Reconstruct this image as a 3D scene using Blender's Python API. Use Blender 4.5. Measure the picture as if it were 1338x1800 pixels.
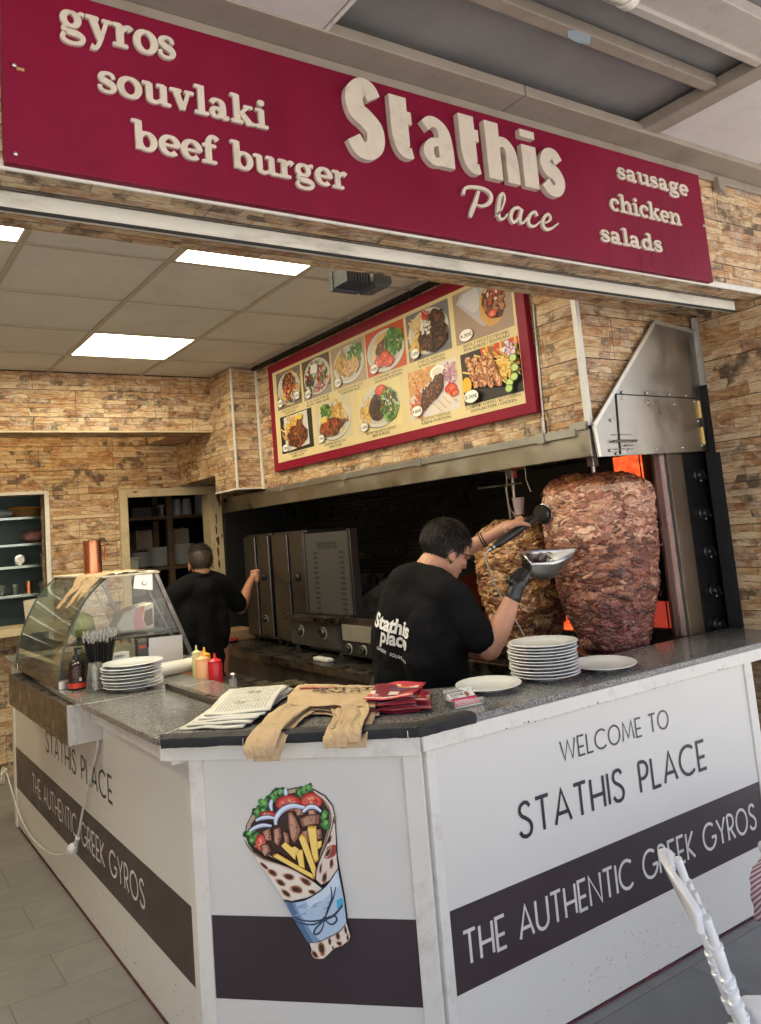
import bpy, bmesh, math, random
import numpy as np
from mathutils import Vector, Matrix, Euler, noise
from mathutils.bvhtree import BVHTree
from mathutils.geometry import tessellate_polygon

PI = math.pi
R = math.radians
for o in list(bpy.data.objects):
    bpy.data.objects.remove(o)
SC = bpy.context.scene
COL = SC.collection
random.seed(7)
RNG = np.random.default_rng(11)

# ------------------------------------------------------------------ camera
cam = bpy.data.cameras.new("camera")
camo = bpy.data.objects.new("camera", cam)
COL.objects.link(camo)
_yaw, _pitch, _roll = 0.579232802, 0.123562353, -0.0810387589
_f = Vector((math.sin(_yaw) * math.cos(_pitch), math.cos(_yaw) * math.cos(_pitch), math.sin(_pitch)))
_r0 = Vector((math.cos(_yaw), -math.sin(_yaw), 0))
_u0 = _r0.cross(_f)
_r = _r0 * math.cos(_roll) + _u0 * math.sin(_roll)
_u = -_r0 * math.sin(_roll) + _u0 * math.cos(_roll)
camo.matrix_world = Matrix(((_r.x, _u.x, -_f.x, 0.0), (_r.y, _u.y, -_f.y, 0.0), (_r.z, _u.z, -_f.z, 1.62), (0, 0, 0, 1)))
cam.sensor_fit = 'VERTICAL'
cam.sensor_height = 24.0
cam.lens = 1412.14 / 1800.0 * 24.0
cam.shift_x = 57.68 / 1800.0
cam.shift_y = -140.13 / 1800.0
cam.clip_start = 0.05
cam.clip_end = 500.0
SC.camera = camo

# ------------------------------------------------------------------ light
SUN_EL, SUN_AZ = R(62), R(20)          # the sun stands high behind the shop: its whole front is in open shade
world = bpy.data.worlds.new("World")
SC.world = world
world.use_nodes = True
wn = world.node_tree
bg = wn.nodes["Background"]
sky = wn.nodes.new("ShaderNodeTexSky")
sky.sky_type = 'NISHITA'
sky.sun_disc = False
sky.sun_elevation = SUN_EL
sky.sun_rotation = SUN_AZ
sky.air_density = 1.0
sky.dust_density = 4.0
sky.ozone_density = 0.3
wn.links.new(sky.outputs[0], bg.inputs[0])
bg.inputs[1].default_value = 0.13
sl = bpy.data.lights.new("sun", 'SUN')
sl.energy = 3.4
sl.angle = R(0.5)
sl.color = (1.0, 0.94, 0.85)
so = bpy.data.objects.new("sun", sl)
COL.objects.link(so)
sd = Vector((math.sin(SUN_AZ) * math.cos(SUN_EL), math.cos(SUN_AZ) * math.cos(SUN_EL), math.sin(SUN_EL)))
so.rotation_euler = (-sd).to_track_quat('-Z', 'Y').to_euler()
so.location = sd * 30

vs = SC.view_settings
vs.view_transform = 'Standard'
vs.look = 'None'
vs.exposure = 1.92
vs.gamma = 1.0
vs.use_curve_mapping = False
SC.render.engine = 'CYCLES'
SC.cycles.use_denoising = True
SC.cycles.max_bounces = 10
SC.cycles.diffuse_bounces = 5
SC.cycles.glossy_bounces = 4
SC.cycles.transmission_bounces = 8
SC.cycles.transparent_max_bounces = 12
SC.cycles.caustics_reflective = False
SC.cycles.caustics_refractive = False
SC.cycles.sample_clamp_indirect = 6.0


# ------------------------------------------------------------------ materials
def srgb(r, g, b):
    def c(x):
        x /= 255.0
        return x / 12.92 if x <= 0.04045 else ((x + 0.055) / 1.055) ** 2.4
    return (c(r), c(g), c(b))


class NT:
    def __init__(s, name):
        s.m = bpy.data.materials.new(name)
        s.m.use_nodes = True
        s.t = s.m.node_tree
        s.b = s.t.nodes["Principled BSDF"]

    def n(s, typ, **kw):
        nd = s.t.nodes.new("ShaderNode" + typ)
        for k, v in kw.items():
            if k.startswith("i_"):
                k2 = k[2:]
                nd.inputs[int(k2) if k2.isdigit() else k2.replace("_", " ")].default_value = v
            else:
                setattr(nd, k, v)
        return nd

    def l(s, a, b):
        s.t.links.new(a, b)

    def ramp(s, fac, stops, interp='LINEAR'):
        r = s.n("ValToRGB")
        r.color_ramp.interpolation = interp
        el = r.color_ramp.elements
        while len(el) < len(stops):
            el.new(0.5)
        for e, (p, c) in zip(el, stops):
            e.position = p
            e.color = (*c, 1) if len(c) == 3 else c
        s.l(fac, r.inputs[0])
        return r.outputs[0]

    def mix(s, fac, a, b, blend='MIX'):
        m = s.n("Mix", data_type='RGBA', blend_type=blend)
        for sock, val in ((m.inputs[0], fac), (m.inputs[6], a), (m.inputs[7], b)):
            if hasattr(val, "links"):
                s.l(val, sock)
            elif isinstance(val, (int, float)):
                sock.default_value = val
            else:
                sock.default_value = (*val, 1) if len(val) == 3 else val
        return m.outputs[2]

    def math(s, op, a, b=None, clamp=False):
        m = s.n("Math", operation=op, use_clamp=clamp)
        for i, v in enumerate((a, b)):
            if v is None:
                continue
            if hasattr(v, "links"):
                s.l(v, m.inputs[i])
            else:
                m.inputs[i].default_value = v
        return m.outputs[0]

    def coords(s, kind="Object", scale=(1, 1, 1), loc=(0, 0, 0), rot=(0, 0, 0)):
        tc = s.n("TexCoord")
        mp = s.n("Mapping")
        mp.inputs["Scale"].default_value = scale
        mp.inputs["Location"].default_value = loc
        mp.inputs["Rotation"].default_value = rot
        s.l(tc.outputs[kind], mp.inputs[0])
        return mp.outputs[0]

    def noise(s, vec, scale, detail=4, rough=0.55, dist=0.0):
        n = s.n("TexNoise", i_Scale=scale, i_Detail=detail, i_Roughness=rough, i_Distortion=dist)
        s.l(vec, n.inputs["Vector"])
        return n.outputs["Fac"]

    def bump(s, h, strength=0.3, dist=0.01):
        b = s.n("Bump", i_Strength=strength, i_Distance=dist)
        s.l(h, b.inputs["Height"])
        s.l(b.outputs[0], s.b.inputs["Normal"])

    def set(s, **kw):
        for k, v in kw.items():
            s.b.inputs[k.replace("_", " ")].default_value = v
        return s


def MAT(name, col, rough=0.5, metal=0.0, var=0.12, vs_=6.0, bump=0.0, bs=60.0, stretch=(1, 1, 1), spec=0.5, coat=0.0,
        dirt=None, dirt_amt=0.0, rvar=0.15, dirt_scale=9.0):
    m = NT(name)
    c = m.coords("Object", stretch)
    n1 = m.noise(c, vs_, 5, 0.6)
    lo = tuple(max(0.0, x * (1 - var)) for x in col)
    hi = tuple(min(1.0, x * (1 + var)) for x in col)
    colr = m.ramp(n1, [(0.3, lo), (0.7, hi)])
    if dirt is not None:
        n2 = m.noise(c, dirt_scale, 7, 0.68)
        f = m.ramp(n2, [(0.52, (0, 0, 0)), (0.72, (dirt_amt,) * 3)])
        colr = m.mix(f, colr, dirt)
    m.l(colr, m.b.inputs["Base Color"])
    n3 = m.noise(c, vs_ * 2.3, 4, 0.6)
    rr = m.ramp(n3, [(0.3, (max(0.02, rough * (1 - rvar)),) * 3), (0.7, (min(1, rough * (1 + rvar)),) * 3)])
    m.l(rr, m.b.inputs["Roughness"])
    m.set(Metallic=metal, Coat_Weight=coat)
    m.b.inputs["Specular IOR Level"].default_value = spec
    if bump:
        m.bump(m.noise(c, bs, 4, 0.6), bump, 0.004)
    return m.m


def EMIT(name, col, strength, base=(0.8, 0.8, 0.8)):
    m = NT(name)
    m.b.inputs["Base Color"].default_value = (*base, 1)
    m.b.inputs["Emission Color"].default_value = (*col, 1)
    m.b.inputs["Emission Strength"].default_value = strength
    return m.m


def STONE(name, tw=0.6, th=0.2, off=(0.0, 0.0), tone=1.0):
    """printed ledge-stone cladding tiles: courses of strips inside big tiles"""
    m = NT(name)
    uv = m.coords("UV", (1, 1, 1), (off[0], off[1], 0))
    nz = m.n("TexNoise", i_Scale=11.0, i_Detail=5.0)
    m.l(uv, nz.inputs["Vector"])
    sub = m.n("VectorMath", operation='SUBTRACT')
    m.l(nz.outputs["Color"], sub.inputs[0])
    sub.inputs[1].default_value = (0.5, 0.5, 0.5)
    scl = m.n("VectorMath", operation='MULTIPLY')
    m.l(sub.outputs[0], scl.inputs[0])
    scl.inputs[1].default_value = (0.06, 0.020, 0)
    add = m.n("VectorMath", operation='ADD')
    m.l(uv, add.inputs[0])
    m.l(scl.outputs[0], add.inputs[1])
    w = add.outputs[0]

    def bricks(bw, rh, o, sq, fr, shift, mort):
        mp = m.n("Mapping")
        mp.inputs["Location"].default_value = shift
        m.l(w, mp.inputs[0])
        b = m.n("TexBrick", offset=o, offset_frequency=2, squash=sq, squash_frequency=fr)
        b.inputs["Scale"].default_value = 1.0
        b.inputs["Brick Width"].default_value = bw
        b.inputs["Row Height"].default_value = rh
        b.inputs["Mortar Size"].default_value = mort
        b.inputs["Mortar Smooth"].default_value = 0.3
        b.inputs["Bias"].default_value = 0.0
        b.inputs["Color1"].default_value = (0, 0, 0, 1)
        b.inputs["Color2"].default_value = (1, 1, 1, 1)
        b.inputs["Mortar"].default_value = (0.3, 0.3, 0.3, 1)
        m.l(mp.outputs[0], b.inputs["Vector"])
        return b
    b1 = bricks(0.21, 0.05, 0.43, 1.7, 3, (0.031, 0.0, 0), 0.0012)
    b2 = bricks(0.14, 0.0333, 0.37, 1.9, 2, (0.4, 0.0, 0), 0.0012)
    # tile to tile: one size or the other
    sel = m.n("TexVoronoi", i_Scale=5.0)
    m.l(w, sel.inputs["Vector"])
    sf = m.ramp(sel.outputs["Color"], [(0.45, (0, 0, 0)), (0.5, (1, 1, 1))])
    rnd = m.mix(sf, b1.outputs["Color"], b2.outputs["Color"])
    mort = m.mix(sf, b1.outputs["Fac"], b2.outputs["Fac"])
    # streaks along the strips, broken by short cross breaks
    st = m.n("Mapping")
    st.inputs["Scale"].default_value = (1.0, 4.5, 1.0)
    m.l(w, st.inputs[0])
    streak = m.noise(st.outputs[0], 11.0, 9, 0.66, 1.0)
    fine = m.noise(st.outputs[0], 55.0, 5, 0.65, 0.4)
    v = m.math('ADD', m.math('MULTIPLY', rnd, 0.42), m.math('MULTIPLY', streak, 0.85))
    v = m.math('ADD', v, m.math('MULTIPLY', fine, 0.34))
    v = m.math('SUBTRACT', v, 0.32)

    def t(r, g, b):
        return tuple(x * tone for x in srgb(r, g, b))
    col = m.ramp(v, [(0.08, t(70, 50, 38)), (0.20, t(116, 78, 50)), (0.30, t(154, 108, 70)), (0.40, t(186, 144, 100)), (0.50, t(206, 176, 136)),
                     (0.60, t(224, 206, 174)), (0.70, t(190, 146, 100)), (0.80, t(228, 212, 184)), (0.92, t(168, 116, 72)), (1.0, t(226, 210, 184))])
    # rusty blotches, whitish chalk and near-black burnt stones
    bl = m.noise(uv, 6.5, 5, 0.6, 0.6)
    col = m.mix(m.ramp(bl, [(0.56, (0, 0, 0)), (0.68, (0.5,) * 3)]), col, t(196, 140, 96), 'MULTIPLY')
    dk = m.math('MULTIPLY', m.ramp(rnd, [(0.74, (0, 0, 0)), (0.78, (1, 1, 1))]), m.ramp(m.noise(w, 9.0, 5, 0.7), [(0.44, (0, 0, 0)), (0.58, (0.85,) * 3)]))
    col = m.mix(dk, col, t(70, 54, 46))
    wh = m.math('MULTIPLY', m.ramp(rnd, [(0.26, (1, 1, 1)), (0.30, (0, 0, 0))]), m.ramp(m.noise(w, 12.0, 5, 0.7), [(0.42, (0, 0, 0)), (0.60, (0.45,) * 3)]))
    col = m.mix(wh, col, t(226, 216, 200))
    bl2 = m.noise(w, 21.0, 5, 0.7)
    col = m.mix(m.ramp(bl2, [(0.58, (0, 0, 0)), (0.70, (0.5,) * 3)]), col, t(104, 80, 62))
    col = m.mix(m.math('MULTIPLY', mort, 0.75), col, t(84, 62, 46))
    # big tile joints
    tb = m.n("TexBrick", offset=0.5)
    tb.inputs["Scale"].default_value = 1.0
    tb.inputs["Brick Width"].default_value = tw
    tb.inputs["Row Height"].default_value = th
    tb.inputs["Mortar Size"].default_value = 0.0016
    tb.inputs["Mortar Smooth"].default_value = 0.1
    m.l(uv, tb.inputs["Vector"])
    col = m.mix(tb.outputs["Fac"], col, t(60, 46, 36))
    m.l(col, m.b.inputs["Base Color"])
    m.set(Roughness=0.55)
    h = m.math('SUBTRACT', m.math('ADD', m.math('MULTIPLY', rnd, 0.5), m.math('MULTIPLY', streak, 0.9)), m.math('MULTIPLY', mort, 0.8))
    h = m.math('SUBTRACT', h, m.math('MULTIPLY', tb.outputs["Fac"], 1.2))
    m.bump(h, 0.9, 0.012)
    return m.m


def GRANITE(name, cols, rough=0.12):
    m = NT(name)
    c = m.coords("Object")
    v = m.n("TexVoronoi", i_Scale=230.0)
    m.l(c, v.inputs["Vector"])
    n = m.noise(c, 120.0, 3, 0.6)
    s = m.math('ADD', m.math('MULTIPLY', v.outputs["Color"], 0.65), m.math('MULTIPLY', n, 0.4))
    m.l(m.ramp(s, cols), m.b.inputs["Base Color"])
    sm = m.noise(c, 7.0, 5, 0.6)
    m.l(m.ramp(sm, [(0.3, (rough,) * 3), (0.75, (rough * 2.6,) * 3)]), m.b.inputs["Roughness"])
    return m.m


def PRINT(name, rough=0.5, var=0.06, coat=0.0, bump=0.0):
    """flat inks: the colour of each printed shape comes with the mesh"""
    m = NT(name)
    a = m.n("VertexColor", layer_name="Col")
    c = m.coords("Object")
    n = m.noise(c, 40.0, 4, 0.6)
    f = m.ramp(n, [(0.3, (1 - var,) * 3), (0.7, (1, 1, 1))])
    m.l(m.mix(1.0, a.outputs["Color"], f, 'MULTIPLY'), m.b.inputs["Base Color"])
    m.set(Roughness=rough, Coat_Weight=coat)
    if bump:
        m.bump(m.noise(c, 90.0, 3), bump, 0.002)
    return m.m


def GLASS(name, tint=(0.92, 0.96, 0.93), dirt=0.12, rough=0.02):
    """thin pane: straight-through light with mirror reflections and smears"""
    m = NT(name)
    t = m.t
    t.nodes.remove(m.b)
    tr = m.n("BsdfTransparent")
    tr.inputs[0].default_value = (*tint, 1)
    gl = m.n("BsdfGlossy", i_Roughness=rough)
    df = m.n("BsdfDiffuse")
    df.inputs[0].default_value = (0.75, 0.78, 0.74, 1)
    fr = m.n("Fresnel", i_IOR=1.5)
    mx = m.n("MixShader")
    fa = m.math('MULTIPLY', fr.outputs[0], 1.6, True)
    m.l(fa, mx.inputs[0])
    m.l(tr.outputs[0], mx.inputs[1])
    m.l(gl.outputs[0], mx.inputs[2])
    c = m.coords("Object", (1, 1, 3))
    n = m.noise(c, 7.0, 7, 0.7, 1.2)
    f = m.ramp(n, [(0.40, (dirt * 0.25,) * 3), (0.75, (dirt,) * 3)])
    mx2 = m.n("MixShader")
    m.l(f, mx2.inputs[0])
    m.l(mx.outputs[0], mx2.inputs[1])
    m.l(df.outputs[0], mx2.inputs[2])
    m.l(mx2.outputs[0], t.nodes["Material Output"].inputs[0])
    return m.m


# ------------------------------------------------------------------ mesh building
class MB:
    def __init__(s):
        s.v, s.f, s.c, s.m = [], [], [], []

    def add(s, verts, faces, col=None, mi=0, M=None):
        b = len(s.v)
        if M is not None:
            verts = [M @ Vector(p) for p in verts]
        s.v += [tuple(p) for p in verts]
        s.f += [tuple(i + b for i in f) for f in faces]
        s.c += [col] * len(faces)
        s.m += [mi] * len(faces)
        return s

    def box(s, x0, x1, y0, y1, z0, z1, col=None, mi=0, M=None):
        v = [(x, y, z) for x in (x0, x1) for y in (y0, y1) for z in (z0, z1)]
        f = [(0, 1, 3, 2), (4, 6, 7, 5), (0, 4, 5, 1), (2, 3, 7, 6), (0, 2, 6, 4), (1, 5, 7, 3)]
        return s.add(v, f, col, mi, M)

    def bar(s, a, b, w, h, up=(0, 0, 1), col=None, mi=0):
        """rectangular bar from a to b, w across, h along 'up'"""
        a, b = Vector(a), Vector(b)
        d = (b - a)
        L = d.length
        d.normalize()
        u = Vector(up)
        u = (u - d * u.dot(d)).normalized()
        r = d.cross(u)
        M = Matrix(((d.x, r.x, u.x, a.x), (d.y, r.y, u.y, a.y), (d.z, r.z, u.z, a.z), (0, 0, 0, 1)))
        return s.box(0, L, -w / 2, w / 2, -h / 2, h / 2, col, mi, M)

    def prism(s, poly, fn, d0, d1, col=None, mi=0, sides=True, back=True):
        """poly 2D -> fn(u, v, depth) 3D"""
        n = len(poly)
        v = [fn(u, w, d0) for u, w in poly] + [fn(u, w, d1) for u, w in poly]
        f = [tuple(range(n, 2 * n))]
        if back:
            f.append(tuple(range(n - 1, -1, -1)))
        if sides:
            f += [(i, (i + 1) % n, n + (i + 1) % n, n + i) for i in range(n)]
        return s.add(v, f, col, mi)

    def tube(s, pts, r, n=10, closed=False, col=None, mi=0, caps=True, flat=1.0):
        pts = [Vector(p) for p in pts]
        N = len(pts)
        rs = r if isinstance(r, (list, tuple)) else [r] * N
        v, f = [], []
        prev = None
        for i, p in enumerate(pts):
            a = pts[i - 1] if (i > 0 or closed) else p
            b = pts[(i + 1) % N] if (i < N - 1 or closed) else p
            d = (b - a).normalized()
            if prev is None:
                u = d.orthogonal().normalized()
            else:
                u = prev - d * prev.dot(d)
                u = u.normalized() if u.length > 1e-6 else d.orthogonal().normalized()
            prev = u
            w = d.cross(u)
            for k in range(n):
                t = 2 * PI * k / n
                v.append(p + (u * math.cos(t) + w * math.sin(t) * flat) * rs[i])
        for i in range(N - (0 if closed else 1)):
            j = (i + 1) % N
            for k in range(n):
                f.append((i * n + k, i * n + (k + 1) % n, j * n + (k + 1) % n, j * n + k))
        if caps and not closed:
            f.append(tuple(range(n - 1, -1, -1)))
            f.append(tuple((N - 1) * n + k for k in range(n)))
        return s.add(v, f, col, mi)

    def lathe(s, prof, n=32, M=None, col=None, mi=0, sx=1.0, sy=1.0, wob=0.0):
        v, f = [], []
        for r, z in prof:
            for k in range(n):
                t = 2 * PI * k / n
                v.append((r * math.cos(t) * sx, r * math.sin(t) * sy, z))
        for i in range(len(prof) - 1):
            for k in range(n):
                f.append((i * n + k, i * n + (k + 1) % n, (i + 1) * n + (k + 1) % n, (i + 1) * n + k))
        if prof[0][0] > 1e-6:
            f.append(tuple(range(n - 1, -1, -1)))
        if prof[-1][0] > 1e-6:
            f.append(tuple((len(prof) - 1) * n + k for k in range(n)))
        return s.add(v, f, col, mi, M)

    def ell(s, c, r, rot=None, n=20, m=12, col=None, mi=0):
        v, f = [(0, 0, 1)], []
        for i in range(1, m):
            a = PI * i / m
            for k in range(n):
                t = 2 * PI * k / n
                v.append((math.sin(a) * math.cos(t), math.sin(a) * math.sin(t), math.cos(a)))
        v.append((0, 0, -1))
        for k in range(n):
            f.append((0, 1 + k, 1 + (k + 1) % n))
        for i in range(m - 2):
            for k in range(n):
                a, b = 1 + i * n + k, 1 + i * n + (k + 1) % n
                f.append((a, a + n, b + n, b))
        e = 1 + (m - 2) * n
        for k in range(n):
            f.append((e + k, len(v) - 1, e + (k + 1) % n))
        if isinstance(r, (int, float)):
            r = (r, r, r)
        M = Matrix.Translation(Vector(c)) @ (rot.to_matrix().to_4x4() if rot is not None else Matrix.Identity(4)) @ Matrix.Diagonal((*r, 1))
        return s.add(v, f, col, mi, M)

    def grid(s, fn, nu, nv, col=None, mi=0, closed_u=False):
        v = [fn(i / nu, j / nv) for j in range(nv + 1) for i in range(nu + (0 if closed_u else 1))]
        w = nu if closed_u else nu + 1
        f = []
        for j in range(nv):
            for i in range(nu):
                i2 = (i + 1) % w
                f.append((j * w + i, j * w + i2, (j + 1) * w + i2, (j + 1) * w + i))
        return s.add(v, f, col, mi)

    def build(s, name, mats, parent=None, origin=None, smooth=None, bevel=0.0, seg=2, solid=0.0, sub=0):
        o0 = Vector(origin) if origin is not None else Vector((0, 0, 0))
        me = bpy.data.meshes.new(name)
        V = np.array(s.v, dtype=float) - np.array(o0)
        me.from_pydata(V.tolist(), [], s.f)
        if not isinstance(mats, (list, tuple)):
            mats = [mats]
        for m in mats:
            me.materials.append(m)
        if len(mats) > 1:
            me.polygons.foreach_set("material_index", s.m)
        # UVs in metres, one plane per face
        uvl = me.uv_layers.new(name="UVMap")
        W = V + np.array(o0)
        data = np.zeros((len(me.loops), 2))
        for p in me.polygons:
            nx, ny, nz = p.normal
            for li in p.loop_indices:
                x, y, z = W[me.loops[li].vertex_index]
                if abs(nz) > 0.8:
                    data[li] = (x, y)
                else:
                    h = math.hypot(nx, ny) or 1
                    if abs(ny) >= abs(nx):
                        sg = 1 if ny < 0 else -1
                        data[li] = (x if abs(ny) / h > 0.98 else sg * (-ny * x + nx * y) / h, z)
                    else:
                        data[li] = (y if abs(nx) / h > 0.98 else (-ny * x + nx * y) / h, z)
        uvl.data.foreach_set("uv", data.ravel())
        if any(c is not None for c in s.c):
            at = me.color_attributes.new("Col", 'FLOAT_COLOR', 'CORNER')
            buf = np.ones((len(me.loops), 4))
            for p, c in zip(me.polygons, s.c):
                if c is not None:
                    buf[list(p.loop_indices), :3] = c[:3]
            at.data.foreach_set("color", buf.ravel())
        me.update()
        if smooth is not None:
            me.shade_smooth()
            me.set_sharp_from_angle(angle=R(smooth))
        o = bpy.data.objects.new(name, me)
        COL.objects.link(o)
        if parent is not None:
            o.parent = parent
        if origin is not None:
            o.location = o0
        if solid:
            md = o.modifiers.new("solid", 'SOLIDIFY')
            md.thickness = solid
            md.offset = 0
        if sub:
            md = o.modifiers.new("sub", 'SUBSURF')
            md.levels = md.render_levels = sub
        if bevel:
            md = o.modifiers.new("bevel", 'BEVEL')
            md.width = bevel
            md.segments = seg
            md.limit_method = 'ANGLE'
            md.angle_limit = R(40)
            md.harden_normals = False
        return o


def tag(o, label, cat, group=None, kind=None):
    if label:
        o["label"] = label
    if cat:
        o["category"] = cat
    if group:
        o["group"] = group
    if kind:
        o["kind"] = kind
    return o


def thing(name, label, cat, loc=(0, 0, 0), rotz=0.0, group=None):
    o = bpy.data.objects.new(name, None)
    o.empty_display_size = 0.1
    COL.objects.link(o)
    o.location = loc
    o.rotation_euler = (0, 0, rotz)
    return tag(o, label, cat, group)


def part(name, mb, mats, t, label=None, **kw):
    """a part whose vertices were written in world metres; t is unrotated"""
    mb.v = [tuple(Vector(p) - t.location) for p in mb.v]
    o = mb.build(name, mats, None, None, **kw)
    o.parent = t
    if label:
        o["label"] = label
    return o


def subpart(name, mb, mats, p, **kw):
    """like part, one level deeper (p has no offset of its own)"""
    mb.v = [tuple(Vector(q) - p.parent.location) for q in mb.v]
    o = mb.build(name, mats, None, None, **kw)
    o.parent = p
    return o


def dup(root, loc, rotz=None, label=None):
    def cp(o, par):
        c = o.copy()
        COL.objects.link(c)
        if par is not None:
            c.parent = par
        for ch in list(o.children):
            cp(ch, c)
        return c
    r = cp(root, None)
    r.location = loc
    if rotz is not None:
        r.rotation_euler = (0, 0, rotz) if isinstance(rotz, (int, float)) else rotz
    if label:
        r["label"] = label
    return r


def structure(name, mb, mats, **kw):
    o = mb.build(name, mats, **kw)
    o["kind"] = "structure"
    return o


def arc(cx, cy, rx, ry, a0, a1, n=14):
    return [(cx + rx * math.cos(R(a0 + (a1 - a0) * i / n)), cy + ry * math.sin(R(a0 + (a1 - a0) * i / n))) for i in range(n + 1)]


def spline(pts, n=8):
    """Catmull-Rom through points of any dimension"""
    P = [np.array(p, float) for p in pts]
    P = [2 * P[0] - P[1]] + P + [2 * P[-1] - P[-2]]
    out = []
    for i in range(1, len(P) - 2):
        for k in range(n):
            t = k / n
            out.append(0.5 * ((2 * P[i]) + (P[i + 1] - P[i - 1]) * t + (2 * P[i - 1] - 5 * P[i] + 4 * P[i + 1] - P[i + 2]) * t * t
                              + (-P[i - 1] + 3 * P[i] - 3 * P[i + 1] + P[i + 2]) * t ** 3))
    out.append(P[-2])
    return [tuple(p) for p in out]


def ribbon(pts, w, closed=False):
    """flat stroke: list of (left, right) 2D points"""
    n = len(pts)
    ws = w if isinstance(w, (list, tuple)) else [w] * n
    L, Rr = [], []
    for i, p in enumerate(pts):
        a = pts[(i - 1) % n] if (i > 0 or closed) else p
        b = pts[(i + 1) % n] if (i < n - 1 or closed) else p
        d1 = Vector((p[0] - a[0], p[1] - a[1]))
        d2 = Vector((b[0] - p[0], b[1] - p[1]))
        if d1.length < 1e-9:
            d1 = d2
        if d2.length < 1e-9:
            d2 = d1
        d1.normalize()
        d2.normalize()
        m = (d1 + d2)
        if m.length < 1e-6:
            m = d1
        m.normalize()
        k = 1.0 / max(0.6, m.dot(d1))
        nn = Vector((-m.y, m.x)) * ws[i] * 0.5 * k
        L.append((p[0] + nn.x, p[1] + nn.y))
        Rr.append((p[0] - nn.x, p[1] - nn.y))
    return L, Rr


def stroke(mb, pts, w, fn, d0, d1, col=None, mi=0, closed=False, solid=True):
    L, Q = ribbon(pts, w, closed)
    n = len(L)
    rng = range(n if closed else n - 1)
    v = [fn(*p, d1) for p in L] + [fn(*p, d1) for p in Q]
    f = [(i, n + i, n + (i + 1) % n, (i + 1) % n) for i in rng]
    if solid:
        v += [fn(*p, d0) for p in L] + [fn(*p, d0) for p in Q]
        f += [(2 * n + i, i, (i + 1) % n, 2 * n + (i + 1) % n) for i in rng]
        f += [(n + i, 3 * n + i, 3 * n + (i + 1) % n, n + (i + 1) % n) for i in rng]
        if not closed:
            f += [(0, 2 * n, 3 * n, n), (n - 1, 2 * n - 1, 4 * n - 1, 3 * n - 1)]
    mb.add(v, f, col, mi)


_txt = {}


def text_geo(s, bold=0.0, space=1.0):
    """(verts2d, faces, width) of a line of type, cap height about 0.73"""
    k = (s, bold, space)
    if k not in _txt:
        cu = bpy.data.curves.new("type", 'FONT')
        cu.body = s
        cu.size = 1.0
        cu.offset = bold
        cu.space_character = space
        cu.resolution_u = 4
        o = bpy.data.objects.new("type", cu)
        COL.objects.link(o)
        bpy.context.view_layer.update()
        dg = bpy.context.evaluated_depsgraph_get()
        me = bpy.data.meshes.new_from_object(o.evaluated_get(dg))
        vv = [(v.co.x, v.co.y) for v in me.vertices]
        ff = [tuple(p.vertices) for p in me.polygons]
        bpy.data.objects.remove(o)
        bpy.data.meshes.remove(me)
        bpy.data.curves.remove(cu)
        xs = [p[0] for p in vv] or [0, 0]
        x0 = min(xs)
        vv = [(x - x0, y) for x, y in vv]
        _txt[k] = (vv, ff, max(xs) - x0)
    return _txt[k]


def put_text(mb, s, fn, u, v, width=None, height=None, d=0.0, col=(0, 0, 0), bold=0.0, align=0.0, rot=0.0, mi=0, shear=0.0):
    """type laid at (u, v) baseline through fn(u, v, d); height = cap height"""
    vv, ff, w = text_geo(s, bold)
    sy = (height / 0.73) if height else width / w
    sx = (width / w) if width else sy
    c, sn = math.cos(rot), math.sin(rot)
    pts = []
    for x, y in vv:
        a, b = (x - w * align) * sx + y * sy * shear, y * sy
        pts.append(fn(u + a * c - b * sn, v + a * sn + b * c, d))
    mb.add(pts, ff, col, mi)


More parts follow.
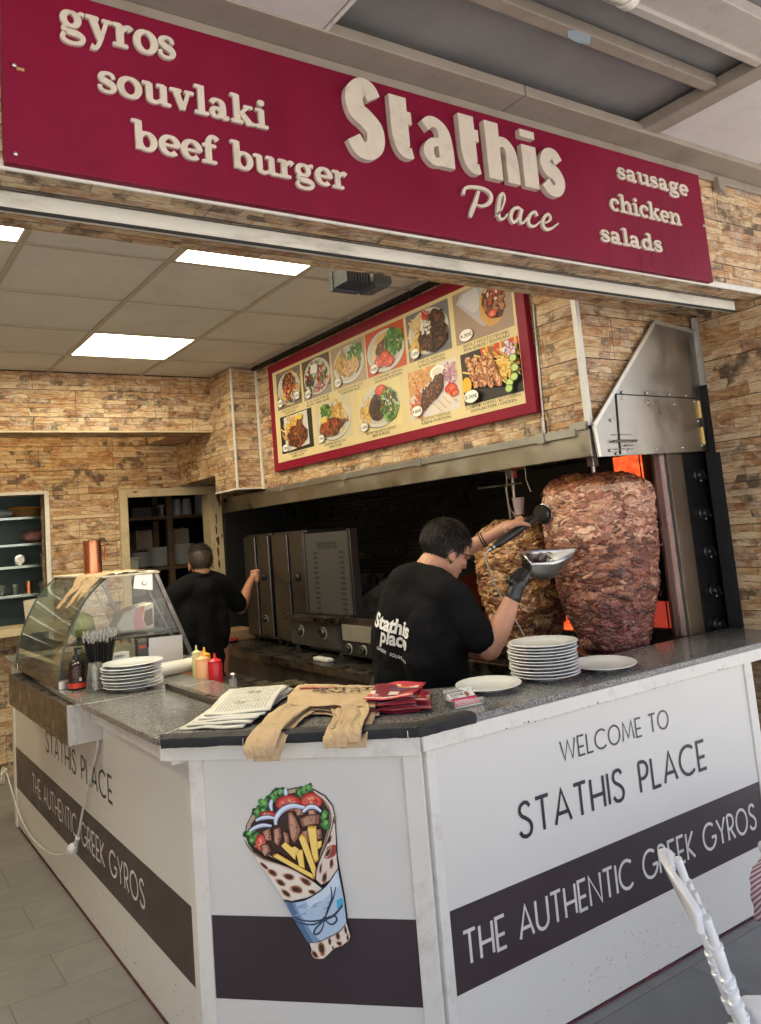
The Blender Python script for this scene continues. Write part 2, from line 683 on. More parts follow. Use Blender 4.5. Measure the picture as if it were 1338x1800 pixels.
# ------------------------------------------------------------------ stroke alphabets
def _caps():
    O = arc(0.42, 0.5, 0.42, 0.5, 90, 450, 36)
    S = spline([(0.46, 0.85), (0.38, 0.97), (0.24, 1.0), (0.10, 0.93), (0.05, 0.78), (0.12, 0.63), (0.27, 0.53), (0.42, 0.40), (0.48, 0.24), (0.41, 0.06), (0.25, 0.0), (0.09, 0.05), (0.0, 0.18)], 5)
    C = arc(0.46, 0.5, 0.46, 0.5, 48, 312, 28)
    return {
        'O': (0.84, [O]), 'S': (0.5, [S]), 'C': (0.8, [C]),
        'G': (0.86, [arc(0.46, 0.5, 0.46, 0.5, 48, 352, 32), [(0.60, 0.43), (0.93, 0.43)]]),
        'I': (0.0, [[(0, 0), (0, 1)]]),
        'L': (0.4, [[(0, 1), (0, 0), (0.4, 0)]]),
        'E': (0.42, [[(0.42, 1), (0, 1), (0, 0), (0.42, 0)], [(0, 0.44), (0.38, 0.44)]]),
        'H': (0.58, [[(0, 0), (0, 1)], [(0.58, 0), (0.58, 1)], [(0, 0.44), (0.58, 0.44)]]),
        'T': (0.54, [[(0, 1), (0.54, 1)], [(0.27, 1), (0.27, 0)]]),
        'A': (0.68, [[(0, 0), (0.34, 1), (0.68, 0)], [(0.13, 0.3), (0.55, 0.3)]]),
        'W': (1.02, [[(0, 1), (0.24, 0), (0.51, 0.95), (0.78, 0), (1.02, 1)]]),
        'M': (0.86, [[(0, 0), (0.12, 1), (0.43, 0.12), (0.74, 1), (0.86, 0)]]),
        'N': (0.64, [[(0, 0), (0, 1), (0.64, 0), (0.64, 1)]]),
        'U': (0.6, [[(0, 1), (0, 0.3)] + arc(0.3, 0.3, 0.3, 0.3, 180, 360, 14) + [(0.6, 1)]]),
        'P': (0.42, [[(0, 0), (0, 1)], [(0, 1), (0.16, 1)] + arc(0.16, 0.72, 0.27, 0.28, 90, -90, 14) + [(0, 0.44)]]),
        'R': (0.46, [[(0, 0), (0, 1)], [(0, 1), (0.16, 1)] + arc(0.16, 0.72, 0.27, 0.28, 90, -90, 14) + [(0, 0.44)], [(0.16, 0.44), (0.46, 0)]]),
        'K': (0.5, [[(0, 0), (0, 1)], [(0.47, 1), (0.02, 0.46), (0.5, 0)]]),
        'Y': (0.6, [[(0, 1), (0.3, 0.46), (0.6, 1)], [(0.3, 0.46), (0.3, 0)]]),
    }


CAPS = _caps()


def caps_text(mb, s, fn, u0, u1, v0, h, sw, d, col=None, gap=0.2, space=0.5, mi=0):
    """thin geometric capitals stretched to fill u0..u1"""
    tot = 0.0
    adv = []
    for ch in s:
        adv.append(tot)
        tot += (space if ch == ' ' else CAPS[ch][0] + gap)
    tot -= gap
    k = (u1 - u0) / tot
    for i, ch in enumerate(s):
        if ch == ' ':
            continue
        for j, st in enumerate(CAPS[ch][1]):
            pts = [(u0 + (adv[i] + x) * k, v0 + y * h) for x, y in st]
            stroke(mb, pts, sw, fn, d, d + 0.0002 * j + 0.0006, col, mi, closed=False, solid=False)


def _slab():
    """bold soft slab-serif lower case; x-height 1"""
    D = {}
    W = 0.30

    def ser(x, y, w=0.62, t=0.17):
        return ([(x - w / 2, y), (x - w / 2 + 0.06, y), (x, y), (x + w / 2 - 0.06, y), (x + w / 2, y)], [t * 0.55, t, t, t, t * 0.55])

    def stem(x, y0, y1, w=W):
        return ([(x, y0), (x, y1)], [w, w])

    def ring(cx, cy, rx, ry, a0=90, a1=450, thick=0.3, thin=0.16):
        p = arc(cx, cy, rx, ry, a0, a1, 28)
        ws = [thin + (thick - thin) * abs(math.cos(R(a0 + (a1 - a0) * i / 28))) ** 1.2 for i in range(29)]
        return (p, ws)

    def curve(pts, ws, n=7):
        q = spline([(x, y, w) for (x, y), w in zip(pts, ws)], n)
        return ([(a, b) for a, b, _ in q], [c for _, _, c in q])
    B, T = 0.085, 0.915
    D['o'] = (1.0, [ring(0.5, 0.5, 0.36, 0.43)])
    D['s'] = (0.74, [curve([(0.62, 0.70), (0.56, 0.88), (0.36, 0.93), (0.17, 0.83), (0.15, 0.66), (0.34, 0.53), (0.55, 0.42), (0.62, 0.25), (0.50, 0.09), (0.28, 0.07), (0.12, 0.16), (0.08, 0.34)],
                             [0.17, 0.16, 0.15, 0.22, 0.26, 0.28, 0.28, 0.24, 0.16, 0.15, 0.16, 0.18])])
    D['u'] = (1.16, [curve([(0.28, 0.95), (0.28, 0.45), (0.30, 0.2), (0.46, 0.09), (0.66, 0.15), (0.82, 0.35)], [W, W, 0.27, 0.18, 0.16, 0.14]), stem(0.86, 0.05, 0.95), ser(0.17, T, 0.36), ser(0.75, T, 0.36), ser(0.98, B, 0.38)])
    D['v'] = (1.0, [([(0.22, 0.95), (0.5, 0.03)], [0.3, 0.26]), ([(0.5, 0.03), (0.78, 0.95)], [0.2, 0.16]), ser(0.22, T, 0.52), ser(0.79, T, 0.42)])
    D['y'] = (1.0, [([(0.22, 0.95), (0.52, 0.08)], [0.3, 0.26]), curve([(0.80, 0.95), (0.60, 0.30), (0.44, -0.15), (0.30, -0.32), (0.14, -0.27)], [0.16, 0.17, 0.17, 0.18, 0.26]), ser(0.22, T, 0.52), ser(0.81, T, 0.42)])
    D['r'] = (0.82, [stem(0.3, 0, 0.95), ser(0.3, B, 0.62), ser(0.19, T, 0.36), curve([(0.36, 0.62), (0.50, 0.82), (0.64, 0.88), (0.74, 0.78)], [0.14, 0.18, 0.24, 0.30])])
    D['l'] = (0.62, [stem(0.31, 0, 1.45), ser(0.31, B, 0.62), ser(0.20, 1.39, 0.36)])
    D['i'] = (0.62, [stem(0.31, 0, 0.95), ser(0.31, B, 0.62), ser(0.20, T, 0.36), ([(0.31, 1.14), (0.31, 1.24), (0.31, 1.36), (0.31, 1.44)], [0.2, 0.34, 0.34, 0.2])])
    D['a'] = (0.98, [curve([(0.14, 0.74), (0.26, 0.90), (0.46, 0.92), (0.62, 0.80), (0.65, 0.5), (0.65, 0.2), (0.74, 0.09), (0.92, 0.12)], [0.26, 0.2, 0.16, 0.26, W, W, 0.24, 0.14]), ring(0.36, 0.29, 0.20, 0.21, 20, 380, 0.27, 0.15)])
    D['k'] = (1.14, [stem(0.3, 0, 1.45), ser(0.3, B, 0.58), ser(0.19, 1.39, 0.36), ([(0.40, 0.45), (0.84, 0.92)], [0.15, 0.16]), ([(0.52, 0.56), (0.92, 0.05)], [0.28, 0.3]), ser(0.84, T, 0.44), ser(0.92, B, 0.46)])
    D['b'] = (1.04, [stem(0.26, 0.04, 1.45), ser(0.15, 1.39, 0.36), ring(0.56, 0.47, 0.30, 0.40, 150, 510)])
    D['e'] = (0.92, [ring(0.47, 0.5, 0.33, 0.43, -2, 315), ([(0.22, 0.5), (0.86, 0.5)], [0.14, 0.14])])
    D['f'] = (0.76, [curve([(0.30, 0.0), (0.30, 0.6), (0.31, 1.1), (0.42, 1.36), (0.60, 1.38), (0.72, 1.24)], [W, W, 0.28, 0.2, 0.2, 0.28]), ser(0.32, B, 0.66), ser(0.34, T, 0.62)])
    D['g'] = (1.02, [ring(0.44, 0.63, 0.27, 0.28, 90, 450, 0.27, 0.15), ([(0.66, 0.83), (0.82, 0.93), (0.95, 0.90)], [0.12, 0.16, 0.2]),
                     curve([(0.26, 0.36), (0.16, 0.22), (0.30, 0.10), (0.66, 0.06), (0.86, -0.06), (0.80, -0.26), (0.48, -0.35), (0.18, -0.28), (0.12, -0.10), (0.24, 0.04)], [0.13, 0.17, 0.24, 0.26, 0.22, 0.18, 0.16, 0.18, 0.17, 0.13])])
    D['c'] = (0.88, [ring(0.47, 0.5, 0.33, 0.43, 38, 318), ([(0.70, 0.62), (0.72, 0.74), (0.72, 0.84)], [0.2, 0.3, 0.2])])
    D['h'] = (1.18, [stem(0.28, 0, 1.45), ser(0.28, B, 0.56), ser(0.17, 1.39, 0.36), curve([(0.36, 0.62), (0.56, 0.88), (0.78, 0.84), (0.88, 0.6), (0.88, 0.0)], [0.14, 0.18, 0.26, W, W]), ser(0.88, B, 0.54)])
    D['n'] = (1.18, [stem(0.28, 0, 0.95), ser(0.28, B, 0.56), ser(0.17, T, 0.36), curve([(0.36, 0.62), (0.56, 0.88), (0.78, 0.84), (0.88, 0.6), (0.88, 0.0)], [0.14, 0.18, 0.26, W, W]), ser(0.88, B, 0.54)])
    D['d'] = (1.08, [stem(0.78, 0.04, 1.45), ser(0.66, 1.39, 0.36), ser(0.90, B, 0.36), ring(0.46, 0.47, 0.30, 0.40, 30, 390)])
    D[' '] = (0.55, [])
    return D


SLAB = _slab()


def slab_text(mb, s, fn, u0, u1, v0, xh, d0, d1):
    tot = sum(SLAB[c][0] for c in s)
    k = (u1 - u0) / tot
    u = u0
    e = 0
    for c in s:
        w, st = SLAB[c]
        for pts, ws in st:
            e = (e + 1) % 7
            stroke(mb, [(u + x * k, v0 + y * xh) for x, y in pts], [x * (k + xh) / 2 for x in ws], fn, d0, d1 + 0.0004 * e)
        u += w * k
# ------------------------------------------------------------------ shared materials
m_stone = STONE("ledge stone tile", off=(0.1, -0.108))
m_stone_in = STONE("ledge stone tile inside", off=(0.37, -0.108), tone=0.97)
m_white = MAT("white painted board", (0.655, 0.65, 0.625), 0.30, var=0.012, vs_=3, rvar=0.03)
m_trim = MAT("white lacquered trim", (0.70, 0.69, 0.65), 0.38, var=0.05, dirt=(0.28, 0.22, 0.15), dirt_amt=0.35, dirt_scale=12)
m_rail = MAT("white aluminium rail", (0.66, 0.66, 0.60), 0.35, var=0.06, dirt=(0.20, 0.17, 0.12), dirt_amt=0.55, dirt_scale=16, stretch=(0.25, 1, 1))
m_band = MAT("aubergine vinyl", (0.040, 0.027, 0.033), 0.34, var=0.10, vs_=3)
m_black = MAT("black paint", (0.012, 0.012, 0.012), 0.5)
m_rubber = MAT("black rubber", (0.015, 0.015, 0.016), 0.7, bump=0.3, bs=120)
m_steel = MAT("brushed steel", (0.56, 0.55, 0.53), 0.30, 1.0, var=0.10, vs_=7, stretch=(1, 1, 0.25), rvar=0.35, bump=0.04, bs=160)
m_hood = MAT("greasy hood steel", (0.40, 0.385, 0.345), 0.38, 1.0, var=0.10, vs_=2.5, rvar=0.35, dirt=(0.28, 0.24, 0.18), dirt_amt=0.30, dirt_scale=3, bump=0.03, bs=60)
m_dsteel = MAT("dark greasy steel", (0.20, 0.185, 0.17), 0.33, 1.0, var=0.25, vs_=6, rvar=0.5, dirt=(0.03, 0.02, 0.012), dirt_amt=0.8, dirt_scale=5)
m_brass = MAT("brass hinge", (0.62, 0.44, 0.16), 0.35, 1.0)
m_beige = MAT("beige painted metal", (0.30, 0.262, 0.22), 0.5, var=0.08, dirt=(0.20, 0.15, 0.10), dirt_amt=0.5, dirt_scale=7)
m_cream = MAT("cream painted wood", (0.56, 0.46, 0.29), 0.5, var=0.08, dirt=(0.25, 0.17, 0.09), dirt_amt=0.5, dirt_scale=10)
m_grey_roof = MAT("weathered grey roof sheet", (0.215, 0.21, 0.21), 0.6, var=0.16, vs_=2.5, dirt=(0.30, 0.29, 0.27), dirt_amt=0.35, dirt_scale=6, bump=0.15, bs=30)
m_panel = MAT("white ceiling panel", (0.62, 0.60, 0.60), 0.55, var=0.04, vs_=2, dirt=(0.4, 0.36, 0.32), dirt_amt=0.25)
m_tile = MAT("ceiling tile", (0.72, 0.71, 0.68), 0.65, var=0.05, vs_=2.0, dirt=(0.34, 0.29, 0.22), dirt_amt=0.22, dirt_scale=3, bump=0.05)
m_grid = MAT("ceiling grid", (0.50, 0.46, 0.38), 0.5, var=0.1)
m_lamp = EMIT("lit panel", (1.0, 0.90, 0.64), 6.2)
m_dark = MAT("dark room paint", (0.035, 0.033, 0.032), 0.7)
m_wood = MAT("brown shelf wood", (0.17, 0.10, 0.055), 0.55, var=0.25, stretch=(0.3, 0.3, 2))
m_china = MAT("white china", (0.74, 0.76, 0.76), 0.13, var=0.02, spec=0.55)
m_text_dark = MAT("navy lettering vinyl", (0.022, 0.022, 0.035), 0.35)
m_text_grey = MAT("grey lettering vinyl", (0.060, 0.056, 0.056), 0.35)
m_text_white = MAT("white lettering vinyl", (0.62, 0.60, 0.58), 0.4)
m_print = PRINT("printed ink", 0.42)
m_print_gloss = PRINT("glossy print", 0.45, 0.04)
m_print_paper = PRINT("printed paper", 0.85, 0.10)

# ------------------------------------------------------------------ ground
def floor_mat():
    m = NT("grey porcelain floor tile")
    c = m.coords("UV", (1, 1, 1), (0.435, -1.99 + 0.2885 * 8, 0))
    b = m.n("TexBrick", offset=0.345, offset_frequency=2)
    for k, v in (("Scale", 1.0), ("Brick Width", 0.6), ("Row Height", 0.2885), ("Mortar Size", 0.0016), ("Mortar Smooth", 0.2)):
        b.inputs[k].default_value = v
    b.inputs["Color1"].default_value = (0.245, 0.238, 0.226, 1)
    b.inputs["Color2"].default_value = (0.20, 0.195, 0.186, 1)
    b.inputs["Mortar"].default_value = (0.06, 0.056, 0.052, 1)
    m.l(c, b.inputs["Vector"])
    o = m.coords("Object")
    cl = m.noise(o, 5.0, 6, 0.65, 0.5)
    col = m.mix(m.ramp(cl, [(0.35, (0, 0, 0)), (0.7, (0.4,) * 3)]), b.outputs["Color"], (0.15, 0.143, 0.132))
    gr = m.noise(o, 26.0, 5, 0.6)
    col = m.mix(m.ramp(gr, [(0.58, (0, 0, 0)), (0.75, (0.3,) * 3)]), col, (0.15, 0.135, 0.12))
    m.l(col, m.b.inputs["Base Color"])
    m.l(m.ramp(cl, [(0.3, (0.38,) * 3), (0.7, (0.55,) * 3)]), m.b.inputs["Roughness"])
    m.bump(m.math('SUBTRACT', m.math('MULTIPLY', cl, 0.1), b.outputs["Fac"]), 0.35, 0.003)
    return m.m


g = MB().box(-60, 60, -60, 60, -0.4, -0.03)
structure("street_ground", g, MAT("pale street paving", (0.36, 0.34, 0.31), 0.8, var=0.1, vs_=0.5))
g = MB().box(-2.6, 5.6, -1.6, 9.6, -0.026, 0.0)
structure("tiled_floor", g, floor_mat())

# unseen house added across the street to bounce warm sunlight onto the shop front
t = thing("added_bounce_house", "unseen cream house added across the street to bounce warm light", "house", (0, -16, 0))
mbx = MB()
mbx.box(-26, 26, -20, -16, -0.03, 6.5)
part("wall", mbx, MAT("cream render", (0.66, 0.63, 0.58), 0.8, var=0.04, vs_=0.5), t)
for x in range(-22, 24, 4):
    for z in (0.9, 3.9):
        part("window", MB().box(x - 0.6, x + 0.6, -16.02, -15.99, z, z + 1.5), m_black, t)

# ------------------------------------------------------------------ shop shell
YF = 1.936
def wall(name, label, boxes, mats=None, cat="wall", bevel=0.0):
    mb = MB()
    for b in boxes:
        mb.box(*b)
    return tag(mb.build(name, mats or m_stone, bevel=bevel), label, cat)


t = thing("stone_lintel", "stone clad lintel behind the red shop sign spanning the wide opening", "lintel", (1.0, YF, 2.545))
part("cladding", MB().box(-2.7, 4.7, YF, 2.30, 2.545, 3.5), m_stone, t)
part("edge_trim", MB().box(-2.7, 4.7, YF - 0.013, YF - 0.0005, 2.536, 2.562), m_trim, t, bevel=0.004)
wall("stone_pillar", "stone clad pillar forming the right jamb beside the gyro grill", [(3.62, 4.7, YF, 2.292, 0, 2.544)])
wall("stone_pillar", "stone clad pillar at the far left end of the shop opening", [(-2.7, -1.5, YF, 2.30, 0, 2.544)])
# shutter rail under the lintel
t = thing("shutter_rail", "white aluminium shutter rail under the stone lintel", "rail", (1.0, 2.07, 2.5))
part("rail", MB().box(-1.495, 3.545, 2.05, 2.078, 2.491, 2.540), m_rail, t, bevel=0.003)
mbx = MB()
mbx.box(-1.495, 3.545, 2.046, 2.052, 2.4865, 2.4945)
part("gasket", mbx, m_rubber, t)
mbx = MB().box(-1.495, 3.56, 2.038, 2.0485, 2.5405, 2.5445)
part("gasket", mbx, m_dsteel, t)

# menu wall: a stone box over the cooking line, its front end, the column beyond it
t = thing("stone_chimney_wall", "stone clad box wall over the cooking line that carries the menu board", "wall", (2.812, 2.36, 2.0))
mbx = MB().box(2.812, 3.70, 2.36, 5.545, 2.0, 2.945)
part("cladding", mbx, m_stone_in, t)
mbx = MB()
mbx.box(2.803, 2.829, 2.351, 2.377, 2.0, 2.60)
mbx.box(3.64, 3.654, 2.30, 2.3445, 2.20, 2.544)
part("corner_trim", mbx, m_trim, t, bevel=0.002)
mbx = MB()
mbx.tube([(2.806, 2.62, 2.0), (2.806, 2.60, 2.62)], 0.006, 8)
mbx.tube([(2.802, 2.62, 1.995), (2.802, 2.6195, 2.075)], 0.011, 8)
mbx.box(2.79, 2.815, 2.60, 2.645, 1.965, 2.0)
part("tie_rod", mbx, m_steel, t, smooth=40)
t = thing("stone_column", "stone clad column at the far end of the menu board", "column", (2.597, 5.545, 2.0))
mbx = MB()
mbx.box(2.597, 3.0, 5.547, 5.95, 2.015, 2.945)
mbx.box(2.597, 3.0, 5.95, 6.765, 2.15, 2.945)
part("cladding", mbx, m_stone_in, t)
mbx = MB()
mbx.box(2.590, 2.604, 5.538, 5.552, 2.006, 2.945)
mbx.box(2.604, 2.812, 5.538, 5.552, 2.006, 2.018)
mbx.box(2.590, 2.604, 5.552, 5.95, 2.006, 2.018)
mbx.box(2.7995, 2.8115, 5.52, 5.5465, 2.0, 2.945)
part("edge_trim", mbx, m_trim, t)

# back: bulkhead with a cove lamp behind it, back wall with door and hatch
t = thing("stone_bulkhead", "stone clad bulkhead under the ceiling at the back of the shop", "bulkhead", (1.0, 5.95, 2.508))
mbx = MB()
mbx.box(-2.3, 2.597, 5.95, 6.28, 2.512, 2.945)
mbx.box(2.33, 2.597, 6.28, 6.765, 2.512, 2.945)
part("cladding", mbx, m_stone_in, t)
part("edge_trim", MB().box(-2.3, 2.597, 5.944, 5.9495, 2.503, 2.516), m_cream, t)
mbx = MB().box(-2.3, 2.25, 6.30, 6.36, 2.60, 2.64)
part("cove_lamp", mbx, EMIT("warm cove lamp", (1.0, 0.76, 0.36), 2.2), t)
wall("stone_back_wall", "stone clad back wall with the door and serving hatch",
     [(-2.3, 0.2, 6.765, 6.9, 0, 2.945), (0.2, 1.46, 6.765, 6.9, 0, 1.11), (0.2, 1.46, 6.765, 6.9, 2.12, 2.945), (1.46, 2.13, 6.765, 6.9, 0, 2.945),
      (2.13, 2.87, 6.765, 6.9, 2.1, 2.945), (2.87, 3.75, 6.765, 6.9, 0, 2.945)], m_stone_in)
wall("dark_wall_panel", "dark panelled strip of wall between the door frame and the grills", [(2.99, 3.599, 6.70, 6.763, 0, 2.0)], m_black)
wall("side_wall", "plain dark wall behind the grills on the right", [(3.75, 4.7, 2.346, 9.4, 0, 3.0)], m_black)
wall("side_wall", "stone clad left side wall of the shop", [(-2.7, -2.3, 2.301, 9.4, 0, 3.0)], m_stone_in)
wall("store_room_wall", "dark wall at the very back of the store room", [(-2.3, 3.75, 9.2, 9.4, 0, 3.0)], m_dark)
wall("sun_block_roof", "unseen roof slab added over the shop to block the sun", [(-2.7, 4.7, 2.3, 9.4, 3.001, 3.5)], m_dark, "roof")  # unseen slab, put over the shop to keep the sun out

# suspended ceiling
t = thing("suspended_ceiling", "suspended grey tile ceiling with metal grid over the kitchen", "ceiling", (1.0, 4.0, 2.945))
mbx = MB()
XL = [-2.0, -1.33, -0.655, 0.02, 0.69, 1.345, 2.03, 2.70]
YL = [2.87, 3.46, 4.12, 4.78, 5.40]
xs = [-2.3] + XL + [2.81]
ys = [2.31] + YL + [5.949]
litcells = {(5, 3), (5, 0), (3, 0), (1, 0), (3, 3)}
for i in range(len(xs) - 1):
    for j in range(len(ys) - 1):
        if (i - 1, j - 1) in litcells:
            continue
        s = random.uniform(-0.0015, 0.0015)
        mbx.box(xs[i] + 0.001, xs[i + 1] - 0.001, ys[j] + 0.001, ys[j + 1] - 0.001, 2.952 + s, 2.964)
part("tiles", mbx, m_tile, t)
mbx = MB()
for x in XL:
    mbx.box(x - 0.013, x + 0.013, 2.31, 5.949, 2.9435, 2.9515)
for y in YL:
    for i in range(len(xs) - 1):
        mbx.box(xs[i] + (0.013 if i else 0), xs[i + 1] - (0.013 if i < len(xs) - 2 else 0), y - 0.012, y + 0.012, 2.944, 2.951)
part("grid", mbx, m_grid, t)
part("dark_gap_strip", MB().box(2.775, 2.8115, 2.37, 5.54, 2.925, 2.951), m_black, t)  # black strip painting the dark gap left by missing tiles
lamp_lab = {(5, 3): "lit ceiling panel furthest back, nearest the stone bulkhead", (5, 0): "lit ceiling panel right behind the shutter rail, in the middle",
            (3, 0): "lit ceiling panel cut by the left edge, near the shutter rail", (1, 0): "lit ceiling panel outside the left of the frame",
            (3, 3): "lit ceiling panel deep in the left of the shop"}
for (i, j), lab in lamp_lab.items():
    if (i, j) in ((1, 0), (3, 3)):
        pass
    t = thing("ceiling_light", lab, "ceiling light", ((xs[i + 1] + xs[i + 2]) / 2, (ys[j + 1] + ys[j + 2]) / 2, 2.95), 0, "lit panels in the suspended ceiling")
    x0, x1, y0, y1 = xs[i + 1] + 0.013, xs[i + 2] - 0.013, ys[j + 1] + 0.012, ys[j + 2] - 0.012
    mbx = MB()
    mbx.box(x0, x0 + 0.01, y0, y1, 2.942, 2.96)
    mbx.box(x1 - 0.01, x1, y0, y1, 2.942, 2.96)
    mbx.box(x0 + 0.01, x1 - 0.01, y0, y0 + 0.01, 2.942, 2.96)
    mbx.box(x0 + 0.01, x1 - 0.01, y1 - 0.01, y1, 2.942, 2.96)
    part("frame", mbx, m_trim, t)
    part("diffuser", MB().box(x0 + 0.01, x1 - 0.01, y0 + 0.01, y1 - 0.01, 2.946, 2.958), m_lamp, t)

# floodlight behind the rail
t = thing("floodlight", "dark grey ribbed floodlight hanging behind the shutter rail", "floodlight", (1.68, 2.42, 2.6))
mbx = MB()
m_flood = MAT("charcoal cast metal", (0.045, 0.05, 0.058), 0.5, var=0.1)
for k in range(9):
    x = 1.585 + k * 0.0125
    mbx.box(x, x + 0.006, 2.345, 2.44, 2.525, 2.585)
mbx.box(1.583, 1.70, 2.44, 2.462, 2.518, 2.59)
part("heat_sink", mbx, m_flood, t)
mbx = MB()
mbx.prism([(1.705, 2.53), (1.72, 2.518), (1.775, 2.522), (1.79, 2.54), (1.785, 2.575), (1.765, 2.59), (1.71, 2.588)], lambda u, v, d: (u, d, v), 2.345, 2.465)
part("body", mbx, m_flood, t, bevel=0.004)
mbx = MB()
mbx.box(1.795, 1.801, 2.39, 2.42, 2.545, 2.66)
mbx.box(1.60, 1.801, 2.39, 2.42, 2.655, 2.661)
mbx.box(1.69, 1.71, 2.301, 2.39, 2.640, 2.668)
part("bracket", mbx, m_black, t)

# ------------------------------------------------------------------ hood over the cooking line
t = thing("extraction_hood", "long greasy steel extraction hood along the cooking line", "hood", (2.812, 2.36, 1.86))
mbx = MB()
mbx.box(2.796, 2.812, 2.352, 6.30, 1.865, 1.985)
mbx.box(2.812, 3.70, 2.40, 6.30, 1.96, 1.985)
part("canopy_lip", mbx, m_hood, t, bevel=0.002)
mbx = MB()
mbx.box(2.782, 2.7955, 2.42, 5.45, 1.962, 1.997)
mbx.box(2.786, 2.81, 2.36, 2.45, 1.985, 2.02)
for y in (2.62, 3.55, 4.35, 5.2):
    mbx.box(2.774, 2.7815, y - 0.02, y + 0.02, 1.955, 2.002)
part("track", mbx, MAT("dull zinc track", (0.36, 0.36, 0.34), 0.42, 0.9, var=0.15), t)
fy = lambda d0: (lambda u, v, d: (u, d0 - d, v))
f1 = fy(2.349)
mbx = MB()
cap = [(2.80, 2.0), (3.335, 2.503), (3.645, 2.462), (3.645, 1.872), (2.826, 1.856), (2.808, 1.99)]
mbx.prism([(2.826, 1.858), (3.625, 1.872), (3.640, 2.47), (3.335, 2.500), (2.812, 1.995)], f1, 0, 0.012)
part("end_plate", mbx, m_hood, t, bevel=0.002)
mbx = MB()
for a, b in (((2.812, 1.995), (3.335, 2.503)), ((3.335, 2.503), (3.640, 2.473)), ((2.812, 1.995), (2.826, 1.858))):
    mbx.bar((a[0], 2.335, a[1]), (b[0], 2.335, b[1]), 0.018, 0.009, (0, 1, 0))
part("end_plate_edge", mbx, MAT("pale steel edge", (0.66, 0.64, 0.58), 0.4, 0.8), t)
mbx = MB().prism([(2.965, 1.865), (3.585, 1.874), (3.585, 2.131), (2.985, 2.138)], fy(2.3365), 0, 0.004)
hatch = part("hatch", mbx, m_hood, t)
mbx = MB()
for a, b in (((2.966, 1.866), (2.985, 2.14)), ((2.985, 2.1395), (3.585, 2.1325)), ((3.586, 1.874), (3.586, 2.1325))):
    mbx.bar((a[0], 2.3345, a[1]), (b[0], 2.3345, b[1]), 0.006, 0.005, (0, 1, 0))
subpart("gap_line", mbx, m_black, hatch)
mbx = MB()
for z0, z1 in ((1.905, 1.99), (2.035, 2.12)):
    subpart("hinge", MB().tube([(3.588, 2.329, z0), (3.588, 2.329, z1)], 0.0085, 8), m_brass, hatch, smooth=40)
mbx = MB()
for z in (1.955, 1.890):
    mbx.bar((2.93, 2.329, z), (2.956, 2.329, z), 0.004, 0.004)
    mbx.bar((2.975, 2.329, z), (3.05, 2.329, z), 0.004, 0.004)
for x in (2.93, 2.956, 2.975, 3.05):
    mbx.bar((x, 2.329, 1.890), (x, 2.329, 1.955), 0.004, 0.004)
mbx.tube([(2.915, 2.321, 1.925), (3.07, 2.321, 1.925)], 0.0055, 8)
mbx.tube([(2.985, 2.321, 1.905), (3.045, 2.321, 1.905)], 0.003, 6)
subpart("latch", mbx, m_dsteel, hatch, smooth=40)
mbx = MB()
for u, v in [(3.03, 2.150), (3.20, 2.150), (3.37, 2.148), (3.50, 2.146), (3.02, 2.122), (3.20, 2.105), (3.40, 2.10), (3.56, 2.118), (2.93, 2.02), (2.94, 1.87), (3.02, 1.88), (3.22, 1.885), (3.42, 1.892), (3.575, 1.90), (3.57, 2.02), (2.90, 1.885)]:
    mbx.ell((u, 2.331, v), (0.0075, 0.005, 0.0075), None, 8, 6)
part("rivets", mbx, m_steel, t, smooth=60)
# silicone, plus black boxes standing in for the dark gap beside the plate
wall("black_seal_and_gap", "ragged black silicone strip by the stone jamb, with black filler painting the dark gap", [(3.612, 3.75, 2.2925, 2.3445, 0.9, 1.87), (3.655, 3.75, 2.2925, 2.3445, 1.87, 2.544), (3.613, 3.6195, 2.272, 2.2922, 1.024, 1.86), (3.632, 3.655, 2.30, 2.3445, 1.87, 2.19)], m_rubber, "seal")

# ------------------------------------------------------------------ canopy over the pavement
t = thing("awning_ceiling", "canopy ceiling of grey sheets, beams and pale panels above the sign", "canopy", (2.0, 1.5, 3.1))
part("roof_sheet", MB().box(-2.7, 5.2, -0.75, 1.935, 3.135, 3.18), m_grey_roof, t)
mbx = MB()
mbx.box(-2.7, 2.02, 1.80, 1.932, 3.062, 3.10)
mbx.box(2.024, 5.2, 1.80, 1.932, 3.062, 3.10)
mbx.box(-2.7, 5.2, 1.915, 1.934, 3.026, 3.062)
part("wall_beam", mbx, m_beige, t, bevel=0.003)
mbx = MB()
mbx.box(1.215, 2.655, 1.484, 1.53, 3.085, 3.125)
part("cross_beam", mbx, m_beige, t, bevel=0.003)
mbx = MB()
mbx.box(1.225, 2.655, 1.19, 1.325, 3.09, 3.134)
mbx.box(1.225, 2.655, 1.315, 1.345, 3.075, 3.10)
part("cross_beam", mbx, MAT("pale painted beam", (0.46, 0.43, 0.40), 0.45, var=0.06, dirt=(0.25, 0.2, 0.16), dirt_amt=0.5), t, bevel=0.003)
mbx = MB().tube([(1.70, 1.28, 3.065), (1.90, 1.29, 3.065)], 0.028, 14).tube([(1.90, 1.29, 3.065), (1.93, 1.292, 3.065)], 0.034, 14)
part("pipe_stub", mbx, m_trim, t, smooth=40)
mbx = MB().box(2.66, 2.75, 0.2, 1.825, 3.075, 3.12)
part("edge_beam", mbx, m_beige, t, bevel=0.003)
mbx = MB().box(1.212, 1.222, 0.2, 1.86, 3.066, 3.12)
mbx.box(-1.2, 1.212, 1.848, 1.858, 3.066, 3.12)
part("edge_beam", mbx, m_trim, t)
part("ceiling_panel", MB().box(-1.2, 1.208, 0.2, 1.846, 3.07, 3.10), m_panel, t, bevel=0.004)
part("ceiling_panel", MB().box(2.754, 3.46, 0.2, 1.86, 3.085, 3.115), m_panel, t, bevel=0.004)
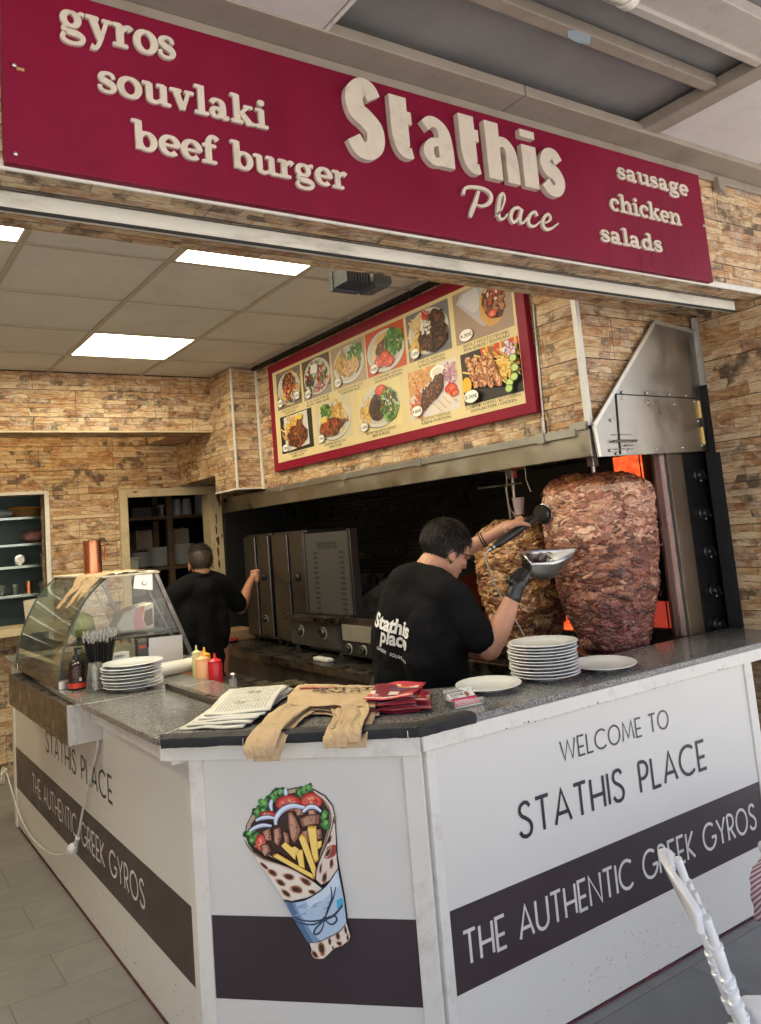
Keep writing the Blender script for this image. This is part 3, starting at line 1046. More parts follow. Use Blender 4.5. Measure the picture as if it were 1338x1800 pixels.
part("torn_sticker", MB().prism([(1.90, 1.50), (1.925, 1.484), (1.99, 1.486), (2.02, 1.515), (1.98, 1.528), (1.93, 1.522)], lambda u, v, d: (u, v, 3.0845 - d), 0, 0.001), MAT("pale blue paper", (0.35, 0.46, 0.52), 0.7), t)
t = thing("conduit_box", "small grimy junction fitting on the stone right of the sign", "junction box", (3.30, 1.93, 3.0))
mbx = MB().box(3.30, 3.345, 1.90, 1.934, 2.985, 3.045)
mbx.tube([(3.32, 1.905, 2.99), (3.335, 1.90, 2.965), (3.36, 1.902, 2.96)], 0.008, 6)
part("box", mbx, m_beige, t, bevel=0.003)

# ------------------------------------------------------------------ the red sign
t = thing("shop_sign", "long crimson shop sign board with raised off-white lettering", "sign", (1.75, 1.90, 2.54))
m_red = MAT("crimson sign board", (0.185, 0.0032, 0.030), 0.50, spec=0.22, var=0.14, vs_=2.2, dirt=(0.12, 0.003, 0.02), dirt_amt=0.45, dirt_scale=4, stretch=(1, 1, 0.5), rvar=0.3)
m_raise = MAT("weathered raised letters", (0.62, 0.56, 0.48), 0.45, var=0.06, vs_=14, dirt=(0.36, 0.30, 0.23), dirt_amt=0.4, dirt_scale=26)
mbx = MB().box(0.349, 3.150, 1.90, 1.934, 2.543, 3.022)
part("board", mbx, m_red, t, bevel=0.003)
fs = lambda u, v, d: (u, 1.9 - d, v)
for s, u0, u1, v0, xh, dp in (("gyros", 0.482, 0.785, 2.907, 0.066, 0.008), ("souvlaki", 0.572, 1.053, 2.771, 0.058, 0.008), ("beef burger", 0.655, 1.310, 2.634, 0.056, 0.008),
                              ("sausage", 2.592, 3.050, 2.905, 0.047, 0.007), ("chicken", 2.524, 2.970, 2.764, 0.050, 0.007), ("salads", 2.446, 2.815, 2.629, 0.047, 0.007)):
    mbx = MB()
    slab_text(mbx, s, fs, u0, u1, v0, xh, 0.0003, dp)
    part("raised_word", mbx, m_raise, t)
# big heavy name
mbx = MB()
def bold(pts, w, closed=False, n=6, ws=None):
    global _e
    _e = (_e + 1) % 9
    if ws:
        q = spline([(*p, w * k) for p, k in zip(pts, ws)], n)
        w = [p[2] for p in q]
        q = [p[:2] for p in q]
    else:
        q = spline(pts, n) if n else pts
    stroke(mbx, [(ux + x * kx, vz + y * kz) for x, y in q], w, fs, 0.0003, 0.021 + 0.0004 * _e, closed=closed)
_e = 0
vz, kz = 2.768, 0.168
TH = 0.071
def L_S(x, k):
    global ux, kx
    ux, kx = x, k
    bold([(1.0, 1.06), (0.80, 1.22), (0.46, 1.24), (0.14, 1.04), (0.22, 0.76), (0.60, 0.62), (0.92, 0.44), (0.90, 0.16), (0.58, 0.0), (0.22, 0.03), (-0.02, 0.22)], 0.067, ws=[0.8, 0.85, 0.85, 0.95, 1, 1, 1, 0.95, 0.85, 0.85, 0.8])
def L_t(x, k):
    global ux, kx
    ux, kx = x, k
    bold([(0.40, 1.26), (0.40, 0.9), (0.41, 0.48), (0.48, 0.24), (0.64, 0.14), (0.86, 0.16)], TH * 0.95, ws=[1, 1, 1, 0.82, 0.6, 0.5])
    bold([(0.04, 0.86), (0.92, 0.86)], 0.042, n=0)
def L_a(x, k):
    global ux, kx
    ux, kx = x, k
    bold([(0.14, 0.80), (0.34, 0.91), (0.60, 0.90), (0.80, 0.74), (0.84, 0.4), (0.84, 0.03)], 0.062, ws=[0.62, 0.6, 0.6, 0.8, 1, 1])
    bold([(0.84, 0.52), (0.56, 0.52), (0.32, 0.46), (0.20, 0.28), (0.34, 0.12), (0.58, 0.12), (0.84, 0.28)], 0.046, ws=[0.6, 0.6, 0.7, 0.95, 0.7, 0.6, 0.5])
def L_h(x, k):
    global ux, kx
    ux, kx = x, k
    bold([(0.20, 1.26), (0.20, 0.02)], TH * 0.9, n=0)
    bold([(0.24, 0.66), (0.42, 0.85), (0.66, 0.88), (0.84, 0.70), (0.86, 0.40), (0.86, 0.02)], TH * 0.82, ws=[0.45, 0.6, 0.65, 0.85, 1, 1])
def L_i(x, k):
    global ux, kx
    ux, kx = x, k
    bold([(0.0, 0.96), (0.0, 0.02)], TH, n=0)
    bold([(0.0, 1.13), (0.0, 1.30)], TH, n=0)
def L_s(x, k):
    global ux, kx
    ux, kx = x, k
    bold([(0.88, 0.74), (0.66, 0.90), (0.34, 0.88), (0.18, 0.70), (0.34, 0.54), (0.66, 0.46), (0.84, 0.28), (0.68, 0.09), (0.34, 0.08), (0.08, 0.24)], 0.059, ws=[0.8, 0.75, 0.75, 0.9, 1, 1, 0.9, 0.75, 0.75, 0.8])
for fnl, a, b, w, u0, u1 in ((L_S, 1.312, 1.452, 0.052, -0.02, 1.0), (L_t, 1.462, 1.590, 0.045, 0.04, 0.92), (L_a, 1.596, 1.728, 0.050, 0.14, 0.84), (L_t, 1.746, 1.874, 0.045, 0.04, 0.92),
                               (L_h, 1.886, 2.034, 0.060, 0.20, 0.86), (L_i, 2.062, 2.122, 0.059, 0.0, 0.01), (L_s, 2.138, 2.264, 0.048, 0.08, 0.88)):
    k = (b - a - w) / (u1 - u0)
    fnl(a + w / 2 - u0 * k, k)
mbx.v = [(x, y, z) for x, y, z in mbx.v]
part("raised_name", mbx, m_raise, t)
# script word
mbx = MB()
vz, kz, kx = 2.632, 0.062, 0.062
def scr(x, pts, ws, n=7):
    global _e
    _e = (_e + 1) % 9
    q = spline([(a, b, w) for (a, b), w in zip(pts, ws)], n)
    stroke(mbx, [(x + (a + 0.18 * b) * kx, vz + b * kz) for a, b, _ in q], [w * 0.052 for _, _, w in q], fs, 0.0003, 0.009 + 0.0004 * _e)
scr(1.760, [(1.05, 1.45), (0.85, 0.8), (0.62, 0.2), (0.52, -0.15)], [0.2, 0.3, 0.32, 0.2])
scr(1.760, [(-0.05, 1.05), (0.1, 1.45), (0.7, 1.62), (1.5, 1.62), (1.95, 1.35), (1.85, 0.9), (1.35, 0.62), (0.9, 0.62)], [0.22, 0.2, 0.22, 0.24, 0.28, 0.28, 0.2, 0.1])
scr(1.885, [(0.35, 0.2), (0.75, 0.7), (0.95, 1.3), (0.8, 1.6), (0.58, 1.3), (0.5, 0.5), (0.65, 0.08), (0.95, 0.15), (1.2, 0.45)], [0.1, 0.12, 0.16, 0.2, 0.28, 0.3, 0.24, 0.14, 0.1])
scr(1.965, [(1.0, 0.8), (0.7, 0.95), (0.3, 0.75), (0.15, 0.3), (0.35, 0.03), (0.65, 0.2), (0.9, 0.6)], [0.16, 0.18, 0.24, 0.28, 0.24, 0.16, 0.12])
scr(1.965, [(0.98, 0.92), (0.86, 0.4), (0.92, 0.08), (1.15, 0.12), (1.45, 0.5)], [0.26, 0.28, 0.24, 0.14, 0.1])
scr(2.050, [(0.88, 0.7), (0.72, 0.92), (0.38, 0.75), (0.18, 0.35), (0.35, 0.03), (0.72, 0.08), (1.15, 0.42)], [0.26, 0.2, 0.22, 0.28, 0.24, 0.16, 0.1])
scr(2.120, [(0.25, 0.35), (0.65, 0.5), (0.85, 0.75), (0.65, 0.95), (0.35, 0.75), (0.2, 0.35), (0.4, 0.03), (0.85, 0.08), (1.5, 0.52)], [0.1, 0.14, 0.2, 0.2, 0.24, 0.28, 0.26, 0.18, 0.1])
part("raised_name", mbx, m_raise, t)
mbx = MB()
for u, v in ((0.375, 2.79), (1.905, 2.713), (3.13, 2.79), (0.372, 2.565)):
    mbx.ell((u, 1.897, v), (0.006, 0.005, 0.006), None, 10, 6)
part("screws", mbx, m_steel, t, smooth=60)
mbx = MB()
for k in range(7):
    u = 2.50 + k * 0.085 + random.uniform(-0.02, 0.02)
    z1 = 2.88 - random.random() * 0.2
    w = random.uniform(0.002, 0.005)
    stroke(mbx, [(u, z1), (u + 0.004, z1 - 0.08), (u + 0.001, z1 - random.uniform(0.1, 0.24))], [w, w, w * 0.3], fs, 0.0, 0.0008, solid=False)
part("drip_stains", mbx, MAT("dark drip", (0.05, 0.004, 0.012), 0.5), t)
part("tape_scrap", MB().box(0.380, 0.398, 1.8985, 1.8995, 2.781, 2.789), MAT("tan tape", (0.42, 0.25, 0.10), 0.6), t)
# ------------------------------------------------------------------ the counter
CA, CU, CN = Vector((0.976, 2.58)), Vector((0.7012, -0.7130)), Vector((-0.7130, -0.7012))
fR = lambda u, v, d: (u, 2.037 - d, v)
fL = lambda u, v, d: (0.976 - d, -u, v)
def fC(u, v, d):
    p = CA + CU * u + CN * d
    return (p.x, p.y, v)

m_gran = GRANITE("grey granite", [(0.22, (0.05, 0.05, 0.05)), (0.42, (0.115, 0.115, 0.112)), (0.60, (0.19, 0.188, 0.18)), (0.82, (0.32, 0.315, 0.30))], 0.10)
t = thing("serving_counter", "white three-sided serving counter with dark band, lettering and granite top", "counter", (1.3, 2.6, 0))
mbx = MB()
mbx.box(0.976, 1.0, 2.60, 5.56, 0.012, 0.985)
part("side_panel", mbx, m_white, t, "white side panel in the shade on the left")
mbx = MB().prism([(0.03, 0.0), (0.74, 0.0), (0.74, 0.985), (0.03, 0.985)], fC, -0.024, 0.0)
part("corner_panel", mbx, m_white, t)
mbx = MB().box(1.52, 3.235, 2.037, 2.062, 0.010, 0.985)
part("front_panel", mbx, m_white, t)
def post(poly, fn, d):
    part("post", MB().prism(poly, fn, -0.02, d), m_trim, t, bevel=0.003)
post([(0.0, 0), (0.049, 0), (0.049, 0.952), (0.0, 0.952)], fC, 0.009)
post([(0.697, 0), (0.757, 0), (0.757, 0.952), (0.697, 0.952)], fC, 0.009)
post([(1.516, 0), (1.552, 0), (1.552, 0.952), (1.516, 0.952)], fR, 0.007)
post([(3.196, 0), (3.25, 0), (3.25, 0.952), (3.196, 0.952)], fR, 0.007)
post([(-5.575, 0), (-5.52, 0), (-5.52, 0.985), (-5.575, 0.985)], fL, 0.008)
post([(-2.625, 0), (-2.577, 0), (-2.577, 0.952), (-2.625, 0.952)], fL, 0.002)
# fascia boards under the stone
mbx = MB().prism([(1.494, 0.951), (3.618, 0.951), (3.618, 0.999), (1.494, 0.999)], fR, 0.0, 0.026)
part("fascia", mbx, m_trim, t, bevel=0.003)
mbx = MB().prism([(-0.083, 0.942), (0.7595, 0.942), (0.7595, 0.999), (-0.083, 0.999)], fC, 0.010, 0.036)
part("fascia", mbx, m_trim, t, bevel=0.003)
mbx = MB().box(0.925, 0.9755, 2.60, 3.564, 0.925, 0.985)
part("fascia", mbx, m_trim, t, bevel=0.003)
# vinyl bands
for nm, fn, a, b, z0, z1 in (("band", fR, 1.5525, 3.1955, 0.242, 0.477), ("band", fC, 0.0495, 0.6965, 0.225, 0.467), ("band", fL, -5.5195, -2.606, 0.234, 0.475)):
    part(nm, MB().prism([(a, z0), (b, z0), (b, z1), (a, z1)], fn, 0.0, 0.0012), m_band, t)
def words(s, fn, u0, u1, v0, h, sw, mat, gap=0.2, space=0.5):
    mb = MB()
    caps_text(mb, s, fn, u0, u1, v0, h, sw, 0.0012, gap=gap, space=space)
    part("lettering", mb, mat, t)
words("WELCOME TO", fR, 2.088, 2.672, 0.794, 0.064, 0.0068, m_text_grey, 0.2, 0.45)
words("STATHIS PLACE", fR, 1.868, 2.868, 0.603, 0.103, 0.0125, m_text_dark, 0.22, 0.62)
words("THE AUTHENTIC GREEK GYROS", fR, 1.598, 3.140, 0.313, 0.091, 0.0105, m_text_white, 0.2, 0.5)
words("STATHIS PLACE", fL, -4.662, -3.462, 0.601, 0.103, 0.0125, m_text_dark, 0.22, 0.55)
words("THE AUTHENTIC GREEK GYROS", fL, -5.045, -3.100, 0.313, 0.095, 0.0115, m_text_white, 0.2, 0.5)
# granite slabs
def slab(poly, name="granite_slab"):
    mb = MB().prism(poly, lambda u, v, d: (u, v, d), 0.9995, 1.022)
    part(name, mb, m_gran, t, bevel=0.0035)
slab([(0.862, 3.413), (1.43, 3.413), (1.40, 3.9), (1.56, 4.0), (1.56, 5.57), (0.93, 5.57), (0.862, 3.9)])
slab([(0.872, 2.60), (1.425, 2.95), (1.43, 3.4105), (0.862, 3.4105)])
slab([(0.874, 2.598), (0.888, 2.530), (1.481, 2.008), (3.6185, 2.008), (3.6185, 2.362), (2.02, 2.362), (1.60, 2.62), (1.427, 2.947)])
mbx = MB()
mbx.box(0.864, 1.43, 3.4106, 3.4129, 1.0, 1.0218)
mbx.bar((0.876, 2.6005, 1.0105), (1.424, 2.9495, 1.0105), 0.0022, 0.0226)
part("grout_line", mbx, m_trim, t)
mbx = MB()
m_caulk = MAT("maroon floor sealant", (0.10, 0.022, 0.025), 0.7, var=0.3, vs_=30)
for fn, a, b in ((fL, -5.5, -2.63), (fR, 1.57, 3.2), (fC, 0.06, 0.69)):
    n = int((b - a) / 0.02)
    pl = [(a, 0.0005)] + [(a + (b - a) * i / n, 0.006 + 0.007 * noise.noise((i * 0.37, a, 1)) + 0.004 * noise.noise((i * 1.9, a, 4))) for i in range(n + 1)] + [(b, 0.0005)]
    mbx.prism(pl, fn, 0.0, 0.004)
part("floor_sealant", mbx, m_caulk, t)
# scuffs and splashes low on the panels
mbx = MB()
for k in range(110):
    u, v = 2.05 + random.gauss(0.30, 0.16), abs(random.gauss(0.085, 0.05)) + 0.012
    r = random.uniform(0.0006, 0.0018)
    mbx.prism([(u + r * math.cos(a), v + r * 1.2 * math.sin(a)) for a in (0.3, 1.4, 2.5, 3.6, 4.7, 5.8)], fR, 0, 0.0005)
for k in range(60):
    u, v = -random.uniform(2.65, 4.0), abs(random.gauss(0.07, 0.06)) + 0.014
    r = random.uniform(0.001, 0.003)
    mbx.prism([(u + r * math.cos(a), v + r * 1.2 * math.sin(a)) for a in (0.3, 1.4, 2.5, 3.6, 4.7, 5.8)], fL, 0, 0.0005)
for k in range(26):
    u, v = random.uniform(1.6, 3.1), 0.952 + random.uniform(0, 0.006)
    r = random.uniform(0.001, 0.004)
    mbx.prism([(u + r * math.cos(a), v + r * math.sin(a)) for a in (0.3, 1.4, 2.5, 3.6, 4.7, 5.8)], fR, 0.026, 0.0267)
o = part("splashes", mbx, MAT("dried brown splashes", (0.16, 0.10, 0.07), 0.6), t)
o["kind"] = "stuff"

# steel trough hung under the end of the stone (front apron of the glass case)
t = thing("glass_display_case", "curved glass display case with steel base on the left counter", "display case", (1.2, 4.3, 1.022))
mbx = MB()
mbx.box(0.832, 0.975, 3.574, 4.86, 0.838, 0.998)
part("steel_apron", mbx, m_dsteel, t, bevel=0.002)
part("apron_end", MB().box(0.834, 0.9755, 3.566, 3.5735, 0.838, 0.998), m_steel, t, bevel=0.001)
y0, y1 = 3.87, 4.86
part("base", MB().box(0.868, 1.52, y0, y1, 1.0225, 1.062), m_dsteel, t, bevel=0.003)
prof = spline([(0.872, 1.062), (0.890, 1.15), (0.917, 1.235), (0.955, 1.32), (1.005, 1.405), (1.06, 1.462), (1.105, 1.497)], 5)
m_glass = GLASS("curved case glass", (0.74, 0.82, 0.72), 0.07)
m_glass2 = GLASS("end pane glass", (0.88, 0.92, 0.87), 0.05)
mbx = MB().grid(lambda a, b: (prof[min(len(prof) - 1, round(a * (len(prof) - 1)))][0], y0 + 0.006 + (y1 - y0 - 0.012) * b, prof[min(len(prof) - 1, round(a * (len(prof) - 1)))][1]), len(prof) - 1, 6)
part("curved_pane", mbx, m_glass, t, smooth=60)
endp = prof + [(1.33, 1.50), (1.515, 1.062)]
for y in (y0 + 0.003, y1 - 0.003):
    part("end_pane", MB().prism(endp, lambda u, v, d: (u, d, v), y, y + 0.0, sides=False, back=False), m_glass2, t)
mbx = MB()
for y in (y0, y1):
    mbx.tube([(a - 0.002, y, b) for a, b in prof], 0.0042, 6)
part("pane_edge", mbx, MAT("dark green glass edge", (0.035, 0.055, 0.04), 0.15), t, smooth=50)
for y in (y0, y1):
    mbx = MB()
    mbx.bar((1.345, y, 1.498), (1.518, y, 1.06), 0.022, 0.010, (0, 1, 0))
    mbx.bar((1.30, y + 0.01, 1.44), (1.47, y + 0.01, 1.062), 0.008, 0.006, (0, 1, 0))
    part("rear_frame", mbx, m_dsteel, t, bevel=0.002)
mbx = MB().box(1.085, 1.36, y0 - 0.02, y1 + 0.01, 1.4985, 1.508)
part("top_plate", mbx, MAT("worn white top board", (0.55, 0.50, 0.40), 0.6, var=0.15, dirt=(0.3, 0.2, 0.1), dirt_amt=0.6), t, bevel=0.002)
mbx = MB().prism([(1.228, 1.437), (1.238, 1.497), (1.325, 1.497), (1.322, 1.42)], lambda u, v, d: (u, y0 - d, v), 0.004, 0.012)
mbx.lathe([(0.012, 0), (0.012, 0.012), (0.009, 0.016), (0, 0.017)], 14, Matrix.Translation((1.281, y0 - 0.012, 1.458)) @ Matrix.Rotation(PI / 2, 4, 'X'))
part("clamp", mbx, MAT("nickel clamp", (0.72, 0.70, 0.64), 0.35, 0.8), t, smooth=40)
mbx = MB()
for x, y in ((0.89, 3.872), (0.885, 4.8)):
    mbx.box(x - 0.02, x + 0.035, y - 0.012, y + 0.002, 1.0225, 1.06)
mbx.box(1.47, 1.53, 3.845, 3.869, 1.05, 1.085)
part("foot_bracket", mbx, m_steel, t, bevel=0.002)
mbx = MB().box(0.95, 1.46, y0 + 0.03, y1 - 0.03, 1.20, 1.206)
part("shelf", mbx, GLASS("shelf glass", (0.86, 0.92, 0.86), 0.08), t)
mbx = MB().box(0.90, 1.50, y0 + 0.02, y1 - 0.02, 1.0625, 1.075)
part("tray", mbx, m_hood, t)

# things inside and on top of the case
def lump(c, r, seed, amp=0.18, fr=3.0, n=24, m=16):
    mb = MB().ell((0, 0, 0), r, None, n, m)
    q = []
    for p in mb.v:
        d = 1 + amp * noise.noise(Vector(p) * fr / max(r) + Vector((seed, 0, 0)))
        q.append(Vector(p) * d + Vector(c))
    mb.v = q
    return mb
m_pep = MAT("yellow green pepper", (0.40, 0.43, 0.07), 0.35, var=0.2)
for (x, y, z, r), lab in zip(((1.05, 4.12, 1.27, 0.058), (1.075, 4.25, 1.262, 0.052)), ("nearer yellow green vegetable on the glass case shelf", "yellow green vegetable further back on the case shelf")):
    tag(lump((x, y, z), (r, r, r * 1.1), x * 9).build("pepper", m_pep, smooth=60, origin=(x, y, z)), lab, "vegetable", "vegetables on the case shelf")
m_pk = MAT("clear plastic wrapper", (0.62, 0.60, 0.55), 0.25, var=0.1)
t = thing("wrapped_packet", "white wrapped packet with pink print inside the glass case", "packet", (1.32, 4.1, 1.207))
mbx = MB().prism([(1.195, 1.245), (1.24, 1.315), (1.30, 1.335), (1.40, 1.348), (1.395, 1.215), (1.30, 1.208), (1.22, 1.212)], lambda u, v, d: (u, d, v), 4.06, 4.20)
part("wrapper", mbx, MAT("white packet paper", (0.70, 0.66, 0.60), 0.4, var=0.05), t, bevel=0.015)
mbx = MB()
f = lambda u, v, d: (u, 4.06 - d, v)
mbx.prism([(1.30, 1.325), (1.345, 1.335), (1.33, 1.28), (1.345, 1.225), (1.295, 1.217), (1.285, 1.27)], f, 0, 0.0015, col=srgb(222, 150, 168))
mbx.prism([(1.325, 1.335), (1.345, 1.337), (1.338, 1.30), (1.33, 1.295)], f, 0, 0.0022, col=srgb(214, 142, 84))
mbx.prism([(1.345, 1.31), (1.385, 1.32), (1.385, 1.24), (1.35, 1.232), (1.338, 1.265)], f, 0, 0.0018, col=srgb(96, 72, 60))
part("print", mbx, m_print, t)
tag(MB().box(1.10, 1.24, 4.3, 4.5, 1.076, 1.12).build("food_tub", MAT("clear food tub", (0.32, 0.28, 0.15), 0.3), bevel=0.01), "olive coloured food tub on the case floor", "tub")
m_copper = MAT("brushed copper", (0.72, 0.30, 0.17), 0.28, 1.0, var=0.08, stretch=(1, 1, 0.2))
t = thing("copper_jug", "tall copper jug standing on top of the glass case", "jug", (1.17, 4.33, 1.5085))
mbx = MB().lathe([(0.0, 0.004), (0.044, 0.004), (0.046, 0.0), (0.046, 0.165), (0.049, 0.178), (0.047, 0.178), (0.043, 0.165), (0.043, 0.008), (0, 0.008)], 36, Matrix.Translation(t.location))
part("body", mbx, m_copper, t, smooth=40)
mbx = MB().tube([tuple(Vector(p) + t.location) for p in spline([(0.044, 0.02, 0.145), (0.068, 0.03, 0.15), (0.078, 0.034, 0.12), (0.066, 0.03, 0.07), (0.045, 0.02, 0.06)], 5)], 0.0045, 8)
part("handle", mbx, m_copper, t, smooth=40)
# kraft sheets laid over the case top, hanging down the curved pane
m_kraft = MAT("kraft paper", (0.50, 0.36, 0.21), 0.8, var=0.14, vs_=9, dirt=(0.30, 0.18, 0.08), dirt_amt=0.35, bump=0.25, bs=45)
def paper_strip(path, w, seed, amp=0.006, taper=None, n=40, nw=10, solid=0.0012):
    """a strip of paper along a 3D centre path; w = half-width vectors"""
    q = spline(path, max(2, n // (len(path) - 1)))
    ws = spline(w, max(2, n // (len(path) - 1))) if len(w) == len(path) else [w[0]] * len(q)
    mb = MB()
    N = len(q) - 1
    def fn(a, b):
        i = min(N, round(b * N))
        c, h = Vector(q[i]), Vector(ws[i])
        s = (a - 0.5) * 2
        p = c + h * s
        f = noise.noise(Vector((a * 5 + seed, b * 2.2, seed))) * amp * 1.2 + abs(noise.noise(Vector((a * 6 + b * 3, b * 7 + seed, 3.3)))) * amp * 1.1 + abs(noise.noise(Vector((a * 13 - b * 9, b * 16 + seed, 8.3)))) * amp * 0.25
        t_ = (Vector(q[min(N, i + 1)]) - Vector(q[max(0, i - 1)])).normalized()
        return p + t_.cross(h.normalized()) * f
    mb.grid(fn, nw, N)
    return mb
t = thing("kraft_bag_sheets", "brown paper bags draped over the top of the glass case", "paper bags", (1.08, 4.2, 1.509))
for s, (p, w) in enumerate((
        ([(1.26, 4.18, 1.512), (1.16, 4.2, 1.513), (1.085, 4.2, 1.511), (1.045, 4.20, 1.462), (1.003, 4.24, 1.41), (0.968, 4.27, 1.355)], [(0, 0.20, 0), (0, 0.20, 0), (0, 0.12, 0), (0, 0.055, 0.0), (0.0, 0.035, 0), (0, 0.02, 0)]),
        ([(1.27, 4.08, 1.514), (1.15, 4.06, 1.516), (1.088, 4.05, 1.513), (1.046, 4.05, 1.462), (1.005, 4.08, 1.412), (0.975, 4.12, 1.365)], [(0, 0.16, 0), (0, 0.15, 0), (0, 0.10, 0), (0, 0.06, 0), (0, 0.04, 0), (0, 0.022, 0)]),
        ([(1.30, 4.02, 1.518), (1.2, 4.0, 1.52), (1.10, 3.99, 1.515), (1.052, 3.985, 1.468), (1.02, 3.985, 1.43), (1.0, 4.0, 1.40)], [(0, 0.13, 0), (0, 0.12, 0), (0, 0.09, 0), (0, 0.045, 0), (0, 0.03, 0), (0, 0.015, 0)]))):
    part("paper_sheet", paper_strip(p, w, s * 3.1 + 1, 0.010), m_kraft, t, smooth=60, solid=0.002)
part("white_sheet", paper_strip([(1.36, 3.93, 1.512), (1.25, 3.92, 1.516), (1.15, 3.91, 1.518)], [(0, 0.05, 0), (0, 0.055, 0), (0, 0.04, 0)], 9.0, 0.008), MAT("off-white paper", (0.66, 0.63, 0.55), 0.8), t, smooth=60, solid=0.002)

# ------------------------------------------------------------------ small things on the granite
GZ = 1.022
# plates
pl = MB()
prof_p = [(0, 0.006), (0.052, 0.006), (0.055, 0.0), (0.062, 0.0), (0.066, 0.005), (0.088, 0.008), (0.112, 0.0145), (0.135, 0.0185), (0.138, 0.0205), (0.1365, 0.0225), (0.132, 0.0225), (0.110, 0.0185), (0.088, 0.012), (0.078, 0.0095), (0, 0.009)]
pl.lathe(prof_p, 56)
plate0 = tag(pl.build("oval_plate", m_china, smooth=50), "", "plate")
plate0.data.materials[0] = m_china
used = [False]
def plate(x, y, z, rz, sx, sy, lab, group):
    o = plate0 if not used[0] else plate0.copy()
    if used[0]:
        COL.objects.link(o)
    used[0] = True
    o.location = (x, y, z)
    o.rotation_euler = (random.uniform(-0.006, 0.006), random.uniform(-0.006, 0.006), rz)
    o.scale = (sx, sy, 1)
    o["label"], o["group"] = lab, group
    return o
ordn = ["lowest", "second lowest", "third from the bottom", "fourth from the bottom", "fifth from the bottom", "sixth from the bottom", "seventh from the bottom", "eighth from the bottom", "ninth from the bottom", "second from the top", "top"]
z = GZ
for k in range(11):
    plate(2.255 + random.uniform(-0.004, 0.004), 2.235 + random.uniform(-0.004, 0.004), z, 0.95 + random.uniform(-0.05, 0.05), 1.0, 0.93,
          "white oval plate, %s in the tall stack on the right counter" % ordn[k] if k < 10 else "empty white oval plate on top of the tall stack on the right counter", "stacked plates on the right counter")
    z += 0.0112 + random.uniform(-0.0008, 0.0012)
ord8 = ["lowest", "second lowest", "third from the bottom", "fourth from the bottom", "fifth from the bottom", "sixth from the bottom", "second from the top", "top"]
z = GZ
for k in range(8):
    plate(1.115 + random.uniform(-0.006, 0.006), 3.575 + random.uniform(-0.006, 0.006), z, 0.35 + random.uniform(-0.1, 0.1), 0.94, 0.94,
          "white plate, %s in the stack beside the straws" % ord8[k], "stacked plates beside the glass case")
    z += 0.0128 + random.uniform(-0.0006, 0.0016)
plate(2.52, 2.185, GZ, 0.75, 1.14, 0.92, "single white oval plate lying right of the tall plate stack", "single plates on the right counter")
plate(1.995, 2.262, GZ, 0.75, 0.98, 0.86, "single white oval plate lying left of the tall plate stack", "single plates on the right counter")

# soap bottle
t = thing("soap_bottle", "dark brown pump bottle with red base label beside the straws", "pump bottle", (0.936, 3.805, GZ))
M0 = Matrix.Translation(t.location)
part("body", MB().lathe([(0, 0), (0.034, 0), (0.036, 0.004), (0.036, 0.098), (0.033, 0.112), (0.022, 0.124), (0.014, 0.130), (0.014, 0.138), (0, 0.138)], 28, M0), MAT("dark amber plastic", (0.022, 0.010, 0.009), 0.18), t, smooth=40)
mbx = MB()
for z0, z1, c in ((0.010, 0.032, srgb(196, 60, 44)), (0.032, 0.096, srgb(44, 26, 26))):
    mbx.lathe([(0.0364, z0), (0.0364, z1)], 28, M0, c)
fcyl = lambda cx, cy, r, a0: (lambda u, v, d: (cx + (r + d) * math.sin(u / r + a0), cy - (r + d) * math.cos(u / r + a0), v))
fb = fcyl(0.936, 3.805, 0.0366, -0.25)
for k in range(6):
    for j in range(4):
        w = random.uniform(0.004, 0.008)
        mbx.prism([(-0.018 + j * 0.0095, GZ + 0.088 - k * 0.006), (-0.018 + j * 0.0095 + w, GZ + 0.088 - k * 0.006), (-0.018 + j * 0.0095 + w, GZ + 0.0895 - k * 0.006), (-0.018 + j * 0.0095, GZ + 0.0895 - k * 0.006)], fb, 0, 0.0004, srgb(140, 116, 110), sides=False, back=False)
mbx.prism([(0.010, GZ + 0.04), (0.022, GZ + 0.04), (0.022, GZ + 0.055), (0.010, GZ + 0.055)], fb, 0, 0.0004, srgb(200, 196, 190), sides=False, back=False)
part("wrap_label", mbx, m_print, t, smooth=40)
mbx = MB().lathe([(0.015, 0.132), (0.015, 0.150), (0.006, 0.152), (0.006, 0.172), (0.010, 0.173), (0.010, 0.184), (0, 0.185)], 18, M0)
mbx.box(-0.002, 0.030, -0.005, 0.005, 0.176, 0.184, M=M0 @ Matrix.Rotation(-0.9, 4, 'Z'))
part("pump", mbx, m_black, t, smooth=40)

# straws in a steel tumbler
t = thing("straw_holder", "steel tumbler crammed with black straws in clear wrappers", "straw holder", (1.045, 3.80, GZ))
M0 = Matrix.Translation(t.location)
part("tumbler", MB().lathe([(0, 0.003), (0.036, 0.003), (0.038, 0.0), (0.044, 0.10), (0.047, 0.104), (0.044, 0.104), (0.041, 0.10), (0.035, 0.008), (0, 0.008)], 30, M0), m_steel, t, smooth=40)
mbx, mb2 = MB(), MB()
for k in range(150):
    a, rr = random.uniform(0, 2 * PI), 0.036 * math.sqrt(random.random())
    b = Vector((math.cos(a) * rr * 0.8, math.sin(a) * rr * 0.8, 0.01))
    tp = Vector((math.cos(a) * rr * 2.25, math.sin(a) * rr * 2.25, 0.225 + random.uniform(-0.012, 0.016)))
    mbx.tube([M0 @ b, M0 @ (b.lerp(tp, 0.9))], 0.0026, 5)
    q = b.lerp(tp, 0.90)
    mb2.tube([M0 @ q, M0 @ tp], [0.0034, 0.0022], 5)
    mb2.box(-0.004, 0.004, -0.0003, 0.0003, 0, 0.010, M=M0 @ Matrix.Translation(tp) @ Matrix.Rotation(random.uniform(0, 3), 4, 'Z'))
o = part("straws", mbx, MAT("black straw in film", (0.02, 0.02, 0.024), 0.2), t, smooth=60)
o["kind"] = "stuff"
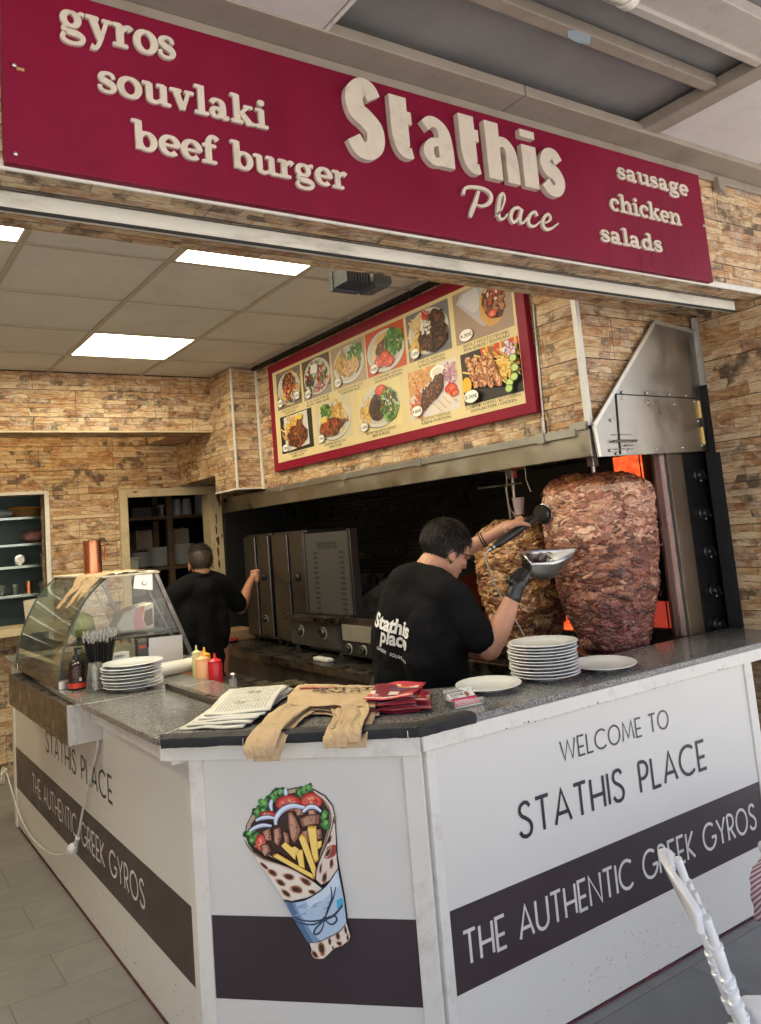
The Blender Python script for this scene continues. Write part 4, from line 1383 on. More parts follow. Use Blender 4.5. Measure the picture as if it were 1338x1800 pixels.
o = part("wrapper_ends", mb2, MAT("clear film", (0.42, 0.42, 0.42), 0.2), t, smooth=60)
o["kind"] = "stuff"
# stacked clear cups, upside down
t = thing("plastic_cup_stack", "upturned stack of clear plastic cups in front of the straws", "cup stack", (0.985, 3.68, GZ))
M0 = Matrix.Translation(t.location)
m_clear = GLASS("clear cup plastic", (0.86, 0.87, 0.87), 0.30)
for k in range(6):
    z0 = k * 0.009
    part("cup", MB().lathe([(0.039, z0), (0.0405, z0 + 0.003), (0.038, z0 + 0.004), (0.028, z0 + 0.075), (0, z0 + 0.077)], 24, M0), m_clear, t, smooth=40)
# paper roll, steel sheet, dark box, white box
tag(MB().tube([(1.15, 3.72, GZ + 0.032), (1.47, 3.765, GZ + 0.034)], 0.031, 28).build("paper_roll", MAT("white paper roll", (0.74, 0.73, 0.68), 0.75, var=0.04), smooth=40), "white paper roll lying behind the left plate stack", "paper roll")
t = thing("card_stand", "bare steel back of a table sign behind the paper roll", "sign stand", (1.355, 3.80, GZ))
mbx = MB().prism([(1.268, 1.06), (1.436, 1.08), (1.438, 1.195), (1.272, 1.201)], lambda u, v, d: (u, d, v), 3.80, 3.803)
mbx.box(1.28, 1.43, 3.803, 3.85, 1.022, 1.10)
part("plate", mbx, MAT("satin aluminium", (0.50, 0.50, 0.50), 0.4, 0.7, var=0.04), t)
t = thing("dark_box", "dark box with orange letters left of the steel sign back", "box", (1.25, 3.83, GZ))
part("carton", MB().box(1.222, 1.267, 3.81, 3.86, 1.023, 1.20), MAT("dark grey carton", (0.055, 0.055, 0.055), 0.5), t, bevel=0.003)
mbx = MB()
f = lambda u, v, d: (u, 3.81 - d, v)
mbx.prism([(1.222, 1.185), (1.267, 1.185), (1.267, 1.199), (1.222, 1.199)], f, 0.0, 0.0008, srgb(96, 96, 90))
put_text(mbx, "DNA", f, 1.225, 1.158, width=0.034, height=0.016, d=0.001, col=srgb(224, 96, 34), bold=0.02)
part("print", mbx, m_print, t)
t = thing("white_box", "small white printed box behind the left plate stack", "box", (1.13, 3.84, GZ))
part("carton", MB().box(1.085, 1.18, 3.81, 3.862, 1.023, 1.153), MAT("white carton", (0.66, 0.65, 0.60), 0.5, var=0.04), t, bevel=0.002)
mbx = MB()
put_text(mbx, "satin", f, 1.112, 1.134, width=0.045, height=0.012, d=0.001, col=srgb(60, 58, 54), bold=0.015)
for a in ([(1.095, 1.12), (1.165, 1.12), (1.165, 1.122), (1.095, 1.122)], [(1.095, 1.08), (1.097, 1.08), (1.097, 1.12), (1.095, 1.12)]):
    mbx.prism(a, f, 0, 0.001, srgb(60, 58, 54))
part("print", mbx, m_print, t)
# bottles beyond the stone on a lower ledge
wall("sauce_ledge", "dark steel ledge behind the left granite, under the sauce bottles", [(1.432, 1.60, 3.25, 3.80, 0.86, 0.9575)], m_dsteel, "ledge")
def squeeze(x, y, r, h, col, lab):
    t = thing("squeeze_bottle", lab, "squeeze bottle", (x, y, 0.958), 0, "sauce squeeze bottles")
    M0 = Matrix.Translation(t.location)
    c = MAT("squeeze plastic", col, 0.35, var=0.05)
    part("body", MB().lathe([(0, 0), (r, 0), (r * 1.02, 0.006), (r * 1.02, h), (r * 0.95, h + 0.006)], 26, M0), c, t, smooth=40)
    part("cap", MB().lathe([(r * 0.98, h + 0.004), (r * 0.98, h + 0.016), (r * 0.55, h + 0.022), (r * 0.26, h + 0.026), (0.004, h + 0.048), (0, h + 0.049)], 20, M0), c, t, smooth=40)
squeeze(1.478, 3.515, 0.032, 0.118, srgb(196, 30, 40), "red ketchup squeeze bottle beside the white roll")
squeeze(1.432, 3.55, 0.032, 0.132, srgb(232, 172, 122), "salmon coloured sauce bottle left of the red one")
squeeze(1.470, 3.615, 0.028, 0.138, srgb(232, 168, 40), "yellow mustard squeeze bottle behind the red one")
squeeze(1.465, 3.70, 0.022, 0.142, srgb(216, 212, 160), "pale cream squeeze bottle furthest left of the sauces")
t = thing("salt_shaker", "small steel capped shaker right of the red bottle", "shaker", (1.545, 3.48, 0.958))
M0 = Matrix.Translation(t.location)
part("body", MB().lathe([(0, 0), (0.017, 0), (0.017, 0.05)], 18, M0), MAT("pale shaker", (0.5, 0.48, 0.44), 0.4), t, smooth=40)
part("cap", MB().lathe([(0.0175, 0.048), (0.0175, 0.066), (0.012, 0.072), (0, 0.073)], 18, M0), m_steel, t, smooth=40)
# steel rail lying on the stone
mbx = MB()
mbx.box(1.205, 1.262, 2.852, 3.42, GZ + 0.0005, GZ + 0.004)
mbx.box(1.205, 1.212, 2.852, 3.42, GZ + 0.004, GZ + 0.024)
mbx.box(1.212, 1.235, 2.852, 3.42, GZ + 0.020, GZ + 0.024)
tag(mbx.build("metal_channel", m_dsteel, bevel=0.0015), "dark steel channel strip lying on the left granite", "metal strip")
# jars wrapped in film on the low shelf inside
wall("inner_bench", "low dark bench behind the counter corner", [(1.62, 2.0, 3.2, 4.4, 0.0, 0.86)], m_dsteel, "bench")
t = thing("jar_pack", "film wrapped pack of dark jars on the low inner bench", "jar pack", (1.76, 3.42, 0.861))
for i in range(3):
    for j in range(2):
        part("jar", MB().lathe([(0, 0), (0.032, 0), (0.034, 0.06), (0.03, 0.075), (0.034, 0.078), (0.034, 0.09), (0, 0.09)], 18, Matrix.Translation((1.69 + i * 0.07, 3.38 + j * 0.075, 0.861))), MAT("olive jar", (0.10, 0.085, 0.045), 0.2, var=0.4), t, smooth=40)

# padded black edge along the corner of the stone
def pad(name, path, t):
    mb = MB()
    q = spline(path, 10)
    prof = [(-0.010, -0.021), (0.004, -0.022), (0.006, -0.006), (0.003, 0.006), (-0.016, 0.011), (-0.050, 0.010), (-0.054, 0.006), (-0.018, 0.004), (-0.012, -0.004)]
    n = len(prof)
    v, f = [], []
    for i, p in enumerate(q):
        p = Vector(p)
        d = (Vector(q[min(len(q) - 1, i + 1)]) - Vector(q[max(0, i - 1)])).normalized()
        o = Vector((d.y, -d.x, 0))
        for k, (a, b) in enumerate(prof):
            w = 0.003 * noise.noise((i * 0.4, k * 0.3, 2)) + 0.0015 * noise.noise((i * 1.7, k, 5))
            v.append(p + o * (a + w) + Vector((0, 0, b + w)))
    for i in range(len(q) - 1):
        for k in range(n):
            f.append((i * n + k, (i + 1) * n + k, (i + 1) * n + (k + 1) % n, i * n + (k + 1) % n))
    f.append(tuple(range(n)))
    f.append(tuple((len(q) - 1) * n + k for k in range(n - 1, -1, -1)))
    mb.add(v, f)
    return part(name, mb, MAT("black padded cloth", (0.014, 0.015, 0.018), 0.75, bump=0.5, bs=90), t, smooth=50)
t = thing("edge_padding", "black padded cloth wrapped over the corner edge of the granite", "edge padding", (1.15, 2.27, 1.022))
pad("padding", [(0.872, 2.537, GZ), (0.89, 2.523, GZ), (1.0, 2.426, GZ), (1.2, 2.25, GZ), (1.4, 2.074, GZ), (1.47, 2.013, GZ), (1.485, 2.004, GZ), (1.56, 2.003, GZ), (1.70, 2.003, GZ)], t)
mbx = MB()
for u in (1.07, 1.27, 1.45):
    y = 2.523 - (u - 0.89) / 0.58 * 0.51
    mbx.tube([(u - 0.004, y - 0.012, 1.022), (u - 0.006, y - 0.015, 1.005), (u - 0.002, y - 0.013, 0.992)], 0.0012, 5)
part("thread", mbx, m_trim, t)

# newspapers printed as wrapping paper
m_news = MAT("newsprint", (0.60, 0.59, 0.54), 0.85, var=0.06, bump=0.15)
def sheet_fn(c, ax, ay, w, h, wav, seed, lift):
    ax, ay = Vector(ax), Vector(ay)
    def fn(a, b):
        p = Vector(c) + ax * ((a - 0.5) * w) + ay * ((b - 0.5) * h)
        p.z += wav * noise.noise((a * 3 + seed, b * 2.5, seed)) + lift(a, b)
        return p
    return fn
ang = math.atan2(0.48, 0.42)
AX, AY = (math.cos(ang), math.sin(ang), 0), (-math.sin(ang), math.cos(ang), 0)
for k in range(5):
    t_ = "newspaper"
    fn = sheet_fn((1.245 + 0.008 * k, 2.735 + 0.004 * k, GZ + 0.005 + 0.0065 * k), (math.cos(ang + 0.05 * (k - 2)), math.sin(ang + 0.05 * (k - 2)), 0), (-math.sin(ang + 0.05 * (k - 2)), math.cos(ang + 0.05 * (k - 2)), 0), 0.56 - 0.03 * k, 0.225, 0.006, k * 2.3,
                  lambda a, b: 0.018 * (1 - b) * max(0, 0.55 - abs(a - 0.45)) - 0.010 * max(0, 0.15 - a))
    mb = MB().grid(fn, 30, 14)
    lab = ["lowest folded newspaper sheet in the pile by the padded edge", "second lowest folded newspaper sheet in the pile", "middle folded newspaper sheet in the pile", "second highest folded newspaper sheet in the pile", "topmost folded newspaper sheet with print and sketches"][k]
    o = tag(mb.build("newspaper", m_news, smooth=60, solid=0.0035), lab, "newspaper", "folded newspapers on the granite")
    if k == 4:
        mp = MB()
        def on(u, v, d, fn=fn):
            p = fn(u, v)
            return (p.x, p.y, p.z + 0.0026 + d)
        ink = srgb(104, 104, 106)
        for c0 in range(5):
            for r in range(16):
                if c0 in (1, 3) and 3 < r < 12:
                    continue
                u0 = 0.06 + c0 * 0.185
                v0 = 0.10 + r * 0.05
                for s in range(8):
                    u1 = u0 + s * 0.0205
                    if random.random() < 0.85:
                        mp.grid(lambda a, b: on(u1 + a * 0.0165, v0 + b * 0.011, 0.0002), 1, 1, ink)
        for c0 in (1, 3):
            u0 = 0.06 + c0 * 0.185
            for s in range(26):
                a = random.uniform(0, 6.3)
                cu, cv = u0 + random.uniform(0.03, 0.14), random.uniform(0.32, 0.66)
                pts = [(cu + 0.02 * math.cos(a + q * 0.7) * (1 + 0.2 * q), cv + 0.05 * math.sin(a + q * 0.7)) for q in range(5)]
                stroke(mp, pts, 0.006, lambda u, v, d: on(u, v, d), 0, 0.0002, ink, solid=False)
        mp.c = [ink] * len(mp.f)
        o2 = mp.build("newsprint_ink", m_print_paper)
        o2.parent = o

# kraft carrier bags at the corner, handles hanging over the padding
def bag(lab, body, handles, seed, printed=False):
    t = thing("kraft_bag", lab, "paper bag", tuple(body[0][0]), 0, "kraft carrier bags on the corner")
    mb = paper_strip([p for p, _ in body], [w for _, w in body], seed, 0.0065, n=44, nw=26)
    b = part("body", mb, m_kraft, t, smooth=35, solid=0.0022)
    for i, h in enumerate(handles):
        part("handle_flap", paper_strip([p for p, _ in h], [w for _, w in h], seed + i + 5, 0.0065, n=48, nw=16), m_kraft, t, smooth=22, solid=0.0018)
    return t, mb
V = Vector
# axis of the pile: body runs from back (1.64, 2.70) to the edge (1.30, 2.20)
bk = [((1.655, 2.70, 1.046), (-0.070, 0.145, 0)), ((1.56, 2.60, 1.062), (-0.078, 0.155, 0)), ((1.47, 2.48, 1.066), (-0.08, 0.15, 0.0)), ((1.40, 2.37, 1.058), (-0.085, 0.13, 0))]
h1 = [((1.39, 2.52, 1.062), (-0.04, 0.04, 0)), ((1.27, 2.445, 1.052), (-0.024, 0.045, 0)), ((1.19, 2.36, 1.050), (-0.026, 0.036, 0)), ((1.125, 2.30, 1.042), (-0.032, 0.030, 0)), ((1.085, 2.265, 1.014), (-0.034, 0.030, 0.0)), ((1.080, 2.255, 0.984), (-0.026, 0.022, 0))]
h2 = [((1.46, 2.32, 1.060), (-0.036, 0.036, 0)), ((1.405, 2.235, 1.052), (-0.030, 0.030, 0)), ((1.340, 2.165, 1.046), (-0.030, 0.028, 0)), ((1.298, 2.120, 1.034), (-0.032, 0.029, 0)), ((1.285, 2.105, 1.006), (-0.030, 0.026, 0))]
def sh(seq, dx, dy, dz, s=1.0):
    return [((p[0] + dx, p[1] + dy, p[2] + dz), (w[0] * s, w[1] * s, w[2])) for p, w in seq]
bag("lowest brown paper carrier bag, its handles half hidden", sh(bk, 0.0, -0.02, -0.026), [sh(h1, 0.012, -0.005, -0.016, 1.1), sh(h2, 0.02, 0.0, -0.018)], 2.0)
bag("middle brown paper carrier bag in the corner pile", sh(bk, -0.01, 0.02, -0.013, 0.96), [sh(h1, -0.012, 0.012, -0.006, 0.9), sh(h2, -0.03, 0.018, -0.010, 0.9)], 6.0)
tb_, mbb = bag("topmost brown paper carrier bag with red and black print", bk, [h1, h2], 11.0, True)
# its print, draped on the body
bv = [Vector(p) + tb_.location for p in mbb.v]
tree = BVHTree.FromPolygons(bv, mbb.f)
mp = MB()
bx = (Vector((1.39, 2.37, 0)) - Vector((1.655, 2.70, 0))).normalized()
by = Vector((-bx.y, bx.x, 0))
org = Vector((1.615, 2.645, 0))
def onbag(u, v, d):
    p = org + by * u + bx * v
    h = tree.ray_cast(Vector((p.x, p.y, 1.3)), Vector((0, 0, -1)))
    return (p.x, p.y, (h[0].z if h[0] else 1.07) + 0.0045 + d)
black, redc = srgb(42, 30, 26), srgb(170, 34, 36)
put_text(mp, "STATHIS", onbag, 0.155, 0.145, width=0.25, height=0.036, d=0.001, col=black, bold=0.03, rot=PI)
put_text(mp, "PLACE", onbag, 0.085, 0.205, width=0.14, height=0.026, d=0.001, col=black, bold=0.02, rot=PI)
mp.grid(lambda a, b: onbag(-0.02 - 0.13 * a, 0.048 + 0.034 * b, 0.0004), 8, 3, redc)
put_text(mp, "SOUVLAKI", onbag, -0.03, 0.076, width=0.11, height=0.018, d=0.0012, col=srgb(214, 180, 140), bold=0.01, rot=PI)
for k in range(9):
    stroke(mp, [(0.15 - 0.03 * k, 0.030 + 0.003 * (k % 3)), (0.132 - 0.03 * k, 0.030 + 0.003 * (k % 2))], 0.004, onbag, 0, 0.0006, black, solid=False)
mp.v = [tuple(Vector(q) - tb_.location) for q in mp.v]
o = mp.build("print", m_print_paper)
o.parent = tb_

# flyers
fl_lab = ["lowest", "second lowest", "third from the bottom", "fourth from the bottom", "middle", "fourth from the top", "third from the top", "second from the top", "topmost"]
fcol = [srgb(150, 20, 48), srgb(120, 14, 40), srgb(196, 60, 72), srgb(90, 60, 96), srgb(206, 150, 60), srgb(228, 214, 200)]
for k in range(9):
    mb = MB()
    a = ang - 0.02 + random.uniform(-0.22, 0.22)
    c = Vector((1.64 + random.uniform(-0.025, 0.025), 2.325 + random.uniform(-0.025, 0.025), GZ + 0.004 + k * 0.0058))
    ax, ay = Vector((math.cos(a), math.sin(a), 0)), Vector((-math.sin(a), math.cos(a), 0))
    w, h = 0.29, 0.16
    def fn(x, y, c=c, ax=ax, ay=ay, k=k):
        p = c + ax * ((x - 0.5) * w) + ay * ((y - 0.5) * h)
        p.z += 0.012 * noise.noise((x * 2 + k, y * 1.5, k * 1.7)) + 0.006 * math.sin(x * 3 + k) * (k / 9)
        return p
    nu, nv = 18, 10
    base = fcol[k % 3]
    mb.grid(fn, nu, nv, base)
    for i, fc in enumerate(mb.f):
        iu, iv = i % nu, i // nu
        s = noise.noise((iu * 0.22 + k * 3, iv * 0.35, k))
        if 3 < iu < 15 and s > 0.18:
            mb.c[i] = fcol[3 + (iu // 4 + k) % 3]
        elif iu in (1,):
            mb.c[i] = fcol[5]
    o = tag(mb.build("menu_flyer", m_print_gloss, smooth=40, solid=0.0022), "%s crimson menu flyer in the messy pile beside the paper bags" % fl_lab[k], "flyer", "menu flyers on the corner")
    if k == 8:
        mp = MB()
        def onf(u, v, d, fn=fn):
            p = fn(u, v)
            return (p.x, p.y, p.z + 0.0018 + d)
        put_text(mp, "STATHIS PLACE", onf, 0.12, 0.78, width=0.7, height=0.11, d=0.0004, col=srgb(232, 214, 206), bold=0.015)
        put_text(mp, "MENU", onf, 0.3, 0.55, width=0.3, height=0.12, d=0.0004, col=srgb(232, 214, 206))
        q = mp.build("print", m_print)
        q.parent = o
# loose flyer lying flat under the pile's front edge
# card holder
t = thing("card_holder", "clear acrylic holder with white and pink business cards", "card holder", (1.765, 2.13, GZ))
rz = Matrix.Translation(t.location) @ Matrix.Rotation(R(-6), 4, 'Z')
m_acr = GLASS("clear acrylic", (0.93, 0.95, 0.96), 0.18)
mbx = MB()
mbx.box(-0.058, 0.058, -0.03, 0.03, 0, 0.003, M=rz)
mbx.box(-0.058, 0.058, -0.032, -0.030, 0, 0.026, M=rz)
mbx.box(-0.058, 0.058, 0.028, 0.031, 0.003, 0.055, M=rz)
mbx.box(-0.058, -0.0555, -0.03, 0.028, 0.003, 0.024, M=rz)
mbx.box(0.0555, 0.058, -0.03, 0.028, 0.003, 0.024, M=rz)
part("holder", mbx, m_acr, t)
tl = rz @ Matrix.Translation((0, -0.026, 0.004)) @ Matrix.Rotation(R(-52), 4, 'X')
mbx = MB()
mbx.box(-0.05, 0.05, 0, 0.022, 0, 0.062, col=srgb(225, 220, 214), M=tl)
fcard = lambda u, v, d: tl @ Vector((u, -d, v))
mbx.prism([(-0.05, 0.004), (0.05, 0.004), (0.05, 0.036), (-0.05, 0.036)], fcard, 0.0, 0.0006, srgb(206, 70, 112))
mbx.prism([(-0.05, 0.034), (0.05, 0.034), (0.05, 0.037), (-0.05, 0.037)], fcard, 0.0, 0.0009, srgb(150, 26, 50))
put_text(mbx, "STATHIS", fcard, -0.042, 0.047, width=0.05, height=0.010, d=0.001, col=srgb(36, 30, 30), bold=0.02)
put_text(mbx, "place", fcard, -0.038, 0.040, width=0.02, height=0.005, d=0.001, col=srgb(36, 30, 30), bold=0.01)
mbx.prism([(0.022 + 0.009 * math.cos(a * 0.7), 0.049 + 0.010 * math.sin(a * 0.7)) for a in range(9)], fcard, 0, 0.001, srgb(150, 96, 70))
for k in range(4):
    mbx.prism([(-0.038, 0.009 + k * 0.006), (0.036 - 0.008 * k, 0.009 + k * 0.006), (0.036 - 0.008 * k, 0.011 + k * 0.006), (-0.038, 0.011 + k * 0.006)], fcard, 0, 0.0011, srgb(240, 200, 210))
part("cards", mbx, m_print, t)

# white flex hanging down the left side with its plug
t = thing("power_cord", "white power cord with plug hanging on the left counter side", "cord", (0.96, 3.95, 0.3))
mbx = MB().tube(spline([(0.962, 3.60, 0.86), (0.958, 3.60, 0.80), (0.955, 3.72, 0.66), (0.955, 3.83, 0.53), (0.955, 3.93, 0.40), (0.955, 3.975, 0.34)], 8), 0.0052, 8)
mbx.tube(spline([(0.958, 4.03, 0.27), (0.955, 4.20, 0.21), (0.955, 4.56, 0.115), (0.955, 5.05, 0.075), (0.955, 5.40, 0.13), (0.950, 5.56, 0.22), (0.94, 5.70, 0.30), (0.93, 5.9, 0.22), (0.97, 6.2, 0.08), (0.9, 6.5, 0.02)], 8), 0.004, 8)
for k in range(3):
    mbx.tube(spline([(0.93 + 0.02 * math.cos(a), 5.72 + 0.06 * math.cos(a + k), 0.27 + 0.05 * math.sin(a + k * 0.4)) for a in [i * 0.63 for i in range(11)]], 3), 0.004, 6)
part("flex", mbx, m_trim, t, smooth=60)
mbx = MB().lathe([(0, 0), (0.022, 0), (0.025, 0.004), (0.025, 0.020), (0.020, 0.032), (0.010, 0.040), (0, 0.041)], 22, Matrix.Translation((0.955, 4.02, 0.287)) @ Matrix.Rotation(R(-90), 4, 'Y') @ Matrix.Rotation(0.3, 4, 'X'))
mbx.tube([(0.953, 3.965, 0.345), (0.953, 4.0, 0.305)], 0.011, 12)
part("plug", mbx, MAT("white plug plastic", (0.7, 0.71, 0.72), 0.3), t, smooth=45)
# ------------------------------------------------------------------ gyro grill at the right end
def meat_mat(name):
    m = NT(name)
    a = m.n("VertexColor", layer_name="Col")
    c = m.coords("Object")
    n1 = m.noise(c, 55.0, 6, 0.65, 0.8)
    n2 = m.noise(m.coords("Object", (1, 1, 2.2)), 140.0, 4, 0.6, 0.6)
    col = m.mix(1.0, a.outputs["Color"], m.ramp(n1, [(0.30, (0.62, 0.56, 0.52)), (0.52, (1, 1, 1)), (0.72, (1.28, 1.24, 1.18))]), 'MULTIPLY')
    col = m.mix(m.ramp(n2, [(0.60, (0, 0, 0)), (0.72, (0.30,) * 3)]), col, srgb(216, 184, 160))
    m.l(col, m.b.inputs["Base Color"])
    m.l(m.ramp(n1, [(0.3, (0.46,) * 3), (0.7, (0.24,) * 3)]), m.b.inputs["Roughness"])
    m.set(Subsurface_Weight=0.06, Subsurface_Scale=0.01, Coat_Weight=0.25, Coat_Roughness=0.22)
    m.bump(m.math('ADD', n1, m.math('MULTIPLY', n2, 0.6)), 0.8, 0.005)
    return m.m


def vnoise(nu, nv, cu, cv, rng):
    """tileable-in-u value noise on a grid"""
    g = rng.random((cv + 2, cu))
    U = np.linspace(0, cu, nu, endpoint=False)
    W = np.linspace(0, cv, nv)
    iu, iv = U.astype(int), np.minimum(W.astype(int), cv)
    fu, fv = U - iu, W - iv
    fu, fv = fu * fu * (3 - 2 * fu), fv * fv * (3 - 2 * fv)
    a = g[iv][:, iu % cu]
    b = g[iv][:, (iu + 1) % cu]
    c_ = g[np.minimum(iv + 1, cv + 1)][:, iu % cu]
    d = g[np.minimum(iv + 1, cv + 1)][:, (iu + 1) % cu]
    return (a * (1 - fu) + b * fu) * (1 - fv)[:, None] + (c_ * (1 - fu) + d * fu) * fv[:, None]


def make_meat(name, cx, cy, prof, pal, seed, nflap, NT_=640, NZ=430, thick=0.013):
    rng = np.random.default_rng(seed)
    pr = spline(prof, 12)
    rr = np.array([max(p[0], 0.0) for p in pr])
    zz = np.array([p[1] for p in pr])
    s = np.concatenate([[0], np.cumsum(np.hypot(np.diff(rr), np.diff(zz)))])
    S = np.linspace(0, s[-1], NZ)
    r0, z0 = np.interp(S, s, rr), np.interp(S, s, zz)
    dr, dz = np.gradient(r0, S), np.gradient(z0, S)
    th = np.linspace(0, 2 * np.pi, NT_, endpoint=False)
    H = np.zeros((NZ, NT_))
    Cc = np.zeros((NZ, NT_, 3))
    Cc[:] = np.array(pal(0.5, rng))
    ds = S[1] - S[0]
    edge = vnoise(NT_, NZ, 90, 60, rng) - 0.5
    edge2 = vnoise(NT_, NZ, 220, 150, rng) - 0.5
    for i in range(nflap):
        k = int(rng.integers(0, NZ))
        tz = S[k] / s[-1]
        R_ = max(r0[k], 0.05)
        big = rng.random() < 0.16
        a = rng.uniform(0.026, 0.070) if big else rng.uniform(0.008, 0.034)
        b = rng.uniform(0.010, 0.022) if big else rng.uniform(0.0032, 0.010)
        hk = int(b * 1.5 / ds) + 2
        ht = int(a * 1.5 / (R_ * 2 * np.pi / NT_)) + 2
        ht = min(ht, NT_ // 2 - 1)
        c0 = int(rng.integers(0, NT_))
        ks = np.arange(max(0, k - hk), min(NZ, k + hk + 1))
        ts = np.arange(c0 - ht, c0 + ht + 1)
        P_, Q = np.meshgrid((ts - c0) * R_ * 2 * np.pi / NT_, (ks - k) * ds)
        rot = rng.normal(0, 0.35)
        p = (P_ * np.cos(rot) + Q * np.sin(rot)) / a
        q = (-P_ * np.sin(rot) + Q * np.cos(rot)) / b
        ix = np.ix_(ks, ts % NT_)
        d2 = p * p + q * q + edge[ix] * 1.5 + edge2[ix] * 0.8
        ins = d2 < 1
        lift = rng.uniform(0, 1) ** 1.5
        # profile runs bottom to top or top to bottom; the free lower edge stands out
        sgn = np.sign(dz[k]) if abs(dz[k]) > 1e-6 else 1
        h = thick * (1.15 if big else 1.0) * (0.25 + 0.75 * lift) * (0.65 - 0.35 * sgn * np.clip(q, -1, 1)) * np.clip(1 - d2, 0, 1) ** 0.22 + 0.0025 * (p * rng.normal(0, 1))
        cur = H[ix]
        m = ins & (h > cur)
        cur[m] = h[m]
        H[ix] = cur
        cc = Cc[ix]
        cc[m] = pal((z0[k] - zz.min()) / (zz.max() - zz.min()), rng)
        Cc[ix] = cc
    Cc *= (0.72 + 0.56 * (0.5 * vnoise(NT_, NZ, 200, 140, rng) + 0.5 * vnoise(NT_, NZ, 70, 55, rng)))[..., None]
    H += (vnoise(NT_, NZ, 26, 16, rng) - 0.5) * 0.022 + (vnoise(NT_, NZ, 60, 36, rng) - 0.5) * 0.011 + edge * 0.007 + edge2 * 0.006
    H *= np.clip(r0 / 0.10, 0, 1)[:, None]
    Rr_ = r0[:, None] + H * (dz / np.hypot(dr, dz))[:, None] * np.sign(dz.sum())
    Zz = z0[:, None] - H * (dr / np.hypot(dr, dz))[:, None] * np.sign(dz.sum())
    X = Rr_ * np.cos(th)[None]
    Y = Rr_ * np.sin(th)[None]
    V_ = np.stack([X, Y, Zz], -1).reshape(-1, 3)
    j, i = np.meshgrid(np.arange(NZ - 1), np.arange(NT_), indexing='ij')
    f = np.stack([j * NT_ + i, j * NT_ + (i + 1) % NT_, (j + 1) * NT_ + (i + 1) % NT_, (j + 1) * NT_ + i], -1).reshape(-1, 4)
    # loose shreds hanging off the surface
    sv, sf, sc = [], [], []
    for q in range(150):
        k = int(rng.integers(int(NZ * 0.03), int(NZ * 0.97)))
        tz = (z0[k] - zz.min()) / (zz.max() - zz.min())
        if tz < 0.45 and rng.random() < 0.6:
            continue
        a0 = rng.uniform(0, 2 * np.pi)
        L, w = rng.uniform(0.012, 0.035), rng.uniform(0.002, 0.005)
        c = np.array(pal(tz, rng)) * 1.1
        b0 = len(V_) + len(sv)
        for g in range(5):
            u = g / 4
            rad = r0[k] + 0.012 + 0.010 * math.sin(u * 2.6)
            z = z0[k] - L * u
            aa = a0 + 0.03 * math.sin(u * 5 + q)
            ww = w * (1 - 0.6 * u * u)
            for sg in (-1, 1):
                da = sg * ww / max(rad, 0.05)
                sv.append((rad * math.cos(aa + da), rad * math.sin(aa + da), z + 0.002 * sg * math.sin(q)))
                sc.append(c)
        for g in range(4):
            o = b0 + g * 2
            sf.append((o, o + 1, o + 3, o + 2))
    me = bpy.data.meshes.new(name)
    allv = V_.tolist() + [tuple(p) for p in sv]
    me.from_pydata(allv, [], f.tolist() + sf)
    at = me.color_attributes.new("Col", 'FLOAT_COLOR', 'POINT')
    buf = np.ones((len(allv), 4))
    buf[:len(V_), :3] = Cc.reshape(-1, 3)
    if sc:
        buf[len(V_):, :3] = np.array(sc)
    at.data.foreach_set("color", buf.ravel())
    me.materials.append(meat_mat(name))
    me.shade_smooth()
    o = bpy.data.objects.new(name, me)
    COL.objects.link(o)
    return o


def lerp3(a, b, t):
    return tuple(x + (y - x) * t for x, y in zip(a, b))


def pal_pork(t, rng):
    pale = [srgb(216, 172, 154), srgb(230, 198, 180), srgb(188, 138, 120), srgb(206, 156, 134), srgb(168, 114, 94), srgb(222, 184, 160)]
    mid = [srgb(164, 116, 96), srgb(136, 88, 72), srgb(104, 62, 52), srgb(188, 144, 122), srgb(126, 70, 62), srgb(82, 50, 44), srgb(150, 96, 78)]
    low = [srgb(142, 86, 80), srgb(104, 60, 56), srgb(164, 112, 102), srgb(82, 48, 48), srgb(126, 72, 70)]
    dome = [srgb(150, 88, 54), srgb(132, 72, 46), srgb(168, 108, 66), srgb(108, 58, 40)]
    if t > 0.93:
        P_ = dome
    elif t > 0.66 + rng.normal(0, 0.06):
        P_ = pale
    elif t > 0.30 + rng.normal(0, 0.08):
        P_ = mid
    else:
        P_ = low
    c = P_[int(rng.integers(0, len(P_)))]
    k = rng.uniform(0.74, 1.12)
    return tuple(x * k * w for x, w in zip(c, (1.0, 0.93, 0.84)))


def pal_chicken(t, rng):
    P_ = [srgb(206, 164, 104), srgb(220, 186, 132), srgb(176, 128, 76), srgb(150, 102, 62), srgb(196, 148, 88), srgb(122, 80, 50), srgb(214, 176, 140)]
    if t < 0.4:
        P_ = P_ + [srgb(132, 84, 58), srgb(110, 66, 46), srgb(150, 96, 70)]
    c = P_[int(rng.integers(0, len(P_)))]
    k = rng.uniform(0.80, 1.10)
    return tuple(x * k * w for x, w in zip(c, (0.98, 0.93, 0.98)))


# the two cones
t = thing("gyro_cone", "huge browned pork gyro cone on the spit nearest the right counter", "gyro meat", (3.12, 2.625, 0.975), 0, "gyro cones on the spits")
o = make_meat("meat", 0, 0, [(0.0, 0.0), (0.10, 0.002), (0.146, 0.02), (0.160, 0.06), (0.179, 0.12), (0.202, 0.20), (0.224, 0.30), (0.242, 0.41), (0.250, 0.52), (0.257, 0.62), (0.256, 0.69), (0.246, 0.745), (0.222, 0.785), (0.16, 0.812), (0.08, 0.822), (0.0, 0.825)], pal_pork, 3, 7000, 800, 620, 0.0135)
o.parent = t
part("spit", MB().tube([(3.12, 2.625, 0.93), (3.12, 2.625, 1.90)], 0.010, 12), m_steel, t, smooth=40)
t = thing("gyro_cone", "slimmer golden chicken gyro cone on the spit behind the cook's hands", "gyro meat", (3.17, 3.23, 0.93), 0, "gyro cones on the spits")
